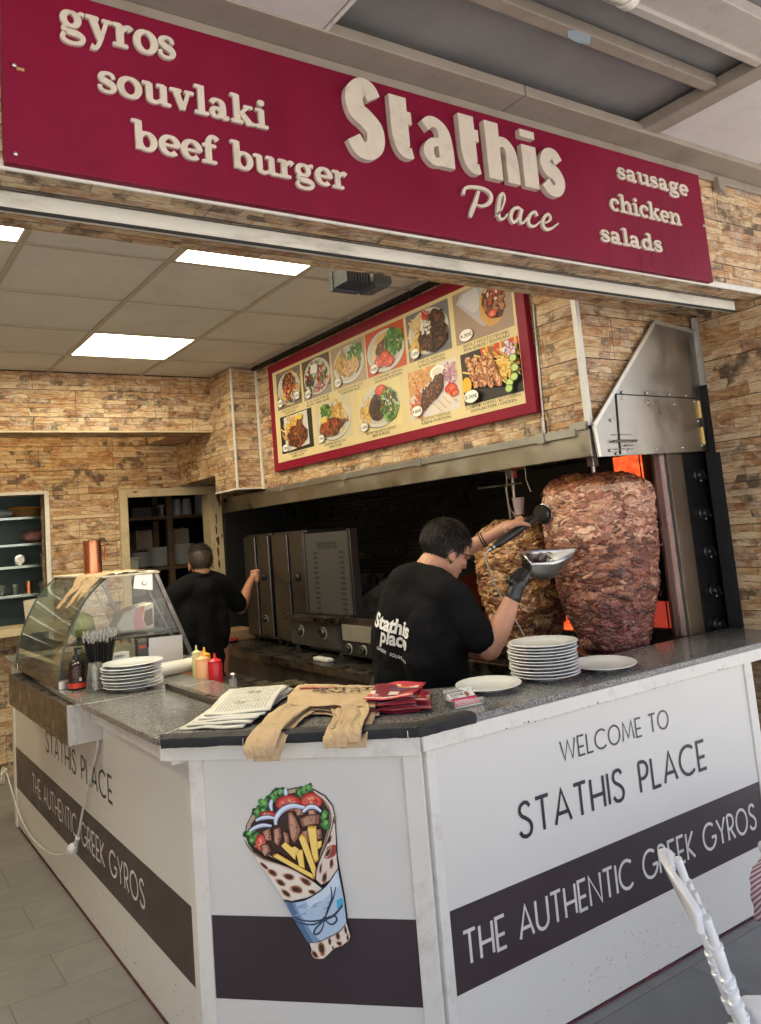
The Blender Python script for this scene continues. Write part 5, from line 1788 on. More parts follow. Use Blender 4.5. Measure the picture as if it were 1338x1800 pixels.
o = make_meat("meat", 0, 0, [(0.0, 0.0), (0.10, 0.002), (0.135, 0.03), (0.165, 0.10), (0.200, 0.19), (0.224, 0.30), (0.240, 0.40), (0.242, 0.48), (0.232, 0.56), (0.206, 0.62), (0.155, 0.66), (0.07, 0.678), (0.0, 0.68)], pal_chicken, 8, 4600, 640, 460, 0.014)
o.parent = t
part("spit", MB().tube([(3.17, 3.23, 0.90), (3.17, 3.23, 1.88)], 0.010, 12), m_steel, t, smooth=40)

# the machine
t = thing("gyro_grill", "tall black and steel gyro grill with knobs and glowing burners", "gyro grill", (3.3, 2.8, 0))
part("base_cabinet", MB().box(2.83, 3.598, 2.40, 3.60, 0.0, 0.905), m_dsteel, t, bevel=0.004)
mbx = MB()
for cx, cy in ((3.12, 2.625), (3.17, 3.23)):
    mbx.lathe([(0, 0.906), (0.225, 0.906), (0.245, 0.93), (0.25, 0.932), (0.228, 0.912), (0.0, 0.912)], 36, Matrix.Translation((cx, cy, 0)))
part("drip_pan", mbx, m_dsteel, t, smooth=40)
for cx, cy in ((3.12, 2.625), (3.17, 3.23)):
    mbx = MB().lathe([(0.13, 0.957), (0.165, 0.957), (0.17, 0.962), (0.165, 0.968), (0, 0.968)], 30, Matrix.Translation((cx, cy, 0)))
    for k in range(10):
        a = k * PI / 5
        mbx.box(0.150, 0.158, -0.006, 0.006, 0.925, 0.958, M=Matrix.Translation((cx, cy, 0)) @ Matrix.Rotation(a, 4, 'Z'))
    part("meat_plate", mbx, MAT("browned steel plate", (0.16, 0.09, 0.07), 0.5, 0.7), t, smooth=40)
# front side: steel cheek, twin-edged post, knob panel
part("side_cheek", MB().box(3.262, 3.322, 2.386, 2.40, 1.0, 1.875), MAT("purple brown steel", (0.20, 0.13, 0.12), 0.3, 0.9, var=0.25, stretch=(1, 1, 0.4)), t)  # purple brown tint, varied unevenly over the steel
mbx = MB().box(3.322, 3.328, 2.374, 2.386, 1.0, 1.875)
mbx.box(3.352, 3.358, 2.374, 2.386, 1.0, 1.875)
part("post_edge", mbx, MAT("bright steel edge", (0.75, 0.74, 0.72), 0.22, 1.0), t)
part("post", MB().box(3.328, 3.352, 2.379, 2.386, 1.0, 1.875), m_black, t)
m_fade = MAT("warm brushed panel", (0.34, 0.30, 0.26), 0.34, 1.0, var=0.12, stretch=(1, 1, 0.2), bump=0.05, bs=150)
part("front_panel", MB().box(3.358, 3.47, 2.378, 2.40, 1.0, 1.875), m_fade, t)
part("knob_panel", MB().box(3.47, 3.70, 2.3775, 2.40, 1.0, 1.875), MAT("black enamel", (0.010, 0.010, 0.011), 0.22, var=0.1), t)
m_knob = MAT("black knob", (0.013, 0.013, 0.014), 0.25)
for z in (1.760, 1.574, 1.390, 1.204, 1.045):
    mbx = MB()
    M0 = Matrix.Translation((3.572, 2.3775, z)) @ Matrix.Rotation(PI / 2, 4, 'X')
    mbx.lathe([(0.030, 0.0), (0.030, 0.004), (0.024, 0.007), (0.022, 0.026), (0.018, 0.030), (0, 0.030)], 26, M0)
    mbx.box(-0.006, 0.006, -0.024, 0.024, 0.028, 0.040, M=M0 @ Matrix.Rotation(0.5, 4, 'Z'))
    k = part("knob", mbx, m_knob, t, smooth=40)
    mbx = MB().ell((3.590, 2.372, z - 0.028), (0.004, 0.002, 0.004), None, 8, 6)
    subpart("pointer_mark", mbx, MAT("white dot", (0.7, 0.7, 0.7), 0.3), k)
# burners facing the meat; the topmost is an orange painted plate made to glow
m_burn = NT("glowing burner mesh")
_c = m_burn.coords("Object", (1, 1, 1))
_n = m_burn.noise(_c, 16.0, 5, 0.6, 0.5)
m_burn.l(m_burn.ramp(_n, [(0.3, (0.45, 0.03, 0.008)), (0.6, (1.0, 0.13, 0.03)), (0.8, (1.0, 0.30, 0.10))]), m_burn.b.inputs["Emission Color"])
m_burn.b.inputs["Emission Strength"].default_value = 0.42
m_burn.b.inputs["Base Color"].default_value = (0.16, 0.05, 0.03, 1)
m_burn = m_burn.m
m_burn_dim = EMIT("cooling burner mesh", (0.9, 0.09, 0.05), 0.10, (0.20, 0.06, 0.05))
part("burner_back", MB().box(3.53, 3.597, 2.42, 3.60, 0.93, 1.90), m_black, t)
for y0, y1, z0, z1 in ((2.65, 2.82, 1.74, 1.90), (2.60, 2.72, 1.02, 1.15), (3.12, 3.32, 0.975, 1.11), (3.17, 3.27, 1.15, 1.20), (3.20, 3.27, 1.24, 1.31)):
    mbx = MB().box(3.515, 3.529, y0, y1, z0, z1)
    bn = part("burner", mbx, m_burn_dim if y0 == 2.60 and z0 > 1 and z1 < 1.2 else m_burn, t)
    mbx = MB()
    for yy in np.linspace(y0, y1, max(2, int((y1 - y0) / 0.06))):
        mbx.box(3.506, 3.512, yy - 0.002, yy + 0.002, z0 - 0.004, z1 + 0.004)
    mbx.box(3.506, 3.530, y0 - 0.012, y1 + 0.012, z0 - 0.016, z0 - 0.004)
    mbx.box(3.506, 3.530, y0 - 0.012, y1 + 0.012, z1 + 0.004, z1 + 0.016)
    subpart("guard", mbx, m_black, bn)
for cx, cy in ((3.12, 2.625), (3.17, 3.23)):
    mbx = MB().box(cx - 0.06, cx + 0.06, cy - 0.05, cy + 0.05, 1.885, 1.955)
    mbx.box(cx - 0.02, cx + 0.02, cy - 0.02, cy + 0.02, 1.84, 1.885)
    mbx.bar((cx + 0.05, cy, 1.93), (3.58, cy, 1.93), 0.05, 0.04)
    part("spit_motor", mbx, m_steel, t, bevel=0.004)
# thin things hanging at the grill
t = thing("hanging_skewers", "thin steel skewers hanging in front of the dark tiles left of the big cone", "skewers", (3.0, 3.08, 1.9))
mbx = MB()
mbx.tube([(3.0, 2.96, 1.82), (3.0, 2.935, 1.75)], 0.004, 6)
mbx.tube([(2.99, 3.10, 1.79), (3.0, 3.10, 1.62)], 0.006, 6)
mbx.tube([(2.98, 3.30, 1.80), (3.0, 3.0, 1.80)], 0.005, 6)
mbx.tube([(3.0, 3.10, 1.965), (3.0, 3.10, 1.79)], 0.003, 6)
mbx.tube([(3.0, 2.96, 1.965), (3.0, 2.96, 1.82)], 0.002, 6)
part("skewer", mbx, m_steel, t, smooth=50)
t = thing("plastic_cup", "pale pink translucent cup behind the cook's raised hand", "cup", (3.0, 3.03, 1.64))
part("cup", MB().lathe([(0, 0), (0.022, 0), (0.033, 0.085), (0.034, 0.087), (0.032, 0.087), (0.021, 0.004), (0, 0.004)], 22, Matrix.Translation(t.location)), MAT("milky pink plastic", (0.52, 0.40, 0.38), 0.35), t, smooth=40)
part("hook", MB().tube([(3.0, 3.065, 1.64), (3.0, 3.09, 1.66), (3.0, 3.10, 1.70)], 0.004, 6).box(2.975, 3.025, 3.0, 3.075, 1.632, 1.6395), m_dsteel, t)

# ------------------------------------------------------------------ dark slatted back wall and the cooking line
def slat_mat():
    m = NT("black ribbed tiles")
    c = m.coords("Object")
    w = m.n("TexWave", wave_type='BANDS', bands_direction='Z', i_Scale=10.0, i_Distortion=0.0)
    m.l(c, w.inputs["Vector"])
    n = m.noise(c, 9.0, 5, 0.6)
    m.l(m.ramp(n, [(0.3, (0.006, 0.006, 0.006)), (0.75, (0.020, 0.018, 0.016))]), m.b.inputs["Base Color"])
    m.l(m.ramp(n, [(0.3, (0.22,) * 3), (0.7, (0.42,) * 3)]), m.b.inputs["Roughness"])
    m.bump(w.outputs["Fac"], 0.6, 0.01)
    return m.m
wall("tiled_splashback", "black ribbed tile splashback behind the grills", [(3.6, 3.7485, 2.41, 6.764, 0, 1.958)], slat_mat())
t = thing("steel_workbench", "long dark steel workbench under the fryers and griddle", "workbench", (2.9, 5.0, 0))
part("bench_top", MB().box(2.46, 3.598, 3.62, 6.55, 0.80, 0.85), m_dsteel, t, bevel=0.003)
part("bench_front", MB().box(2.50, 3.598, 3.62, 6.55, 0.0, 0.80), MAT("dull dark bench front", (0.10, 0.09, 0.08), 0.4, 0.6, var=0.3, dirt=(0.02, 0.018, 0.015), dirt_amt=0.7), t)
m_bsteel = MAT("brownish reflective steel", (0.16, 0.16, 0.165), 0.34, 1.0, var=0.08, vs_=4, stretch=(1, 1, 0.15), rvar=0.15)
def knob_ring(u, y, z, t, r=0.032):
    M0 = Matrix.Translation((u, y, z)) @ Matrix.Rotation(-PI / 2, 4, 'Y')
    mbx = MB().lathe([(r * 1.25, 0), (r * 1.25, 0.004), (r * 0.98, 0.0045)], 26, M0)
    a = part("dial_ring", mbx, MAT("pale dial print", (0.42, 0.38, 0.30), 0.4), t)
    mbx = MB().lathe([(r, 0.0), (r, 0.012), (r * 0.7, 0.022), (0, 0.023)], 24, M0)
    mbx.box(-r * 0.9, r * 0.9, -0.005, 0.005, 0.02, 0.036, M=M0 @ Matrix.Rotation(0.8, 4, 'Z'))
    subpart("knob", mbx, m_knob, a, smooth=40)
for (y0, y1, lab) in ((5.40, 5.84, "narrow steel vertical grill cabinet, farther one beside the store room door"), (4.88, 5.36, "steel vertical grill cabinet beside the vented steel back panel")):
    t = thing("vertical_grill", lab, "vertical grill", (2.9, (y0 + y1) / 2, 0.85), 0, "vertical grill cabinets on the bench")
    mbx = MB().box(2.78, 3.10, y0, y1, 0.88, 1.66)
    part("cabinet", mbx, m_bsteel, t, bevel=0.004)
    mbx = MB().box(2.748, 2.779, y0 + 0.01, y0 + 0.2, 0.90, 1.645)
    mbx.box(2.748, 2.779, y0 + 0.235, y1 - 0.01, 0.90, 1.645)
    pdoor = part("door", mbx, m_bsteel, t, bevel=0.006)
    mbx = MB().tube([(2.745, y0 + 0.19, 1.30), (2.715, y0 + 0.19, 1.30), (2.715, y0 + 0.19, 1.37), (2.745, y0 + 0.19, 1.37)], 0.006, 8)
    mbx.ell((2.74, y0 + 0.10, 1.34), (0.014, 0.03, 0.026), None, 14, 10)
    subpart("handle", mbx, m_black, pdoor, smooth=50)
    knob_ring(2.747, y0 + 0.11, 1.03, t, 0.024)
    mbx = MB()
    for a in (y0 + 0.04, y1 - 0.04):
        mbx.tube([(2.82, a, 0.85), (2.82, a, 0.88)], 0.02, 10)
        mbx.tube([(3.06, a, 0.85), (3.06, a, 0.88)], 0.02, 10)
    part("feet", mbx, m_black, t)
t = thing("vented_panel", "grey steel machine back with vent slots standing on the bench", "machine back", (2.8, 4.58, 0.85))
part("panel", MB().box(2.752, 2.80, 4.30, 4.855, 0.86, 1.632), MAT("mid grey painted steel", (0.075, 0.075, 0.072), 0.45, 0.3, var=0.06), t, bevel=0.003)
mbx = MB()
for k in range(15):
    z = 1.50 - k * 0.033
    for y in (4.40, 4.73):
        mbx.box(2.7505, 2.7525, y - 0.025, y + 0.025, z - 0.006, z + 0.006)
for k in range(9):
    y = 4.46 + k * 0.028
    mbx.box(2.7505, 2.7525, y - 0.005, y + 0.005, 1.525, 1.57)
part("vent_slots", mbx, m_black, t)
part("edge_frame", MB().box(2.742, 2.80, 4.268, 4.298, 0.86, 1.645), m_bsteel, t, bevel=0.002)
part("edge_frame", MB().box(2.742, 2.80, 4.857, 4.872, 0.86, 1.645), m_bsteel, t, bevel=0.002)
# griddle
t = thing("griddle", "steel griddle with sloping splash guard and two dials", "griddle", (2.9, 4.75, 0.85))
part("body", MB().box(2.70, 3.30, 4.40, 5.05, 0.89, 1.06), MAT("greasy griddle front", (0.09, 0.085, 0.08), 0.4, 0.6, var=0.3), t, bevel=0.004)
part("drip_ledge", MB().box(2.66, 3.30, 4.36, 5.10, 1.0605, 1.095), m_dsteel, t, bevel=0.006)
mbx = MB().prism([(2.74, 1.095), (3.30, 1.095), (3.30, 1.31), (3.05, 1.30), (2.78, 1.16)], lambda u, v, d: (u, d, v), 5.03, 5.045)
mbx.prism([(2.74, 1.095), (3.30, 1.095), (3.30, 1.31), (3.05, 1.30), (2.78, 1.16)], lambda u, v, d: (u, d, v), 4.36, 4.372)
mbx.box(3.285, 3.30, 4.372, 5.03, 1.095, 1.31)
part("splash_guard", mbx, m_dsteel, t)
part("plate", MB().box(2.72, 3.285, 4.375, 5.025, 1.0955, 1.105), MAT("black seasoned plate", (0.03, 0.027, 0.024), 0.3, 0.5), t)
knob_ring(2.699, 4.90, 0.985, t)
knob_ring(2.699, 4.60, 0.985, t)
mbx = MB()
for x in (2.73, 3.25):
    for y in (4.44, 5.0):
        mbx.tube([(x, y, 0.85), (x, y, 0.89)], 0.022, 10)
part("feet", mbx, m_black, t)
t = thing("fryer", "gas grill with pale lower panel and black dial strip beside the cook", "grill", (2.9, 3.98, 0.85))
part("body", MB().box(2.68, 3.40, 3.64, 4.345, 0.875, 1.10), m_dsteel, t, bevel=0.004)
part("lower_panel", MB().box(2.664, 2.6795, 3.66, 4.32, 0.965, 1.06), MAT("warm grey panel", (0.36, 0.33, 0.28), 0.4, 0.5, var=0.1), t, bevel=0.002)
part("dial_strip", MB().box(2.660, 2.6795, 3.65, 4.335, 0.88, 0.96), m_black, t)
for y in (4.24, 4.08, 3.95):
    knob_ring(2.6595, y, 0.92, t, 0.026)
mbx = MB()
for k in range(16):
    mbx.box(2.70, 3.30, 3.70 + k * 0.038, 3.705 + k * 0.038, 1.101, 1.115)
part("grate", mbx, m_black, t)
mbx = MB().prism([(3.10, 1.10), (3.40, 1.10), (3.40, 1.36), (3.10, 1.30)], lambda u, v, d: (u, d, v), 3.70, 4.34)
part("back_shelf", mbx, m_bsteel, t, bevel=0.003)
tag(MB().box(2.53, 2.58, 4.30, 4.47, 0.8505, 0.872).build("knife_handle", m_trim, bevel=0.006), "white utensil handle lying on the dark bench edge", "utensil")
t = thing("flat_carton", "brown carton with red print on the bench beside the far cook", "carton", (2.65, 6.0, 0.85))
part("carton", MB().box(2.56, 2.85, 5.92, 6.2, 0.8505, 0.93), MAT("brown carton", (0.28, 0.17, 0.09), 0.7), t, bevel=0.003)
part("red_bag", MB().ell((2.62, 5.88, 0.868), (0.06, 0.05, 0.018), None, 14, 8), MAT("red foil", (0.30, 0.02, 0.03), 0.25), t, smooth=60)

# ------------------------------------------------------------------ store room seen through the door, and the hatch shelves
t = thing("door_frame", "cream wooden door frame with flaking dark red paint at the back", "door frame", (2.5, 6.76, 0))
mbx = MB()
mbx.box(2.062, 2.13, 6.735, 6.80, 0.0, 2.13)
mbx.box(2.866, 2.985, 6.735, 6.903, 0.0, 2.13)
mbx.box(2.1305, 2.8715, 6.735, 6.80, 2.062, 2.13)
part("frame", mbx, m_cream, t, bevel=0.002)
mbx = MB()
f = lambda u, v, d: (u, 6.735 - d, v)
for (u, v, w, h) in ((2.955, 2.04, 0.022, 0.075), (2.965, 1.98, 0.014, 0.05), (2.925, 1.84, 0.010, 0.075), (2.918, 1.74, 0.012, 0.06), (2.93, 1.64, 0.022, 0.06), (2.925, 1.54, 0.016, 0.075), (2.928, 1.44, 0.012, 0.06), (2.968, 1.68, 0.008, 0.03), (2.20, 2.105, 0.03, 0.01)):
    pts = [(u + w * math.cos(a) * (0.7 + 0.5 * noise.noise((a, u * 9, v * 7))), v + h * math.sin(a) * (0.7 + 0.4 * noise.noise((a * 2, v, u)))) for a in [k * PI / 7 for k in range(14)]]
    mbx.prism(pts, f, 0.0, 0.0012)
part("red_flakes", mbx, MAT("old dark red paint", (0.115, 0.010, 0.014), 0.6), t)
t = thing("store_shelf", "brown wooden shelf rack in the dark store room", "shelf rack", (2.75, 8.0, 0))
mbx = MB()
for x in (2.44, 2.88, 3.5):
    mbx.box(x - 0.03, x + 0.03, 7.78, 7.84, 0, 2.16)
    mbx.box(x - 0.03, x + 0.03, 8.2, 8.26, 0, 2.16)
part("uprights", mbx, m_wood, t, bevel=0.003)
for z in (0.95, 1.43, 1.93):
    part("shelf", MB().box(2.40, 3.54, 7.765, 8.27, z - 0.03, z), m_wood, t, bevel=0.002)
m_china_d = MAT("stored white china", (0.72, 0.73, 0.72), 0.25, var=0.05)
pb = MB()
pb.lathe([(0, 0), (0.07, 0), (0.13, 0.016), (0.132, 0.02), (0.07, 0.008), (0, 0.007)], 30)
p0 = tag(pb.build("plate", m_china_d, smooth=50), "", "plate", "plates stacked in the store room")
first = True
labs = {0: "left", 1: "middle", 2: "right"}
for sidx, (x, z0, n) in enumerate(((2.60, 1.431, 12), (2.82, 1.431, 15), (3.06, 1.431, 16), (2.58, 0.951, 12), (2.84, 0.951, 12))):
    for k in range(n):
        o = p0 if first else p0.copy()
        if not first:
            COL.objects.link(o)
        first = False
        o.location = (x + random.uniform(-0.008, 0.008), 7.95 + random.uniform(-0.008, 0.008), z0 + k * 0.0125)
        o["label"] = "white plate among the %s stack on the %s shelf of the dark store room" % (("leftmost", "middle", "rightmost")[sidx % 3], "middle" if sidx < 3 else "lower")
for k, (x, w, c, lab) in enumerate(((2.60, 0.17, (0.42, 0.34, 0.28), "left bundle of pale cartons above the plates in the store room"), (3.0, 0.16, (0.44, 0.36, 0.28), "right bundle of pale cartons above the plates in the store room"))):
    mbx = MB()
    for j in range(9):
        mbx.box(x + j * w / 9, x + (j + 0.8) * w / 9, 8.0, 8.18, 1.62, 1.80 + random.uniform(-0.01, 0.01))
    tag(mbx.build("carton_bundle", MAT("pale carton", c, 0.7, var=0.15)), lab, "cartons", "carton bundles in the store room")
wall("upper_ledge", "thin wooden ledge holding carton bundles in the rack", [(2.475, 3.465, 7.96, 8.19, 1.600, 1.6185)], m_wood, "ledge")
for k, (x, z, r, h, c, lab) in enumerate(((2.86, 1.931, 0.05, 0.12, (0.10, 0.10, 0.11), "dark round tin on the top shelf of the store room"), (3.02, 1.931, 0.05, 0.17, (0.45, 0.45, 0.42), "left white topped jar on the store room top shelf"), (3.13, 1.931, 0.05, 0.17, (0.45, 0.45, 0.42), "right white topped jar on the store room top shelf"),
                                          (3.30, 1.931, 0.08, 0.22, (0.30, 0.30, 0.31), "grey appliance jar at the right of the top shelf"))):
    t = thing("storage_jar", lab, "jar", (x, 7.95, z))
    M0 = Matrix.Translation(t.location)
    part("body", MB().lathe([(0, 0), (r, 0), (r, h * 0.75), (r * 0.8, h * 0.8)], 20, M0), MAT("jar side", c, 0.3), t, smooth=40)
    part("lid", MB().lathe([(r * 0.85, h * 0.79), (r * 0.85, h), (0, h + 0.003)], 20, M0), MAT("jar lid", (0.5, 0.5, 0.48), 0.35), t, smooth=40)
tag(MB().box(2.52, 2.72, 7.85, 8.1, 1.931, 2.03).build("storage_box", MAT("dim box", (0.10, 0.08, 0.07), 0.6), bevel=0.004), "dim low box at the left end of the store room top shelf", "box")
t = thing("storage_tub", "white lidded plastic tub inside the doorway on the left", "tub", (2.27, 7.4, 1.28))
part("tub", MB().box(2.16, 2.385, 7.3, 7.55, 1.345, 1.53), MAT("white tub plastic", (0.46, 0.45, 0.41), 0.4), t, bevel=0.01)
part("lid", MB().box(2.15, 2.395, 7.29, 7.56, 1.531, 1.55), MAT("white tub lid", (0.48, 0.47, 0.43), 0.4), t, bevel=0.004)
tag(MB().box(2.14, 2.44, 7.28, 7.57, 1.20, 1.344).build("crate", MAT("grey crate", (0.26, 0.25, 0.22), 0.5), bevel=0.01), "grey crate under the white tub inside the doorway", "crate")
t = thing("storage_pot", "steel pot standing on the tub inside the doorway", "pot", (2.26, 7.42, 1.551))
part("pot", MB().lathe([(0, 0), (0.10, 0), (0.10, 0.075), (0.105, 0.08), (0.095, 0.08), (0.09, 0.01), (0, 0.01)], 26, Matrix.Translation(t.location)), m_dsteel, t, smooth=40)
wall("store_cabinet", "dark cabinet just inside the doorway carrying the crate", [(2.12, 2.42, 7.2, 7.7, 0, 1.199)], m_dark, "cabinet")
# hatch
t = thing("serving_hatch_frame", "white framed serving hatch in the back wall at the left edge", "hatch frame", (0.8, 6.76, 1.1))
mbx = MB()
mbx.box(1.460, 1.495, 6.745, 6.80, 1.09, 2.145)
mbx.box(0.20, 1.4595, 6.745, 6.80, 2.12, 2.145)
mbx.box(0.20, 1.4595, 6.735, 6.80, 1.09, 1.112)
part("frame", mbx, m_trim, t, bevel=0.002)
t = thing("steel_rack", "steel shelf rack with glassware behind the hatch", "shelf rack", (0.9, 7.3, 0))
for z in (1.33, 1.565, 1.745, 1.965):
    mbx = MB().box(-0.3, 1.72, 7.1, 7.5, z - 0.022, z)
    part("shelf", mbx, MAT("teal steel shelf", (0.40, 0.47, 0.46), 0.3, 0.9), t, bevel=0.002)  # teal is the base colour of the shelf
mbx = MB()
for x in (1.68, -0.25):
    mbx.box(x, x + 0.03, 7.1, 7.13, 0, 2.3)
    mbx.box(x, x + 0.03, 7.47, 7.5, 0, 2.3)
part("uprights", mbx, m_dsteel, t)
wall("rack_room_wall", "teal wall behind the rack in the hatch", [(-0.5, 1.9, 7.55, 7.6, 0, 2.7)], MAT("teal grey paint", (0.13, 0.20, 0.20), 0.6))
t = thing("serving_bowl", "orange rimmed bowl upside down on the top hatch shelf", "bowl", (1.42, 7.28, 1.966))
M0 = Matrix.Translation(t.location)
part("bowl", MB().lathe([(0, 0.0), (0.10, 0.0), (0.145, 0.075), (0, 0.077)], 28, M0), MAT("amber plastic", (0.30, 0.17, 0.06), 0.3), t, smooth=40)
part("rim", MB().lathe([(0.145, 0.07), (0.152, 0.075), (0.15, 0.085), (0.138, 0.085)], 28, M0), MAT("orange rim", (0.55, 0.25, 0.05), 0.3), t, smooth=40)
tag(lump((1.18, 7.28, 2.01), (0.13, 0.09, 0.045), 3.0, 0.35).build("plastic_bag", MAT("clear bag film", (0.36, 0.42, 0.42), 0.2), smooth=60, origin=(1.18, 7.28, 2.01)), "crumpled clear plastic bag beside the orange bowl", "plastic bag")
tag(lump((1.48, 7.28, 1.80), (0.09, 0.07, 0.055), 5.0, 0.3).build("food_bag", MAT("pinkish packet", (0.30, 0.14, 0.14), 0.4), smooth=60, origin=(1.48, 7.28, 1.80)), "dull pink packet on the third hatch shelf", "packet")
tag(MB().ell((1.58, 7.18, 1.78), (0.035, 0.035, 0.033), None, 16, 10).build("lemon", MAT("lemon peel", (0.45, 0.42, 0.05), 0.4), smooth=60), "yellow lemon beside the pink packet in the hatch", "lemon")
m_gls = GLASS("shelf glassware", (0.80, 0.84, 0.84), 0.22)
gm = MB().lathe([(0.024, 0), (0.026, 0.0), (0.034, 0.085), (0.033, 0.085), (0.024, 0.004), (0, 0.004)], 16)
g0 = None
gl_spots = [(x, z, "row of small glasses on the lowest hatch shelf") for x in (1.02, 1.11, 1.20, 1.30, 1.52)] + [(x, z_, l) for x, z_, l in ((1.06, 1.746, "small glass at the left of the third hatch shelf"), (1.53, 1.566, "tall glass at the right of the second hatch shelf"))]
for i, q in enumerate(gl_spots):
    x, z = q[0], (1.331 if i < 5 else q[1])
    o = gm.build("glass", m_gls, smooth=40) if g0 is None else g0.copy()
    if g0 is None:
        g0 = o
    else:
        COL.objects.link(o)
    o.location = (x, 7.2, z)
    tag(o, "small clear drinking glass on the lowest shelf behind the hatch" if i < 5 else q[2], "glass", "glasses behind the hatch")
for x, lab in ((1.02, "left silver alarm clock shaped tin on the second hatch shelf"), (1.34, "right silver round tin on the second hatch shelf")):
    t = thing("round_tin", lab, "tin", (x, 7.2, 1.566), 0, "round tins behind the hatch")
    part("tin", MB().lathe([(0, 0), (0.042, 0), (0.045, 0.004), (0.045, 0.05), (0.035, 0.055), (0, 0.055)], 24, Matrix.Translation((x, 7.2, 1.612)) @ Matrix.Rotation(PI / 2, 4, 'X')), m_steel, t, smooth=40)
    part("dial", MB().lathe([(0.030, 0.0555), (0.030, 0.057), (0, 0.057)], 20, Matrix.Translation((x, 7.2, 1.612)) @ Matrix.Rotation(PI / 2, 4, 'X')), m_china_d, t)
tag(MB().lathe([(0, 0), (0.032, 0), (0.034, 0.10), (0.032, 0.10), (0.03, 0.005), (0, 0.005)], 20).build("copper_mug", m_copper, smooth=40), "copper mug among the glasses on the lowest hatch shelf", "mug").location = (1.41, 7.2, 1.331)
tag(MB().prism([(1.255, 1.115), (1.46, 1.115), (1.46, 1.32), (1.24, 1.305)], lambda u, v, d: (u, d, v), 6.55, 6.56).build("cream_board", MAT("cream card", (0.52, 0.46, 0.36), 0.6), bevel=0.001), "cream board leaning in front of the hatch behind the glass case", "board")
wall("back_sill", "stone ledge below the hatch behind the glass case", [(0.2, 1.6, 6.45, 6.73, 1.06, 1.114)], m_cream, "sill")
# ------------------------------------------------------------------ people
def skin_mat(name, col):
    m = NT(name)
    c = m.coords("Object")
    n = m.noise(c, 26.0, 7, 0.7)
    n2 = m.noise(c, 150.0, 4, 0.7)
    col2 = m.ramp(n, [(0.3, tuple(x * y for x, y in zip(col, (0.92, 0.80, 0.76)))), (0.7, tuple(min(1, x * 1.06) for x in col))])
    m.l(col2, m.b.inputs["Base Color"])
    m.set(Roughness=0.5, Subsurface_Weight=0.10, Subsurface_Scale=0.012)
    m.bump(n2, 0.25, 0.002)
    return m.m


m_skin = skin_mat("tanned skin", (0.50, 0.27, 0.175))
m_skin2 = skin_mat("brown skin", (0.42, 0.215, 0.13))
def shirt_mat():
    m = NT("black cotton shirt")
    c = m.coords("Object")
    n = m.noise(c, 7.0, 4, 0.6, 0.6)
    f = m.noise(c, 420.0, 2, 0.5)
    m.l(m.ramp(n, [(0.3, (0.0048, 0.0048, 0.0056)), (0.7, (0.0085, 0.0085, 0.0098))]), m.b.inputs["Base Color"])
    m.set(Roughness=0.9)
    m.b.inputs['Specular IOR Level'].default_value = 0.12
    m.bump(m.math('ADD', n, m.math('MULTIPLY', f, 0.12)), 0.5, 0.02)
    return m.m
m_shirt = shirt_mat()
m_hair = MAT("dark hair", (0.013, 0.010, 0.0085), 0.55, var=0.6, vs_=90, spec=0.25)
m_glove = MAT("black nitrile glove", (0.014, 0.014, 0.015), 0.32, bump=0.25, bs=70)
m_jeans = MAT("black trousers", (0.015, 0.015, 0.018), 0.8)
m_shoe = MAT("black shoes", (0.012, 0.012, 0.012), 0.5)


def limb(mb, pts, rad, n=14, k=6):
    q = spline([(*p, r) for p, r in zip(pts, rad)], k)
    mb.tube([p[:3] for p in q], [p[3] for p in q], n)
    mb.ell(q[0][:3], q[0][3], None, 14, 10)
    mb.ell(q[-1][:3], q[-1][3], None, 14, 10)


def fuse(mb, name, mat, parent, voxel, smooth=6, fac=0.5, noise_amp=0.0, noise_scale=0.1, label=None):
    """join overlapping volumes into one continuous skin"""
    mb.v = [tuple(Vector(p) - parent.location) for p in mb.v]
    me = bpy.data.meshes.new(name)
    me.from_pydata(mb.v, [], mb.f)
    o = bpy.data.objects.new(name, me)
    COL.objects.link(o)
    md = o.modifiers.new("r", 'REMESH')
    md.mode = 'VOXEL'
    md.voxel_size = voxel
    md.use_smooth_shade = True
    md = o.modifiers.new("s", 'SMOOTH')
    md.factor = fac
    md.iterations = smooth
    bpy.context.view_layer.update()
    dg = bpy.context.evaluated_depsgraph_get()
    m2 = bpy.data.meshes.new_from_object(o.evaluated_get(dg))
    bpy.data.objects.remove(o)
    if noise_amp:
        n = len(m2.vertices)
        co = np.empty(n * 3)
        no = np.empty(n * 3)
        m2.vertices.foreach_get("co", co)
        m2.vertices.foreach_get("normal", no)
        co, no = co.reshape(-1, 3), no.reshape(-1, 3)
        d = np.array([noise.noise(Vector((p[0], p[1], p[2] * 1.6)) / noise_scale) + 0.6 * abs(noise.noise(Vector((p[0] * 1.2 + p[2], p[1] + p[2] * 0.8, p[2] * 0.7)) / (noise_scale * 0.8) + Vector((7, 3, 1)))) for p in co])
        co += no * (d * noise_amp)[:, None]
        m2.vertices.foreach_set("co", co.ravel())
    m2.name = name
    m2.materials.clear()
    m2.materials.append(mat)
    m2.shade_smooth()
    o = bpy.data.objects.new(name, m2)
    COL.objects.link(o)
    o.parent = parent
    if label:
        o["label"] = label
    return o


class Head:
    def __init__(s, c, fwd, up):
        s.c = Vector(c)
        s.f = Vector(fwd).normalized()
        u = Vector(up)
        s.u = (u - s.f * u.dot(s.f)).normalized()
        s.r = s.f.cross(s.u)
        s.rot = Matrix((s.f, s.r, s.u)).transposed()

    def p(s, f, r, u):
        return s.c + s.f * f + s.r * r + s.u * u

    def ell(s, mb, f, r, u, rad, n=20, m=14):
        M = Matrix.Translation(s.p(f, r, u)) @ s.rot.to_4x4() @ Matrix.Diagonal((*rad, 1))
        t_ = MB().ell((0, 0, 0), 1.0, None, n, m)
        mb.add([M @ Vector(q) for q in t_.v], t_.f)


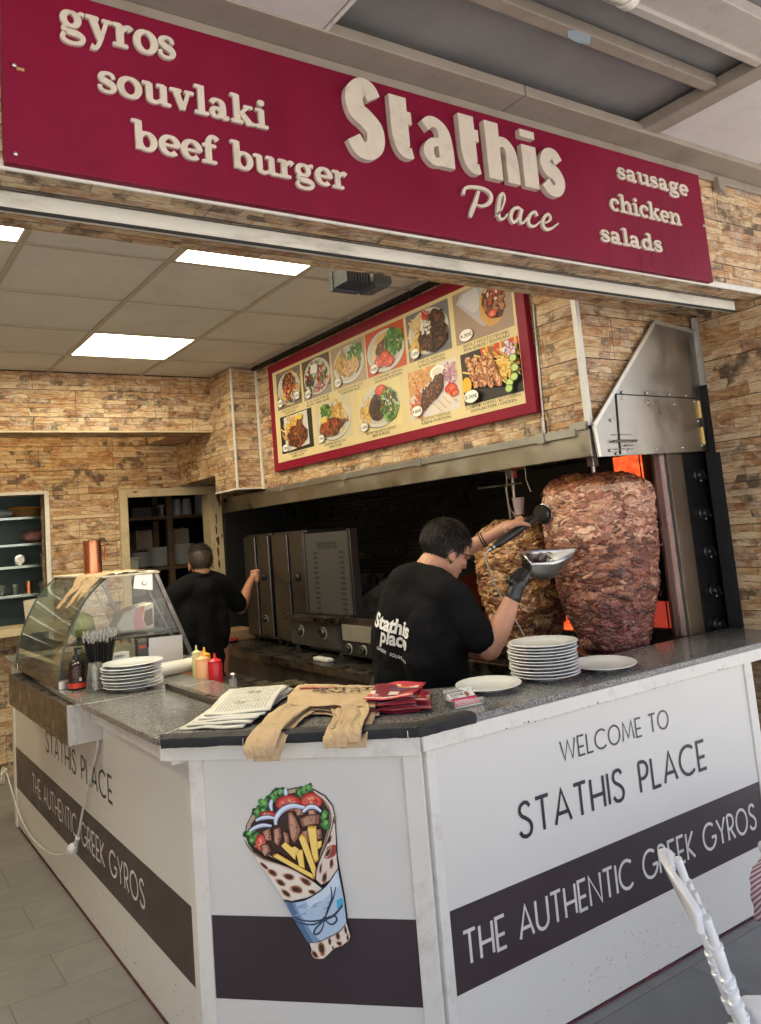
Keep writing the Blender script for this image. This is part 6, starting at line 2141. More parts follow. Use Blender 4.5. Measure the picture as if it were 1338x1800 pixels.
def build_head(mb, H, sc=1.0):
    e = lambda f, r, u, rad: H.ell(mb, f * sc, r * sc, u * sc, tuple(x * sc for x in rad))
    e(-0.008, 0, 0.025, (0.098, 0.077, 0.090))     # cranium
    e(0.030, 0, -0.040, (0.062, 0.060, 0.082))     # face
    e(0.045, 0, -0.092, (0.040, 0.040, 0.028))     # chin
    e(0.000, 0, -0.070, (0.060, 0.057, 0.045))     # jaw
    e(0.098, 0, -0.030, (0.016, 0.012, 0.024))     # nose
    e(0.104, 0, -0.045, (0.014, 0.017, 0.011))
    e(0.082, 0.0, 0.008, (0.018, 0.055, 0.014))    # brow
    e(0.084, 0, -0.072, (0.012, 0.026, 0.008))     # lips
    for s in (-1, 1):
        e(0.066, s * 0.038, -0.034, (0.024, 0.022, 0.020))   # cheeks
        e(-0.012, s * 0.077, -0.020, (0.020, 0.009, 0.033))  # ears
        e(-0.006, s * 0.080, -0.040, (0.011, 0.007, 0.013))


def build_hair(t, H, sc, length, crown_lift, count, mask, name="hair", mat=None, seed=1, spread=0.35):
    cap_on = seed != 21
    rng = random.Random(seed)
    mb = MB()
    # scalp cap
    cap = MB().ell((0, 0, 0), 1.0, None, 44, 30)
    rad = (0.104 * sc, 0.083 * sc, 0.097 * sc)
    keep = []
    vv = []
    for p in cap.v:
        k = 1 + 0.03 * noise.noise(Vector(p) * 6 + Vector((seed, 0, 0)))
        vv.append(H.p((-0.008) * sc + p[0] * rad[0] * k, p[1] * rad[1] * k, 0.025 * sc + p[2] * rad[2] * k))
    for f in cap.f:
        c = sum((Vector(cap.v[i]) for i in f), Vector()) / len(f)
        if mask(c.normalized()):
            keep.append(f)
    if cap_on:
        mb.add(vv, keep)
    n = 0
    while n < count:
        d = Vector((rng.gauss(0, 1), rng.gauss(0, 1), rng.gauss(0, 1))).normalized()
        if not mask(d):
            continue
        n += 1
        root = H.p(-0.008 * sc + d.x * rad[0] * 0.99, d.y * rad[1] * 0.99, 0.025 * sc + d.z * rad[2] * 0.99)
        nrm = (H.rot @ Vector((d.x / rad[0], d.y / rad[1], d.z / rad[2]))).normalized()
        flow = H.u * (-1.0) + H.f * (0.5 if d.z > 0.2 else -0.1) + Vector((rng.uniform(-1, 1), rng.uniform(-1, 1), rng.uniform(-1, 1))) * spread
        flow = (flow - nrm * flow.dot(nrm))
        flow = flow.normalized() if flow.length > 1e-4 else nrm.orthogonal()
        L = length(d) * rng.uniform(0.7, 1.25)
        lift = crown_lift * rng.uniform(0.5, 1.4)
        side = nrm.cross(flow).normalized() * rng.uniform(0.0009, 0.0018) * sc
        ps = [root, root + nrm * lift * 0.8 * L + flow * L * 0.4, root + nrm * lift * 1.0 * L + flow * L * 0.75, root + nrm * lift * 0.75 * L + flow * L]
        ws = [1.0, 1.0, 0.7, 0.15]
        v = []
        for p, w in zip(ps, ws):
            v += [p - side * w, p + side * w]
        mb.add(v, [(0, 1, 3, 2), (2, 3, 5, 4), (4, 5, 7, 6)])
    mb.v = [tuple(Vector(p) - t.location) for p in mb.v]
    o = mb.build(name, mat or m_hair, None, None, smooth=70)
    o.parent = t
    return o


def grip(mb, c, axis, palm, rh, sc=1.0, index_straight=False, thumb=1, wrap=1.0):
    """a hand closed round a handle: c on the handle axis, axis points from little finger to index, palm = side the palm lies on"""
    A = Vector(axis).normalized()
    P_ = Vector(palm)
    P_ = (P_ - A * P_.dot(A)).normalized()
    Q = A.cross(P_) * thumb
    c = Vector(c)
    def at(s, ang, r):
        return c + A * s + (P_ * math.cos(ang) + Q * math.sin(ang)) * r
    # palm: a rounded pad along the handle
    for s in np.linspace(-0.034, 0.034, 6):
        for a, r, rd in ((-0.9, 0.018, 0.016), (-0.3, 0.014, 0.015), (0.3, 0.012, 0.014)):
            p = at(s * sc, a, rh + r * sc)
            mb.ell(p, rd * sc, None, 10, 8)
    rad = [0.0078, 0.0085, 0.0088, 0.0084]
    lens = [0.78, 0.95, 1.0, 0.92]
    for k in range(4):
        s = (-0.033 + 0.022 * k) * sc
        if k == 3 and index_straight:
            base = at(s, 0.5, rh + 0.012 * sc)
            d = (A * 0.93 + Q * 0.22).normalized()
            limb(mb, [base, base + d * 0.030 * sc, base + d * 0.055 * sc - P_ * 0.004 * sc, base + d * 0.076 * sc - P_ * 0.010 * sc], [0.0098 * sc, 0.0088 * sc, 0.0078 * sc, 0.0066 * sc], 10, 4)
            continue
        L = lens[k] * wrap
        angs = [0.25, 0.95, 1.75 * L, 2.6 * L, 3.3 * L]
        rr = [rh + 0.014 * sc, rh + 0.013 * sc, rh + 0.0095 * sc, rh + 0.0085 * sc, rh + 0.008 * sc]
        r0 = rad[k] * sc
        limb(mb, [at(s, a, r) for a, r in zip(angs, rr)], [r0 * 1.12, r0 * 1.1, r0, r0 * 0.93, r0 * 0.8], 10, 4)
    limb(mb, [at(-0.010 * sc, -1.15, rh + 0.018 * sc), at(0.016 * sc, -1.6, rh + 0.014 * sc), at(0.034 * sc, -2.1, rh + 0.011 * sc), at(0.046 * sc, -2.6, rh + 0.010 * sc)], [0.0135 * sc, 0.0115 * sc, 0.0098 * sc, 0.008 * sc], 10, 4)


# ---- the cook at the gyro
t = thing("person", "cook in a black lettered t-shirt, black glove and glasses, shaving meat at the gyro", "person", (2.14, 2.88, 0.0))
mb = MB()
H1 = Head((2.332, 2.838, 1.508), (0.93, -0.10, -0.36), (0.42, -0.10, 1.0))
build_head(mb, H1, 1.05)
limb(mb, [H1.p(-0.035, 0, -0.06), (2.235, 2.865, 1.415), (2.185, 2.875, 1.355)], [0.066, 0.068, 0.085])
# trunk
limb(mb, [(2.18, 2.87, 1.30), (2.15, 2.88, 1.20), (2.14, 2.88, 1.05), (2.14, 2.88, 0.93)], [0.105, 0.115, 0.12, 0.12])
limb(mb, [(2.19, 2.68, 1.32), (2.19, 2.86, 1.33), (2.29, 3.02, 1.37)], [0.06, 0.075, 0.058])
# right arm: down to the elbow, up to the glove
limb(mb, [(2.19, 2.655, 1.31), (2.225, 2.61, 1.205), (2.285, 2.565, 1.100)], [0.060, 0.055, 0.049])
limb(mb, [(2.285, 2.565, 1.100), (2.328, 2.53, 1.185), (2.362, 2.500, 1.268), (2.382, 2.487, 1.318)], [0.049, 0.047, 0.036, 0.029])
# left arm: forward and up past the head
limb(mb, [(2.30, 3.02, 1.37), (2.38, 3.035, 1.393), (2.475, 3.03, 1.425)], [0.058, 0.054, 0.046])
limb(mb, [(2.475, 3.03, 1.425), (2.53, 2.965, 1.480), (2.585, 2.905, 1.522), (2.625, 2.862, 1.548)], [0.046, 0.043, 0.034, 0.029])
KA = Vector((2.53, 2.765, 1.493))   # knife handle, cable end
KB = Vector((2.835, 2.735, 1.628))  # guard end
kax = (KB - KA).normalized()
kc = KA + kax * 0.185
grip(mb, kc, kax, (-0.30, 0.75, 0.55), 0.018, 1.08, index_straight=True, thumb=-1)
limb(mb, [(2.622, 2.865, 1.546), kc + Vector((-0.022, 0.040, 0.022)), kc + Vector((-0.006, 0.025, 0.018))], [0.028, 0.027, 0.022])
# legs
for y in (2.80, 3.0):
    limb(mb, [(2.13, y, 0.92), (2.15, y, 0.50), (2.12, y, 0.09)], [0.10, 0.068, 0.045])
body = fuse(mb, "body", m_skin, t, 0.0052, 5)
# shirt
ms = MB()
limb(ms, [(2.175, 2.88, 1.335), (2.14, 2.89, 1.22), (2.125, 2.895, 1.08), (2.12, 2.90, 0.90), (2.12, 2.90, 0.80)], [0.138, 0.155, 0.163, 0.166, 0.168])
ms.ell((2.13, 2.72, 1.08), (0.15, 0.11, 0.25)); ms.ell((2.145, 3.00, 1.08), (0.14, 0.10, 0.25))
ms.ell((2.12, 2.75, 0.86), (0.165, 0.13, 0.16)); ms.ell((2.135, 2.99, 0.86), (0.155, 0.12, 0.16))
ms.ell((2.15, 2.87, 1.24), (0.15, 0.205, 0.15))
limb(ms, [(2.18, 2.675, 1.32), (2.185, 2.77, 1.350), (2.19, 2.86, 1.368), (2.23, 2.95, 1.368), (2.295, 3.02, 1.372)], [0.088, 0.097, 0.094, 0.084, 0.076])
limb(ms, [(2.19, 2.665, 1.31), (2.215, 2.625, 1.235), (2.252, 2.592, 1.155)], [0.086, 0.084, 0.076])
limb(ms, [(2.30, 3.02, 1.37), (2.37, 3.035, 1.388), (2.43, 3.03, 1.405)], [0.076, 0.072, 0.066])
shirt = fuse(ms, "t_shirt", m_shirt, t, 0.009, 8, 0.5, 0.010, 0.11)
# neckband and apron strap
mbx = MB()
ring = []
for k in range(28):
    a = 2 * PI * k / 28
    ring.append(Vector((2.222, 2.867, 1.405)) + Vector((0.090 * math.cos(a), 0.085 * math.sin(a), 0.060 * -math.cos(a) * 0.55 + 0.004)))
mbx.tube(ring, 0.0085, 8, closed=True)
part("collar", mbx, m_shirt, t, smooth=60)
# writing on the back of the shirt
sv = [v.co + t.location for v in shirt.data.vertices]
tr = BVHTree.FromPolygons(sv, [tuple(p.vertices) for p in shirt.data.polygons])
bn = Vector((-0.86, -0.51, 0.0)).normalized()       # the way the lettered part of the back faces
bu = Vector((0.51, -0.86, 0.0)).normalized()
def onback(u, v, d):
    o_ = Vector((2.045, 2.862, 1.205)) + bu * u + Vector((0, 0, 1)) * v + bn * 0.4
    h = tr.ray_cast(o_, -bn)
    p = h[0] if h[0] else o_ - bn * 0.4
    return p + bn * (0.0065 + d)
mp = MB()
m_shirtprint = MAT("white shirt print", (0.66, 0.66, 0.66), 0.7)
put_text(mp, "Stathis", onback, -0.105, 0.010, width=0.205, height=0.060, bold=0.035, rot=-0.22)
put_text(mp, "place", onback, -0.062, -0.052, width=0.145, height=0.060, bold=0.03, rot=-0.22)
part("shirt_print", mp, m_shirtprint, t)
mp = MB()
put_text(mp, "GREEK   SOUVLAKI", onback, -0.085, -0.085, width=0.17, height=0.013, rot=-0.30)
part("shirt_print", mp, m_shirtprint, t)
# hair: cropped at the nape, fuller on top
def mask1(d):
    if d.x > 0.72:
        return False
    if d.x > 0.35 and d.z < 0.30:
        return False
    if d.z < -0.80:
        return False
    if abs(d.y) > 0.7 and d.x > -0.25 and d.z < -0.12:
        return False
    return True
build_hair(t, H1, 1.058, lambda d: 0.034 if d.z > 0.0 else 0.020, 0.34, 700, mask1, "hair", MAT("lighter hair strands", (0.045, 0.035, 0.028), 0.5), seed=21, spread=0.5)
hair = build_hair(t, H1, 1.05, lambda d: 0.040 if d.z > 0.0 else 0.024, 0.30, 6500, mask1, seed=4, spread=0.42)
def mask1g(d):
    return -0.30 < d.x < 0.30 and -0.42 < d.z < 0.0 and d.y > 0.78
build_hair(t, H1, 1.062, lambda d: 0.022, 0.16, 260, mask1g, "grey_sideburn", MAT("grey hair", (0.10, 0.095, 0.09), 0.5), seed=9)
# glasses
mbx = MB()
mbx.tube([H1.p(-0.020, 0.100, -0.008), H1.p(0.05, 0.094, -0.006), H1.p(0.112, 0.070, -0.004)], 0.0026, 6)
mbx.tube([H1.p(-0.015, 0.092, -0.006), H1.p(-0.035, 0.092, -0.026)], 0.0022, 6)
mbx.tube([H1.p(-0.015, -0.092, -0.006), H1.p(0.104, -0.066, -0.004)], 0.0022, 6)
for s in (-1, 1):
    mbx.tube([H1.p(0.112 - 0.010 * abs(math.cos(a)), s * 0.036 + 0.029 * math.cos(a), -0.012 + 0.020 * math.sin(a)) for a in [k * PI / 8 for k in range(16)]], 0.0016, 6, closed=True)
mbx.tube([H1.p(0.112, -0.008, -0.008), H1.p(0.112, 0.008, -0.008)], 0.0018, 6)
part("glasses", mbx, m_black, t, smooth=60)
# wrist bands on the left wrist, glove on the right hand
mbx = MB()
wd = Vector((0.57, -0.60, 0.36)).normalized()
for off in (0.0, 0.012):
    c = Vector((2.598, 2.893, 1.531)) + wd * off
    u = wd.orthogonal().normalized()
    w = wd.cross(u)
    mbx.tube([c + (u * math.cos(a) + w * math.sin(a)) * 0.0345 for a in [k * PI / 10 for k in range(20)]], 0.0032, 6, closed=True)
part("wrist_bands", mbx, m_black, t, smooth=60)
SA, SB = Vector((2.378, 2.490, 1.335)), Vector((2.50, 2.485, 1.402))    # scoop handle
sax = (SB - SA).normalized()
mg = MB()
sc_ = SA + sax * 0.045
grip(mg, sc_, sax, (-0.45, -0.55, 0.30), 0.014, 1.05, thumb=1)
limb(mg, [(2.376, 2.490, 1.300), (2.384, 2.486, 1.322), sc_ + Vector((-0.016, -0.014, -0.004))], [0.0345, 0.0335, 0.031])
glove = fuse(mg, "glove", m_glove, t, 0.0042, 4)
mbx = MB()
for y in (2.80, 3.0):
    limb(mbx, [(2.13, y, 0.90), (2.15, y, 0.50), (2.12, y, 0.08)], [0.118, 0.086, 0.07])
limb(mbx, [(2.12, 2.82, 0.90), (2.12, 2.98, 0.90)], [0.15, 0.15])
fuse(mbx, "trousers", m_jeans, t, 0.014, 4)
for y in (2.80, 3.0):
    mbx = MB().ell((2.17, y, 0.045), (0.14, 0.05, 0.045))
    mbx.box(2.05, 2.29, y - 0.045, y + 0.045, 0.0, 0.02)
    part("shoe", mbx, m_shoe, t, smooth=60)

# ---- his tools
t = thing("electric_gyro_knife", "black handled electric gyro knife with round blade in the cook's raised hand", "gyro knife", tuple(KA))
mbx = MB().tube([KA, KA + kax * 0.03, KA + kax * 0.045], [0.010, 0.012, 0.016], 18).tube([KA + kax * 0.045, KA + kax * 0.10, KA + kax * 0.20, KA + kax * 0.30], [0.0185, 0.0195, 0.0195, 0.0205], 20)
part("handle", mbx, MAT("matt black grip", (0.014, 0.014, 0.015), 0.4), t, smooth=40)
mbx = MB().tube([KA - kax * 0.020, KA + kax * 0.022], [0.006, 0.0125], 16)
part("end_fitting", mbx, m_steel, t, smooth=40)
up = Vector((0.18, -0.35, 0.92))
bl = (kax * 0.75 + up * -0.35).normalized()
Mb = Matrix.Translation(KB + kax * 0.012) @ bl.to_track_quat('Z', 'Y').to_matrix().to_4x4()
part("guard_disc", MB().lathe([(0, -0.008), (0.040, -0.008), (0.046, 0.0), (0.040, 0.006), (0, 0.010)], 32, Mb), MAT("dark disc guard", (0.06, 0.06, 0.06), 0.3, 0.8), t, smooth=30)
part("round_blade", MB().lathe([(0.030, 0.012), (0.049, 0.016), (0.050, 0.017), (0.030, 0.016)], 36, Mb), m_steel, t, smooth=30)
mbx = MB().tube(spline([KA - kax * 0.018, Vector((2.49, 2.76, 1.455)), Vector((2.505, 2.75, 1.38)), Vector((2.55, 2.75, 1.28)), Vector((2.60, 2.72, 1.16)), Vector((2.66, 2.70, 1.03)), Vector((2.74, 2.68, 0.93))], 8), 0.0042, 8)
part("cable", mbx, MAT("pale grey cable", (0.42, 0.40, 0.36), 0.4), t, smooth=60)
t = thing("meat_scoop", "curved steel gyro scoop filled with shavings in the gloved hand", "scoop", tuple(SA))
part("grip", MB().tube([SA - sax * 0.01, SA + sax * 0.05, SA + sax * 0.125], [0.014, 0.014, 0.011], 14), m_black, t, smooth=40)
# a boat-shaped pan rolled towards the street, its tip at the big cone
tx = (Vector((2.79, 2.49, 1.428)) - Vector((2.485, 2.50, 1.412))).normalized()
tz = Vector((0, -1, 0))
tz = (tz - tx * tz.dot(tx)).normalized()
ty = tz.cross(tx) * -1
if ty.z < 0:
    ty = -ty
rl = R(17)
tz, ty = tz * math.cos(rl) - ty * math.sin(rl), ty * math.cos(rl) + tz * math.sin(rl)
o0 = Vector((2.485, 2.50, 1.440))
def trough(a, b):
    wdt = 0.060 * min(1.0, (0.55 + 1.6 * b)) * max(0.0, 1 - max(0, (b - 0.35) / 0.65) ** 2.2)
    dep = 0.098 * max(0.0, min(1.0, 0.60 + 1.3 * b)) * max(0.0, 1 - max(0, (b - 0.30) / 0.70) ** 1.9)
    ang = (a - 0.5) * 2
    return o0 + tx * (0.305 * b) + tz * (wdt * (abs(ang) ** 0.75) * (1 if ang > 0 else -1)) - ty * (dep * (1 - abs(ang) ** 3.0)) + ty * (0.030 * max(0.0, -ang) ** 2 * max(0.0, 1 - 1.3 * b)) + Vector((0, 0, 0.012 * b * b))
mbx = MB().grid(trough, 30, 30)
mbx.add([trough(i / 30, 0.0) for i in range(31)], [tuple(range(31))])
part("pan", mbx, MAT("bright brushed steel", (0.46, 0.46, 0.455), 0.33, 1.0, var=0.1, rvar=0.3), t, smooth=60, solid=0.0022)
mbx = MB()
for k in range(110):
    b, a = random.uniform(0.10, 0.60), random.uniform(0.10, 0.72)
    p = trough(a, b) + ty * random.uniform(0.02, 0.058) * (1 - abs(a - 0.45))
    d = Vector((random.gauss(0, 1), random.gauss(0, 1), random.gauss(0, 0.4))).normalized() * random.uniform(0.010, 0.022)
    w = d.cross(Vector((0, 0, 1))).normalized() * random.uniform(0.004, 0.008)
    n_ = Vector((0, 0, random.uniform(0.002, 0.006)))
    mbx.add([p - d - w, p - d + w, p + n_ - w, p + n_ + w, p + d - w, p + d + w], [(0, 1, 3, 2), (2, 3, 5, 4)], tuple(0.75 * q for q in pal_pork(random.uniform(0.05, 0.6), RNG)))
mbx.v = [tuple(Vector(p) - t.location) for p in mbx.v]
o = mbx.build("shavings", meat_mat("shaved meat"), solid=0.002)
o.parent = t
o["kind"] = "stuff"
t = thing("steel_pot", "steel pot and meat tray on the grill edge beside the cook's elbow", "pot", (2.55, 2.62, 0.906))
t.location = (2.62, 2.60, 0.90)
part("pot", MB().lathe([(0, 0), (0.07, 0), (0.075, 0.11), (0.08, 0.115), (0.07, 0.115), (0.066, 0.01), (0, 0.01)], 26, Matrix.Translation((2.62, 2.62, 0.906))), m_steel, t, smooth=40)
wall("grill_side_shelf", "dark steel shelf between the cook and the big gyro cone", [(2.50, 2.826, 2.42, 2.80, 0.0, 0.905)], m_dsteel, "shelf")

# ---- the second cook, far back
t = thing("person", "young cook with cropped hair in plain black t-shirt, back turned, at the vertical grills", "person", (2.14, 5.30, 0.0))
mb = MB()
H2 = Head((2.172, 5.31, 1.495), (0.30, 0.94, -0.12), (0.03, 0.10, 1.0))
build_head(mb, H2, 1.03)
limb(mb, [H2.p(-0.02, 0, -0.06), (2.165, 5.28, 1.40), (2.16, 5.28, 1.34)], [0.058, 0.058, 0.08])
limb(mb, [(2.16, 5.29, 1.28), (2.15, 5.30, 1.10), (2.15, 5.30, 0.92)], [0.095, 0.095, 0.10])
limb(mb, [(1.99, 5.30, 1.31), (2.16, 5.29, 1.325), (2.335, 5.30, 1.31)], [0.052, 0.066, 0.052])
limb(mb, [(2.335, 5.30, 1.31), (2.42, 5.33, 1.22), (2.475, 5.36, 1.145)], [0.055, 0.047, 0.042])
limb(mb, [(2.475, 5.36, 1.145), (2.53, 5.40, 1.215), (2.585, 5.44, 1.29), (2.615, 5.455, 1.325)], [0.042, 0.041, 0.031, 0.027])
limb(mb, [(1.985, 5.30, 1.31), (1.965, 5.33, 1.18), (1.98, 5.37, 1.06)], [0.055, 0.047, 0.042])
limb(mb, [(1.98, 5.37, 1.06), (2.03, 5.50, 1.05), (2.07, 5.58, 1.06)], [0.042, 0.038, 0.028])
grip(mb, (2.09, 5.61, 1.06), (0.9, 0.3, 0), (0, -0.6, 0.5), 0.014, 1.0)
hc = Vector((2.668, 5.49, 1.352))
grip(mb, hc, (0.05, 0.06, 1.0), (-0.75, -0.45, 0.0), 0.016, 1.05, thumb=-1)
limb(mb, [(2.612, 5.453, 1.322), (2.640, 5.470, 1.345)], [0.027, 0.026])
for x in (2.06, 2.25):
    limb(mb, [(x, 5.30, 0.92), (x, 5.30, 0.5), (x, 5.28, 0.09)], [0.09, 0.064, 0.045])
fuse(mb, "body", m_skin2, t, 0.006, 5)
ms = MB()
limb(ms, [(2.16, 5.29, 1.31), (2.15, 5.30, 1.18), (2.15, 5.30, 1.02), (2.15, 5.30, 0.80)], [0.12, 0.128, 0.134, 0.14])
ms.ell((2.045, 5.30, 1.07), (0.095, 0.115, 0.25)); ms.ell((2.255, 5.30, 1.07), (0.095, 0.115, 0.25))
ms.ell((2.15, 5.30, 0.84), (0.155, 0.13, 0.14))
limb(ms, [(1.995, 5.30, 1.315), (2.08, 5.29, 1.345), (2.16, 5.285, 1.36), (2.25, 5.29, 1.345), (2.33, 5.30, 1.315)], [0.072, 0.084, 0.086, 0.084, 0.072])
limb(ms, [(2.33, 5.30, 1.31), (2.395, 5.325, 1.245), (2.45, 5.345, 1.18)], [0.072, 0.070, 0.064])
limb(ms, [(1.985, 5.30, 1.31), (1.965, 5.32, 1.20), (1.972, 5.345, 1.12)], [0.072, 0.070, 0.064])
fuse(ms, "t_shirt", m_shirt, t, 0.010, 7, 0.5, 0.009, 0.12)
mbx = MB()
mbx.tube([Vector((2.162, 5.28, 1.395)) + Vector((0.070 * math.cos(a), 0.070 * math.sin(a), 0.02 * -math.sin(a))) for a in [k * PI / 14 for k in range(28)]], 0.008, 8, closed=True)
part("collar", mbx, m_shirt, t, smooth=60)
def mask2(d):
    if d.x > 0.75 or (d.x > 0.3 and d.z < 0.3) or d.z < -0.72:
        return False
    if abs(d.y) > 0.72 and d.x > -0.25 and d.z < -0.1:
        return False
    return True
def mask2t(d):
    return d.z > 0.55 and d.x < 0.7
build_hair(t, H2, 1.0, lambda d: 0.012, 0.4, 2600, mask2, "cropped_hair", MAT("cropped brown hair", (0.050, 0.033, 0.022), 0.6, var=0.3, vs_=30), 3)
build_hair(t, H2, 1.0, lambda d: 0.022, 0.45, 1500, mask2t, "hair", None, 6, 0.8)
mbx = MB()
for x in (2.06, 2.25):
    limb(mbx, [(2.15 + (x - 2.15) * 0.7, 5.30, 0.86), (x, 5.30, 0.5), (x, 5.28, 0.08)], [0.088, 0.08, 0.068])
limb(mbx, [(2.10, 5.30, 0.90), (2.20, 5.30, 0.90)], [0.095, 0.095])
fuse(mbx, "trousers", m_jeans, t, 0.015, 4)
for x in (2.06, 2.25):
    mbx = MB().ell((x, 5.34, 0.045), (0.05, 0.14, 0.045))
    part("shoe", mbx, m_shoe, t, smooth=60)
# ------------------------------------------------------------------ the menu board
t = thing("menu_board", "crimson framed menu board of food pictures and prices on the stone wall", "menu board", (2.775, 3.95, 2.1))
XB = 2.775
fM = lambda u, v, d: (XB - d, 5.197 - u, v)
m_mred = MAT("glossy crimson frame", (0.22, 0.004, 0.024), 0.42, var=0.08, spec=0.25)
mbx = MB()
mbx.box(XB, 2.8105, 2.625, 5.27, 2.104, 2.90)
part("frame", mbx, m_mred, t, bevel=0.004)
mbx = MB().prism([(0.0, 2.163), (2.513, 2.158), (2.513, 2.833), (0.0, 2.833)], fM, 0.0, 0.002)
part("poster", mbx, MAT("cream poster", (0.68, 0.56, 0.30), 0.5, var=0.04), t)

class Pic:
    def __init__(s, u0, u1, v0, v1, seed):
        s.mb, s.d, s.r = MB(), 0.0024, random.Random(seed)
        s.u0, s.v0, s.w, s.h = u0, v0, u1 - u0, v1 - v0

    def poly(s, pts, col, jit=0.08):
        s.d += 0.00004
        k = 1 + s.r.uniform(-jit, jit)
        q = [(s.u0 + min(1, max(0, x)) * s.w, s.v0 + min(1, max(0, y)) * s.h) for x, y in pts]
        s.mb.prism(q, fM, 0, s.d, tuple(c * k for c in col), sides=False, back=False)

    def ell(s, cx, cy, rx, ry, col, n=22, wob=0.0, jit=0.05, rot=0.0):
        c_, s_ = math.cos(rot), math.sin(rot)
        pts = []
        ph = s.r.uniform(0, 9)
        for k in range(n):
            a = 2 * PI * k / n
            w = 1 + wob * noise.noise((math.cos(a) * 1.6 + ph, math.sin(a) * 1.6, ph))
            x, y = rx * math.cos(a) * w, ry * math.sin(a) * w
            pts.append((cx + x * c_ - y * s_ * s.h / s.w, cy + x * s_ * s.w / s.h + y * c_))
        s.poly(pts, col, jit)

    def plate(s, cx=0.5, cy=0.5, rx=0.46, ry=0.44, col=None):
        s.ell(cx, cy - 0.015, rx * 1.01, ry * 1.02, srgb(120, 112, 104), 36)
        s.ell(cx, cy, rx, ry, col or srgb(206, 202, 192), 36, jit=0)
        s.ell(cx, cy, rx * 0.84, ry * 0.84, srgb(180, 176, 168), 36, jit=0)
        s.ell(cx, cy + 0.01, rx * 0.80, ry * 0.80, srgb(200, 196, 186), 36, jit=0)

    def fries(s, cx, cy, rx, ry, n=26, ang=None, col=None):
        for k in range(int(n * 1.6)):
            x, y = cx + s.r.gauss(0, rx * 0.55), cy + s.r.gauss(0, ry * 0.5)
            a = s.r.uniform(0, PI) if ang is None else s.r.gauss(ang, 0.35)
            L, w = s.r.uniform(0.11, 0.20), s.r.uniform(0.016, 0.026)
            c, n_ = math.cos(a), math.sin(a)
            base = col or s.r.choice([srgb(226, 170, 62), srgb(240, 196, 96), srgb(206, 142, 46), srgb(248, 214, 128)])
            for g, (dw, kk) in enumerate(((0, 0.7), (0.2, 1.0))):
                ww = w * (1 - 0.45 * g)
                s.poly([(x - c * L / 2 - n_ * ww + 0.006 * g, y - n_ * L / 2 + c * ww), (x + c * L / 2 - n_ * ww + 0.006 * g, y + n_ * L / 2 + c * ww), (x + c * L / 2 + n_ * ww * 0.6, y + n_ * L / 2 - c * ww * 0.6), (x - c * L / 2 + n_ * ww * 0.6, y - n_ * L / 2 - c * ww * 0.6)], tuple(q * kk for q in base))

    def bits(s, cx, cy, rx, ry, n, cols, size=0.035, wob=0.6):
        rx, ry, n, size = rx * 1.22, ry * 1.22, int(n * 1.7), size * 1.05
        for k in range(n):
            a, q = s.r.uniform(0, 2 * PI), math.sqrt(s.r.random())
            s.ell(cx + rx * q * math.cos(a), cy + ry * q * math.sin(a), size * s.r.uniform(0.5, 1.3), size * s.r.uniform(0.35, 0.9), s.r.choice(cols), 9, wob, 0.15, s.r.uniform(0, PI))

    def meat(s, cx, cy, rx, ry, n=60, dark=False):
        cols = [srgb(120, 66, 36), srgb(92, 48, 28), srgb(150, 90, 52), srgb(72, 38, 24), srgb(176, 116, 70)] if not dark else [srgb(84, 48, 32), srgb(60, 34, 24), srgb(110, 66, 42), srgb(44, 26, 20)]
        s.ell(cx, cy, rx * 1.18, ry * 1.18, cols[1], 24, 0.3)
        s.bits(cx, cy, rx * 0.92, ry * 0.9, n, cols, 0.04)

    def greens(s, cx, cy, rx, ry, n=50):
        s.bits(cx, cy, rx, ry, n, [srgb(60, 108, 40), srgb(88, 140, 52), srgb(44, 84, 34), srgb(120, 164, 70)], 0.045, 0.9)

    def salad(s, cx, cy, rx, ry, n=60):
        s.bits(cx, cy, rx, ry, n, [srgb(70, 120, 46), srgb(190, 44, 36), srgb(206, 66, 44), srgb(150, 110, 150), srgb(220, 214, 206), srgb(96, 150, 60), srgb(60, 30, 50)], 0.04, 0.7)

    def tomato(s, cx, cy, r=0.09):
        s.ell(cx, cy, r, r * 0.9, srgb(178, 34, 26), 18, 0.1)
        s.ell(cx, cy, r * 0.82, r * 0.74, srgb(214, 74, 50), 16, 0.15)
        s.bits(cx, cy, r * 0.5, r * 0.4, 5, [srgb(236, 150, 90), srgb(196, 54, 36)], 0.02)

    def price(s, cx, cy, txt, r=0.105):
        s.ell(cx, cy, r * 1.06, r * 0.92 * 1.12, srgb(90, 70, 54), 26, jit=0)
        s.ell(cx, cy, r, r * 0.95, srgb(238, 236, 228), 26, jit=0)
        put_text(s.mb, txt, fM, s.u0 + (cx - r * 0.86) * s.w, s.v0 + (cy - 0.036) * s.h, width=r * 1.72 * s.w, height=0.072 * s.h, d=s.d + 0.0004, col=srgb(40, 34, 30), bold=0.01)

    def bg(s, col):
        s.poly([(0, 0), (1, 0), (1, 1), (0, 1)], col, 0)


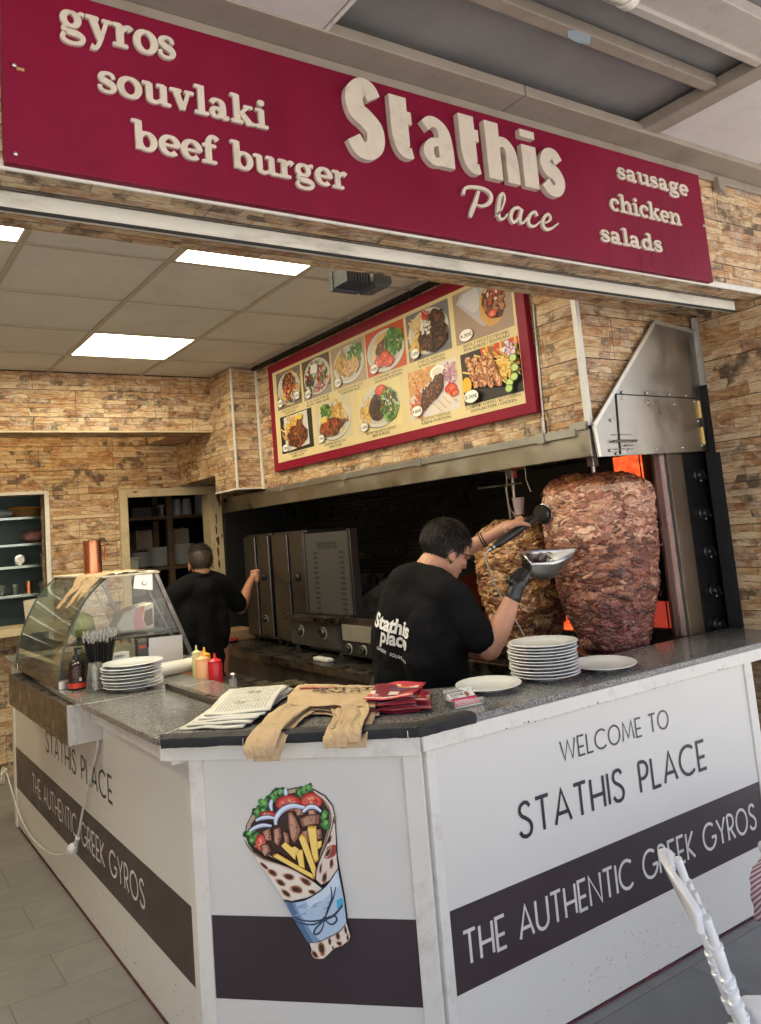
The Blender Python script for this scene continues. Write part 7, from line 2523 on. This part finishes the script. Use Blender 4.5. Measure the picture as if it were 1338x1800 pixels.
def pic(box, seed, lab):
    return Pic(*box, seed), lab
T0, T1, B0, B1 = 2.540, 2.812, 2.217, 2.487
tops = [(0.055, 0.415), (0.442, 0.808), (0.832, 1.222), (1.236, 1.632), (1.656, 2.032), (2.068, 2.497)]
bots = [(0.072, 0.530), (0.585, 1.022), (1.100, 1.548), (1.630, 2.052), (2.086, 2.510)]
pics = []
p = Pic(*tops[0], T0, T1, 1); p.bg(srgb(120, 112, 104)); p.plate(); p.fries(0.5, 0.5, 0.5, 0.5, 46); p.meat(0.52, 0.62, 0.22, 0.22, 40); p.bits(0.55, 0.42, 0.2, 0.16, 16, [srgb(226, 120, 40), srgb(206, 96, 90), srgb(230, 170, 60)]); p.salad(0.6, 0.24, 0.2, 0.12, 22); p.price(0.16, 0.17, "4.00€"); p.price(0.86, 0.22, "12.00€"); pics.append(p)
p = Pic(*tops[1], T0, T1, 2); p.bg(srgb(98, 76, 62)); p.poly([(0, 0), (1, 0), (1, 0.2), (0, 0.25)], srgb(140, 134, 128)); p.plate(0.52, 0.52, 0.47, 0.45); p.salad(0.52, 0.50, 0.34, 0.32, 130); p.poly([(0.34, 0.62), (0.58, 0.60), (0.60, 0.82), (0.36, 0.84)], srgb(236, 236, 228)); p.bits(0.3, 0.4, 0.1, 0.1, 10, [srgb(40, 26, 44)]); p.price(0.2, 0.14, "8.00€"); pics.append(p)
p = Pic(*tops[2], T0, T1, 3); p.bg(srgb(178, 154, 130)); p.plate(); p.greens(0.72, 0.70, 0.18, 0.15, 50); p.fries(0.32, 0.48, 0.2, 0.34, 34, 1.3); p.ell(0.52, 0.40, 0.13, 0.20, srgb(196, 152, 100), 20, 0.25); p.ell(0.70, 0.42, 0.14, 0.17, srgb(206, 164, 112), 20, 0.25); p.bits(0.6, 0.4, 0.2, 0.14, 16, [srgb(150, 100, 58), srgb(224, 188, 140)], 0.03); p.price(0.18, 0.15, "12.00€"); pics.append(p)
p = Pic(*tops[3], T0, T1, 4); p.bg(srgb(196, 74, 36)); p.plate(0.5, 0.48, 0.48, 0.46); p.ell(0.34, 0.66, 0.18, 0.08, srgb(226, 190, 130), 20, 0.2, rot=0.5); p.ell(0.42, 0.78, 0.2, 0.07, srgb(216, 174, 110), 20, 0.2, rot=0.25); p.ell(0.26, 0.52, 0.16, 0.07, srgb(230, 196, 140), 20, 0.2, rot=0.8); p.meat(0.45, 0.5, 0.16, 0.2, 30); p.greens(0.74, 0.62, 0.18, 0.24, 70); p.tomato(0.36, 0.26, 0.14); p.tomato(0.58, 0.22, 0.14); p.tomato(0.5, 0.35, 0.12); p.price(0.2, 0.15, "9.00€"); pics.append(p)
p = Pic(*tops[4], T0, T1, 5); p.bg(srgb(112, 110, 114)); p.plate(0.5, 0.52, 0.47, 0.46); p.fries(0.26, 0.42, 0.22, 0.3, 36, 0.9); p.fries(0.28, 0.74, 0.2, 0.14, 18, 2.2, srgb(232, 206, 150)); p.meat(0.62, 0.38, 0.28, 0.26, 70, True); p.meat(0.74, 0.64, 0.16, 0.2, 40, True); p.bits(0.5, 0.6, 0.1, 0.14, 22, [srgb(226, 220, 214), srgb(196, 190, 180)], 0.03); p.bits(0.5, 0.85, 0.07, 0.08, 8, [srgb(190, 40, 30)]); p.price(0.2, 0.14, "12.00€"); put_text(p.mb, "PORK / CHICKEN", fM, 1.85, 2.562, width=0.16, height=0.014, d=p.d + 0.0004, col=srgb(40, 36, 30)); pics.append(p)
p = Pic(*tops[5], T0, T1, 6); p.bg(srgb(158, 134, 118)); p.poly([(0.06, 0.80), (0.16, 0.96), (0.44, 1.0), (0.62, 0.98), (0.70, 0.60), (0.62, 0.24), (0.50, 0.18), (0.30, 0.46)], srgb(176, 170, 176)); p.poly([(0.12, 0.80), (0.2, 0.92), (0.44, 0.97), (0.5, 0.6), (0.36, 0.50)], srgb(198, 194, 200)); p.ell(0.68, 0.56, 0.22, 0.42, srgb(206, 156, 84), 26, 0.15, rot=-0.35); p.meat(0.72, 0.60, 0.16, 0.30, 60); p.greens(0.80, 0.84, 0.10, 0.08, 14); p.bits(0.70, 0.72, 0.1, 0.16, 12, [srgb(226, 210, 190), srgb(196, 50, 36)]); p.tomato(0.68, 0.36, 0.08); p.price(0.2, 0.14, "4.30€", 0.12); pics.append(p)
p = Pic(*bots[0], B0, B1, 7); p.bg(srgb(38, 34, 34)); p.poly([(0.14, 0.04), (0.88, 0.1), (0.86, 0.98), (0.12, 0.96)], srgb(216, 212, 206)); p.fries(0.34, 0.68, 0.24, 0.26, 40, 1.9); p.meat(0.52, 0.38, 0.26, 0.26, 60); p.ell(0.62, 0.66, 0.09, 0.24, srgb(128, 66, 34), 18, 0.3, rot=-0.3); p.ell(0.66, 0.86, 0.09, 0.08, srgb(226, 190, 70), 16); p.price(0.15, 0.14, "12.00€", 0.10); pics.append(p)
p = Pic(*bots[1], B0, B1, 8); p.bg(srgb(204, 194, 160)); p.plate(0.5, 0.48, 0.46, 0.45); p.fries(0.62, 0.62, 0.2, 0.3, 44, 1.6); p.greens(0.32, 0.78, 0.12, 0.12, 30); p.meat(0.44, 0.34, 0.26, 0.18, 50); p.ell(0.7, 0.36, 0.18, 0.05, srgb(110, 60, 34), 14, 0.3, rot=0.3); p.ell(0.26, 0.56, 0.09, 0.09, srgb(226, 196, 96), 16); p.bits(0.4, 0.36, 0.2, 0.12, 14, [srgb(170, 62, 38), srgb(196, 90, 50)]); p.price(0.14, 0.13, "12.00€", 0.10); pics.append(p)
p = Pic(*bots[2], B0, B1, 9); p.bg(srgb(222, 206, 146)); p.plate(0.5, 0.50, 0.46, 0.46); p.fries(0.22, 0.45, 0.14, 0.26, 30, 1.4); p.ell(0.46, 0.48, 0.18, 0.27, srgb(70, 46, 36), 24, 0.1); p.meat(0.46, 0.48, 0.15, 0.24, 30, True)
for k in range(4):
    p.ell(0.46 + 0.02 * k, 0.30 + 0.11 * k, 0.15, 0.012, srgb(34, 22, 18), 10, rot=0.25)
p.tomato(0.58, 0.84, 0.13); p.tomato(0.70, 0.78, 0.10); p.greens(0.75, 0.48, 0.14, 0.28, 60); p.bits(0.74, 0.52, 0.10, 0.2, 18, [srgb(226, 220, 214), srgb(196, 60, 60)], 0.02); p.price(0.14, 0.12, "12.00€", 0.10); pics.append(p)
p = Pic(*bots[3], B0, B1, 10); p.bg(srgb(214, 206, 200)); p.poly([(0, 0.45), (0.5, 0.7), (0.6, 1), (0, 1)], srgb(206, 150, 96)); p.bits(0.25, 0.8, 0.22, 0.18, 22, [srgb(180, 112, 62), srgb(226, 178, 124)], 0.03); p.ell(0.62, 0.82, 0.15, 0.14, srgb(240, 238, 230), 24); p.ell(0.62, 0.83, 0.11, 0.09, srgb(216, 214, 200), 20); p.bits(0.88, 0.74, 0.12, 0.18, 40, [srgb(170, 110, 140), srgb(214, 170, 190), srgb(190, 130, 150)], 0.03)
p.tomato(0.86, 0.42, 0.12); p.tomato(0.92, 0.32, 0.08); p.fries(0.18, 0.26, 0.14, 0.2, 22, 2.2, srgb(214, 96, 40))
for k in range(4):
    p.ell(0.34 + 0.10 * k, 0.36 + 0.07 * k, 0.075, 0.24, srgb(78, 44, 28), 20, 0.15, rot=-0.5); p.bits(0.34 + 0.10 * k, 0.36 + 0.07 * k, 0.06, 0.17, 16, [srgb(110, 64, 40), srgb(60, 34, 22), srgb(134, 84, 54)], 0.028)
    p.poly([(0.50 + 0.10 * k, 0.20 + 0.05 * k), (0.515 + 0.10 * k, 0.21 + 0.05 * k), (0.66 + 0.10 * k, 0.03 + 0.04 * k), (0.645 + 0.10 * k, 0.02 + 0.04 * k)], srgb(206, 172, 116))
p.price(0.16, 0.15, "9.00€", 0.115); pics.append(p)
p = Pic(*bots[4], B0, B1, 11); p.bg(srgb(44, 36, 36)); p.poly([(0.4, 0.72), (1, 0.86), (1, 1), (0.36, 1)], srgb(196, 72, 44))
for k in range(7):
    p.poly([(0.45 + k * 0.08, 0.78), (0.49 + k * 0.08, 0.78), (0.49 + k * 0.08, 1), (0.45 + k * 0.08, 1)], [srgb(226, 170, 60), srgb(96, 120, 60), srgb(206, 60, 50)][k % 3])
p.fries(0.66, 0.62, 0.3, 0.28, 60, 2.3); p.fries(0.74, 0.46, 0.2, 0.16, 30, 2.4)
for k in range(4):
    cx, cy = 0.16 + k * 0.13, 0.58 - k * 0.03
    for j in range(6):
        p.ell(cx + j * 0.022, cy + 0.26 - j * 0.10, 0.062, 0.058, srgb(176, 112, 72), 14, 0.4, 0.2); p.bits(cx + j * 0.022, cy + 0.26 - j * 0.10, 0.04, 0.04, 4, [srgb(214, 160, 116), srgb(120, 66, 40), srgb(230, 184, 146)], 0.028)
p.ell(0.12, 0.36, 0.08, 0.16, srgb(232, 176, 40), 18, 0.1); p.bits(0.88, 0.82, 0.1, 0.1, 26, [srgb(226, 214, 220), srgb(180, 130, 160)], 0.03)
for (a, b) in ((0.93, 0.62), (0.94, 0.44), (0.84, 0.20), (0.82, 0.10), (0.92, 0.28)):
    p.ell(a, b, 0.065, 0.075, srgb(76, 116, 46), 18); p.ell(a, b, 0.052, 0.06, srgb(186, 208, 130), 16)
p.price(0.18, 0.14, "8.00€", 0.125); pics.append(p)
for p in pics:
    part("food_picture", p.mb, m_print_gloss, t)
caps_ = [((0.235, 2.5165), "ΓΕΜΙΣΤΑ ΚΟΤΟΠΟΥΛΟ", "KOTO PLATE", 0.25), ((0.62, 2.5165), "ΣΑΛΑΤΕΣ", "SALADS / GREEK SALAD", 0.30), ((1.03, 2.5165), "ΚΟΤΟΠΟΥΛΟ ΦΙΛΕΤΟ", "CHICKEN FILET", 0.28), ((1.44, 2.5165), "ΛΟΥΚΑΝΙΚΟ ΜΕΡΙΔΑ", "SAUSAGE PORTION", 0.29), ((1.85, 2.5165), "ΓΥΡΟΣ ΜΕΡΙΔΑ", "GYROS PORTION", 0.23), ((2.285, 2.5165), "ΠΙΤΑ ΓΥΡΟ/ΣΟΥΒΛΑΚΙ", "PITA GYROS / SOUVLAKI", 0.33),
         ((0.30, 2.198), "ΠΑΪΔΑΚΙΑ ΜΕΡΙΔΑ", "LAMB CHOPS", 0.26), ((0.80, 2.198), "ΧΟΙΡΙΝΗ ΜΠΡΙΖΟΛΑ", "PORK CHOP", 0.27), ((1.32, 2.198), "ΜΠΙΦΤΕΚΙ ΜΟΣΧΑΡΙΣΙΟ", "BEEF BURGER", 0.31), ((1.84, 2.198), "ΚΕΜΠΑΠ ΜΕΡΙΔΑ", "KEBAB PORTION", 0.25), ((2.29, 2.198), "ΣΟΥΒΛΑΚΙ ΧΟΙΡΙΝΟ / ΚΟΤΟΠΟΥΛΟ", "SOUVLAKI PORK / CHICKEN", 0.40)]
ink = srgb(58, 50, 40)
for (u, v), a, b, w in caps_:
    mbx = MB()
    put_text(mbx, a, fM, u, v, width=w, height=0.0155, d=0.0026, col=ink, bold=0.004, align=0.5)
    put_text(mbx, b, fM, u, v - 0.0205, width=w * min(1.0, len(b) / len(a) * 1.0), height=0.0155, d=0.0026, col=ink, bold=0.012, align=0.5)
    part("caption", mbx, m_print, t)

# ------------------------------------------------------------------ the gyro wrap picture on the counter corner
cnt = bpy.data.objects["serving_counter"]
def wm(x, y):
    return (4.61135e-4 * x - 3.43624e-5 * y + 0.101431, 8.9708e-6 * x - 4.227945e-4 * y + 0.89827)
art = MB()
_d = [0.0018]
rw = random.Random(5)
def A(pts, col, jit=0.0, sm=0):
    _d[0] += 0.00004
    if sm:
        pts = spline(list(pts) + [pts[0]], sm)[:-1]
    k = 1 + rw.uniform(-jit, jit)
    art.prism([wm(*p) for p in pts], fC, 0, _d[0], tuple(c * k for c in col), sides=False, back=False)
def Ln(pts, w, col, sm=5):
    _d[0] += 0.00004
    q = spline(pts, sm) if sm else pts
    stroke(art, [wm(*p) for p in q], [w * 4.4e-4 * (0.45 + 0.55 * math.sin(PI * (0.08 + 0.84 * i / (len(q) - 1)))) for i in range(len(q))], fC, 0, _d[0], col, solid=False)
def E(cx, cy, rx, ry, col, rot=0.0, wob=0.0, n=20, jit=0.0):
    ph = rw.uniform(0, 9)
    pts = []
    for k in range(n):
        a = 2 * PI * k / n
        w = 1 + wob * noise.noise((math.cos(a) * 1.5 + ph, math.sin(a) * 1.5, ph))
        x, y = rx * math.cos(a) * w, ry * math.sin(a) * w
        pts.append((cx + x * math.cos(rot) - y * math.sin(rot), cy + x * math.sin(rot) + y * math.cos(rot)))
    A(pts, col, jit)
dk, cream_, tan_ = srgb(46, 30, 30), srgb(232, 224, 212), srgb(196, 168, 146)
outline = [(196, 445), (203, 390), (240, 315), (305, 250), (385, 190), (470, 148), (560, 130), (680, 145), (765, 195), (815, 262), (832, 330), (840, 450), (850, 620), (862, 690), (900, 900), (920, 1060), (944, 1150), (934, 1178), (892, 1214), (832, 1236), (800, 1270), (760, 1304), (720, 1309), (686, 1294), (656, 1240), (636, 1180), (556, 1042), (474, 900), (376, 752), (274, 612), (222, 525)]
A(outline, dk)
A([(203, 440), (212, 385), (246, 320), (310, 256), (390, 198), (472, 155), (560, 139), (676, 152), (758, 202), (806, 266), (822, 340), (812, 430), (770, 540), (735, 640), (720, 780), (640, 740), (460, 650), (330, 590), (240, 520)], tan_)
A([(225, 440), (240, 380), (290, 310), (370, 240), (480, 180), (560, 165), (680, 180), (750, 230), (790, 300), (795, 380), (760, 500), (715, 640), (700, 770), (560, 690), (420, 630), (300, 560)], srgb(58, 34, 28))
# lettuce along the rim
for cx, cy, r in ((235, 455, 34), (262, 480, 34), (290, 300, 38), (335, 240, 40), (400, 190, 36), (430, 170, 34), (455, 165, 28), (590, 175, 30), (625, 150, 30), (650, 140, 26), (760, 340, 30), (770, 390, 32), (330, 290, 26), (250, 500, 26)):
    E(cx, cy, r * 1.1, r * 1.05, srgb(28, 66, 34), 0, 0.9, 24)
    E(cx, cy - 2, r * 0.92, r * 0.86, srgb(72, 140, 66), rw.uniform(0, 3), 1.0, 24, 0.15)
    E(cx - 4, cy - 5, r * 0.5, r * 0.42, srgb(134, 190, 104), rw.uniform(0, 3), 0.9, 16, 0.1)
# tomatoes
for cx, cy, rx, ry in ((505, 240, 92, 62), (668, 228, 78, 64), (365, 318, 62, 30), (312, 508, 40, 62)):
    E(cx, cy, rx, ry, srgb(120, 22, 22))
    E(cx, cy + 3, rx * 0.94, ry * 0.92, srgb(196, 48, 40))
    E(cx, cy + 8, rx * 0.78, ry * 0.74, srgb(222, 98, 80), 0, 0.15)
    for k in range(5):
        E(cx + rw.uniform(-0.5, 0.5) * rx, cy + rw.uniform(-0.3, 0.5) * ry, 15, 8, rw.choice([srgb(196, 40, 36), srgb(240, 170, 140)]), rw.uniform(0, 3), 0.4, 10)
# meat
for pts in ([(500, 295), (525, 288), (560, 335), (600, 430), (575, 500), (550, 530), (525, 500), (505, 400)], [(400, 412), (450, 400), (465, 470), (440, 545), (405, 520)], [(580, 350), (640, 320), (735, 320), (730, 390), (650, 400), (600, 410)], [(320, 430), (380, 405), (395, 500), (350, 500)], [(310, 525), (370, 515), (390, 570), (350, 615), (320, 580)],
            [(690, 420), (740, 420), (745, 490), (700, 500)], [(540, 280), (600, 270), (620, 320), (570, 330)], [(640, 290), (700, 285), (710, 320), (650, 325)], [(470, 430), (510, 440), (520, 520), (490, 520)], [(600, 430), (650, 420), (660, 520), (620, 530)]):
    A(pts, srgb(54, 30, 26))
    cx, cy = sum(p[0] for p in pts) / len(pts), sum(p[1] for p in pts) / len(pts)
    A([(cx + (x - cx) * 0.86, cy + (y - cy) * 0.88) for x, y in pts], srgb(150, 98, 78), 0.15)
    A([(cx + (x - cx) * 0.52 - 5, cy + (y - cy) * 0.74) for x, y in pts], srgb(196, 150, 126), 0.15)
    for k in range(9):
        E(cx + rw.uniform(-22, 22), cy + rw.uniform(-40, 40), rw.uniform(2, 7), rw.uniform(2, 5), rw.choice([srgb(70, 38, 30), srgb(104, 62, 48)]), rw.uniform(0, 3), 0.4, 8)
# onions
for pts, w in (([(420, 385), (425, 335), (470, 280), (540, 255), (625, 270)], 34), ([(612, 300), (650, 268), (695, 268), (738, 300)], 26), ([(278, 352), (320, 335), (370, 330), (412, 338)], 24), ([(236, 425), (280, 398), (335, 385), (392, 392)], 24), ([(393, 285), (384, 245), (394, 208)], 26), ([(492, 180), (488, 135)], 30)):
    Ln(pts, w + 10, srgb(70, 80, 110))
    Ln(pts, w, srgb(190, 206, 234))
    Ln([(x, y - 4) for x, y in pts], w * 0.4, srgb(232, 238, 250))
# fries
for q in ([(465, 530), (490, 503), (575, 575), (560, 630)], [(568, 560), (612, 560), (628, 690), (592, 676)], [(648, 398), (706, 400), (722, 632), (700, 650), (682, 600)], [(404, 596), (436, 584), (690, 735), (690, 765), (600, 715)], [(588, 470), (606, 450), (632, 472), (706, 690), (702, 764), (680, 720)], [(530, 545), (560, 535), (590, 560), (575, 580)], [(718, 505), (746, 500), (742, 540), (722, 560)]):
    cx, cy = sum(p[0] for p in q) / len(q), sum(p[1] for p in q) / len(q)
    A([(cx + (x - cx) * 1.06, cy + (y - cy) * 1.05) for x, y in q], srgb(112, 66, 26))
    A(q, srgb(226, 172, 62))
    A([(cx + (x - cx) * 0.95 - 5, cy + (y - cy) * 0.9) for x, y in q], srgb(248, 216, 118))
# wrap: left and right flaps, foot
A([(203, 480), (232, 530), (270, 568), (340, 612), (450, 650), (560, 695), (680, 768), (748, 822), (745, 842), (640, 890), (540, 910), (484, 898), (384, 750), (282, 612)], cream_)
A([(203, 480), (232, 530), (270, 568), (340, 612), (450, 650), (560, 695), (680, 768), (748, 822), (690, 785), (560, 712), (450, 668), (335, 632), (262, 590)], srgb(206, 176, 156))
A([(832, 330), (838, 450), (846, 620), (854, 690), (800, 770), (742, 800), (706, 765), (712, 690), (742, 605), (788, 500), (815, 410)], srgb(226, 214, 202))
A([(680, 146), (764, 196), (814, 262), (832, 330), (818, 420), (770, 530), (786, 460), (808, 380), (804, 300), (770, 230), (700, 172)], srgb(222, 206, 194))
A([(782, 545), (838, 530), (836, 602), (762, 622)], srgb(150, 62, 58), 0, 4)
A([(660, 1190), (720, 1182), (800, 1150), (870, 1110), (914, 1062), (938, 1150), (928, 1174), (888, 1208), (826, 1230), (796, 1264), (758, 1298), (722, 1302), (694, 1288)], cream_)
spots = [(400, 715, 34, 16, 0.6), (520, 745, 36, 18, 0.25), (460, 785, 34, 16, 0.6), (570, 832, 40, 22, 0.3), (635, 778, 38, 16, 0.6), (500, 858, 36, 14, 0.7), (680, 850, 26, 12, 0.3), (345, 668, 36, 10, 0.75), (812, 655, 11, 30, 0.1), (765, 750, 14, 32, 0.2), (790, 580, 12, 34, 0.5), (798, 492, 10, 26, 0.4), (738, 690, 8, 30, 0.1), (746, 1232, 20, 40, -0.2), (800, 1180, 9, 22, -0.1), (856, 1146, 14, 22, -0.2), (866, 1195, 18, 12, 0.3), (908, 1105, 8, 26, -0.2), (922, 1155, 7, 20, 0), (700, 1270, 14, 26, -0.7), (822, 1222, 6, 10, 0), (830, 360, 5, 22, 0)]
for cx, cy, rx, ry, ro in spots:
    E(cx, cy, rx * 1.25, ry * 1.3, srgb(206, 170, 140), ro, 0.25)
    E(cx, cy, rx, ry, srgb(134, 78, 48), ro, 0.3)
    E(cx, cy, rx * 0.72, ry * 0.66, srgb(60, 30, 24), ro, 0.3)
# paper sleeve, its shaded side drawn in, string and bow
pap = [(482, 905), (540, 916), (640, 896), (745, 832), (800, 776), (856, 692), (896, 900), (914, 1056), (870, 1110), (800, 1150), (720, 1184), (652, 1190), (560, 1040)]
A(pap, srgb(176, 200, 224))
A([(482, 905), (560, 914), (600, 1000), (680, 1120), (740, 1178), (652, 1190), (560, 1040)], srgb(120, 150, 186))
A([(500, 915), (540, 918), (590, 1010), (650, 1120), (690, 1186), (652, 1190), (560, 1040)], srgb(84, 112, 150))
A([(640, 900), (745, 836), (800, 780), (850, 710), (872, 800), (760, 900), (650, 960)], srgb(204, 222, 240))
A([(846, 905), (886, 890), (892, 925), (856, 965)], srgb(72, 176, 214), 0, 4)
for k in range(10):
    x, y = rw.uniform(560, 800), rw.uniform(900, 1010)
    Ln([(x, y), (x + rw.uniform(30, 70), y - rw.uniform(8, 26))], 10, srgb(140, 168, 204), 3)
slate = srgb(48, 60, 84)
for dy in (0, 22):
    Ln([(556, 1018 + dy), (610, 1038 + dy), (690, 1045 + dy), (765, 1030 + dy * 0.3), (830, 1000 + dy * 0.4), (890, 930 + dy * 0.5)], 11, slate)
Ln([(768, 1030), (740, 1060), (705, 1095), (695, 1125), (718, 1132), (748, 1100), (768, 1032)], 13, slate)
Ln([(770, 1028), (800, 1015), (840, 1012), (848, 1040), (820, 1066), (790, 1055), (770, 1030)], 13, slate)
Ln([(768, 1025), (790, 960), (815, 890), (808, 810)], 12, slate)
Ln([(772, 1022), (800, 950), (828, 880), (842, 812)], 10, slate)
E(768, 1030, 16, 18, slate)
# ink outlines
for pts, w in (([(203, 480), (232, 530), (270, 568), (340, 612), (450, 650), (560, 695), (680, 768), (748, 822)], 8), ([(482, 905), (540, 916), (640, 896), (745, 832), (800, 776), (856, 692)], 9), ([(742, 800), (706, 765), (712, 690), (742, 605), (788, 500), (815, 410), (832, 330)], 7), ([(652, 1190), (720, 1184), (800, 1150), (870, 1110), (914, 1056)], 6), ([(704, 172), (770, 230), (804, 300), (808, 380), (786, 460), (770, 530)], 5)):
    Ln(pts, w, dk)
part("gyro_picture", art, m_print, cnt)

# ------------------------------------------------------------------ white resin chair in the foreground
m_resin = MAT("white resin", (0.74, 0.75, 0.77), 0.22, var=0.02, coat=0.3)
m_cush = MAT("white chair cushion", (0.70, 0.70, 0.72), 0.6, var=0.03)
def turned(mb, a, b, r, rings, n=16):
    a, b = Vector(a), Vector(b)
    L = (b - a).length
    pts, rs = [], []
    prof = [(0.0, 0.8)]
    for s, k in rings:
        prof += [(s - 0.030, 0.85), (s - 0.014, 0.80), (s - 0.010, k), (s + 0.010, k), (s + 0.014, 0.80), (s + 0.035, 1.02)]
    prof.append((1.0, 0.9))
    for s, k in sorted(prof):
        pts.append(a.lerp(b, max(0, min(1, s))))
        rs.append(r * k)
    keep = [0]
    for i in range(1, len(pts)):
        if (pts[i] - pts[keep[-1]]).length > 1e-4:
            keep.append(i)
    mb.tube([pts[i] for i in keep], [rs[i] for i in keep], n)
t = thing("white_chair", "white carved resin chair seen edge-on in the right foreground", "chair", (1.72, 1.02, 0))
N0, F0 = Vector((1.43, 1.06, 0.825)), Vector((1.645, 1.275, 0.815))
side = (F0 - N0).normalized()
fw = Vector((0.707, -0.707, 0))
NB, FB = N0 + fw * 0.125 + Vector((0, 0, -0.37)), F0 + fw * 0.125 + Vector((0, 0, -0.37))
NB = Vector((1.535, 1.045, 0.465)); FB = NB + (F0 - N0)
RG = [(0.16, 1.15), (0.34, 1.25), (0.40, 1.15), (0.47, 1.25), (0.62, 1.25), (0.68, 1.12), (0.75, 1.25), (0.92, 1.2)]
for a, b in ((N0, NB), (F0, FB)):
    mbx = MB()
    turned(mbx, a, b, 0.0118, RG)
    part("back_post", mbx, m_resin, t, smooth=50)
for k in (0.30, 0.50, 0.70):
    a, b = N0.lerp(F0, k) + Vector((0, 0, -0.012 - 0.03 * abs(k - 0.5))) + fw * 0.006, NB.lerp(FB, k) + Vector((0, 0, 0.05))
    mbx = MB()
    turned(mbx, a, b, 0.0078, [(0.22, 1.6), (0.50, 1.4), (0.56, 1.5), (0.80, 1.6)], 12)
    part("spindle", mbx, m_resin, t, smooth=50)
mbx = MB()
cr = []
def crest(a, b):
    s = a
    top = 0.010 + 0.050 * math.sin(PI * s) ** 0.8
    low = -0.03 + 0.035 * math.sin(PI * s)
    return N0.lerp(F0, -0.02 + 1.04 * s) + Vector((0, 0, low + (top - low) * b)) + fw * (-0.012 - 0.018 * math.sin(PI * s) - 0.02 * b * math.sin(PI * s))
mbx.grid(crest, 24, 6)
part("crest_rail", mbx, m_resin, t, smooth=60, solid=0.015, bevel=0.003)
mbx = MB().bar(NB + Vector((0, 0, 0.05)), FB + Vector((0, 0, 0.05)), 0.02, 0.024)
part("lower_rail", mbx, m_resin, t, bevel=0.004)
S0 = [NB - side * 0.02, FB + side * 0.02, FB + fw * 0.40 + side * 0.04, NB + fw * 0.40 - side * 0.04]
mbx = MB().prism([(p.x, p.y) for p in S0], lambda u, v, d: (u, v, d), 0.425, 0.45)
part("seat", mbx, m_resin, t, bevel=0.008)
mbx = MB().prism([((p * 0.97 + Vector((1.79, 1.0, 0)) * 0.03).x + fw.x * 0.014, (p * 0.97 + Vector((1.79, 1.0, 0)) * 0.03).y + fw.y * 0.014) for p in S0], lambda u, v, d: (u, v, d), 0.4505, 0.49)
part("cushion", mbx, m_cush, t, bevel=0.016, seg=4)
for p, q in ((NB, NB - fw * 0.07), (FB, FB - fw * 0.07), (S0[2] - fw * 0.03 - side * 0.03, S0[2] - fw * 0.02 - side * 0.03), (S0[3] - fw * 0.03 + side * 0.03, S0[3] - fw * 0.02 + side * 0.03)):
    mbx = MB()
    turned(mbx, (p.x, p.y, 0.424), (q.x, q.y, 0.0), 0.017, [(0.15, 1.2), (0.5, 1.2), (0.6, 1.2)])
    part("leg", mbx, m_resin, t, smooth=50)
def stripe_mat():
    m = NT("pink striped cloth")
    c = m.coords("Object", (0.3, 1, 1))
    w = m.n("TexWave", wave_type='BANDS', bands_direction='DIAGONAL', i_Scale=36.0, i_Distortion=0.0)
    m.l(c, w.inputs["Vector"])
    m.l(m.ramp(w.outputs["Fac"], [(0.42, (0.52, 0.42, 0.50)), (0.58, (0.20, 0.085, 0.13))]), m.b.inputs["Base Color"])
    m.set(Roughness=0.8)
    return m.m
t = thing("striped_cloth", "pink striped cloth hanging at the right edge behind the chair", "cloth", (2.12, 1.60, 0.75))
part("cloth", paper_strip([(2.725, 1.42, 0.497), (2.555, 1.45, 0.502), (2.440, 1.47, 0.497), (2.390, 1.48, 0.46), (2.367, 1.485, 0.41), (2.355, 1.49, 0.345)], [(0.03, 0.13, 0), (0.03, 0.14, 0), (0.03, 0.14, 0), (0.03, 0.13, 0), (0.03, 0.12, 0), (0.03, 0.11, 0)], 4.0, 0.012), stripe_mat(), t, smooth=60, solid=0.002)
c2 = dup(bpy.data.objects["white_chair"], (2.70, 1.42, 0), R(180), "second white resin chair outside the right edge under the striped cloth")
bpy.data.objects["white_chair"]["group"] = c2["group"] = "white resin chairs"
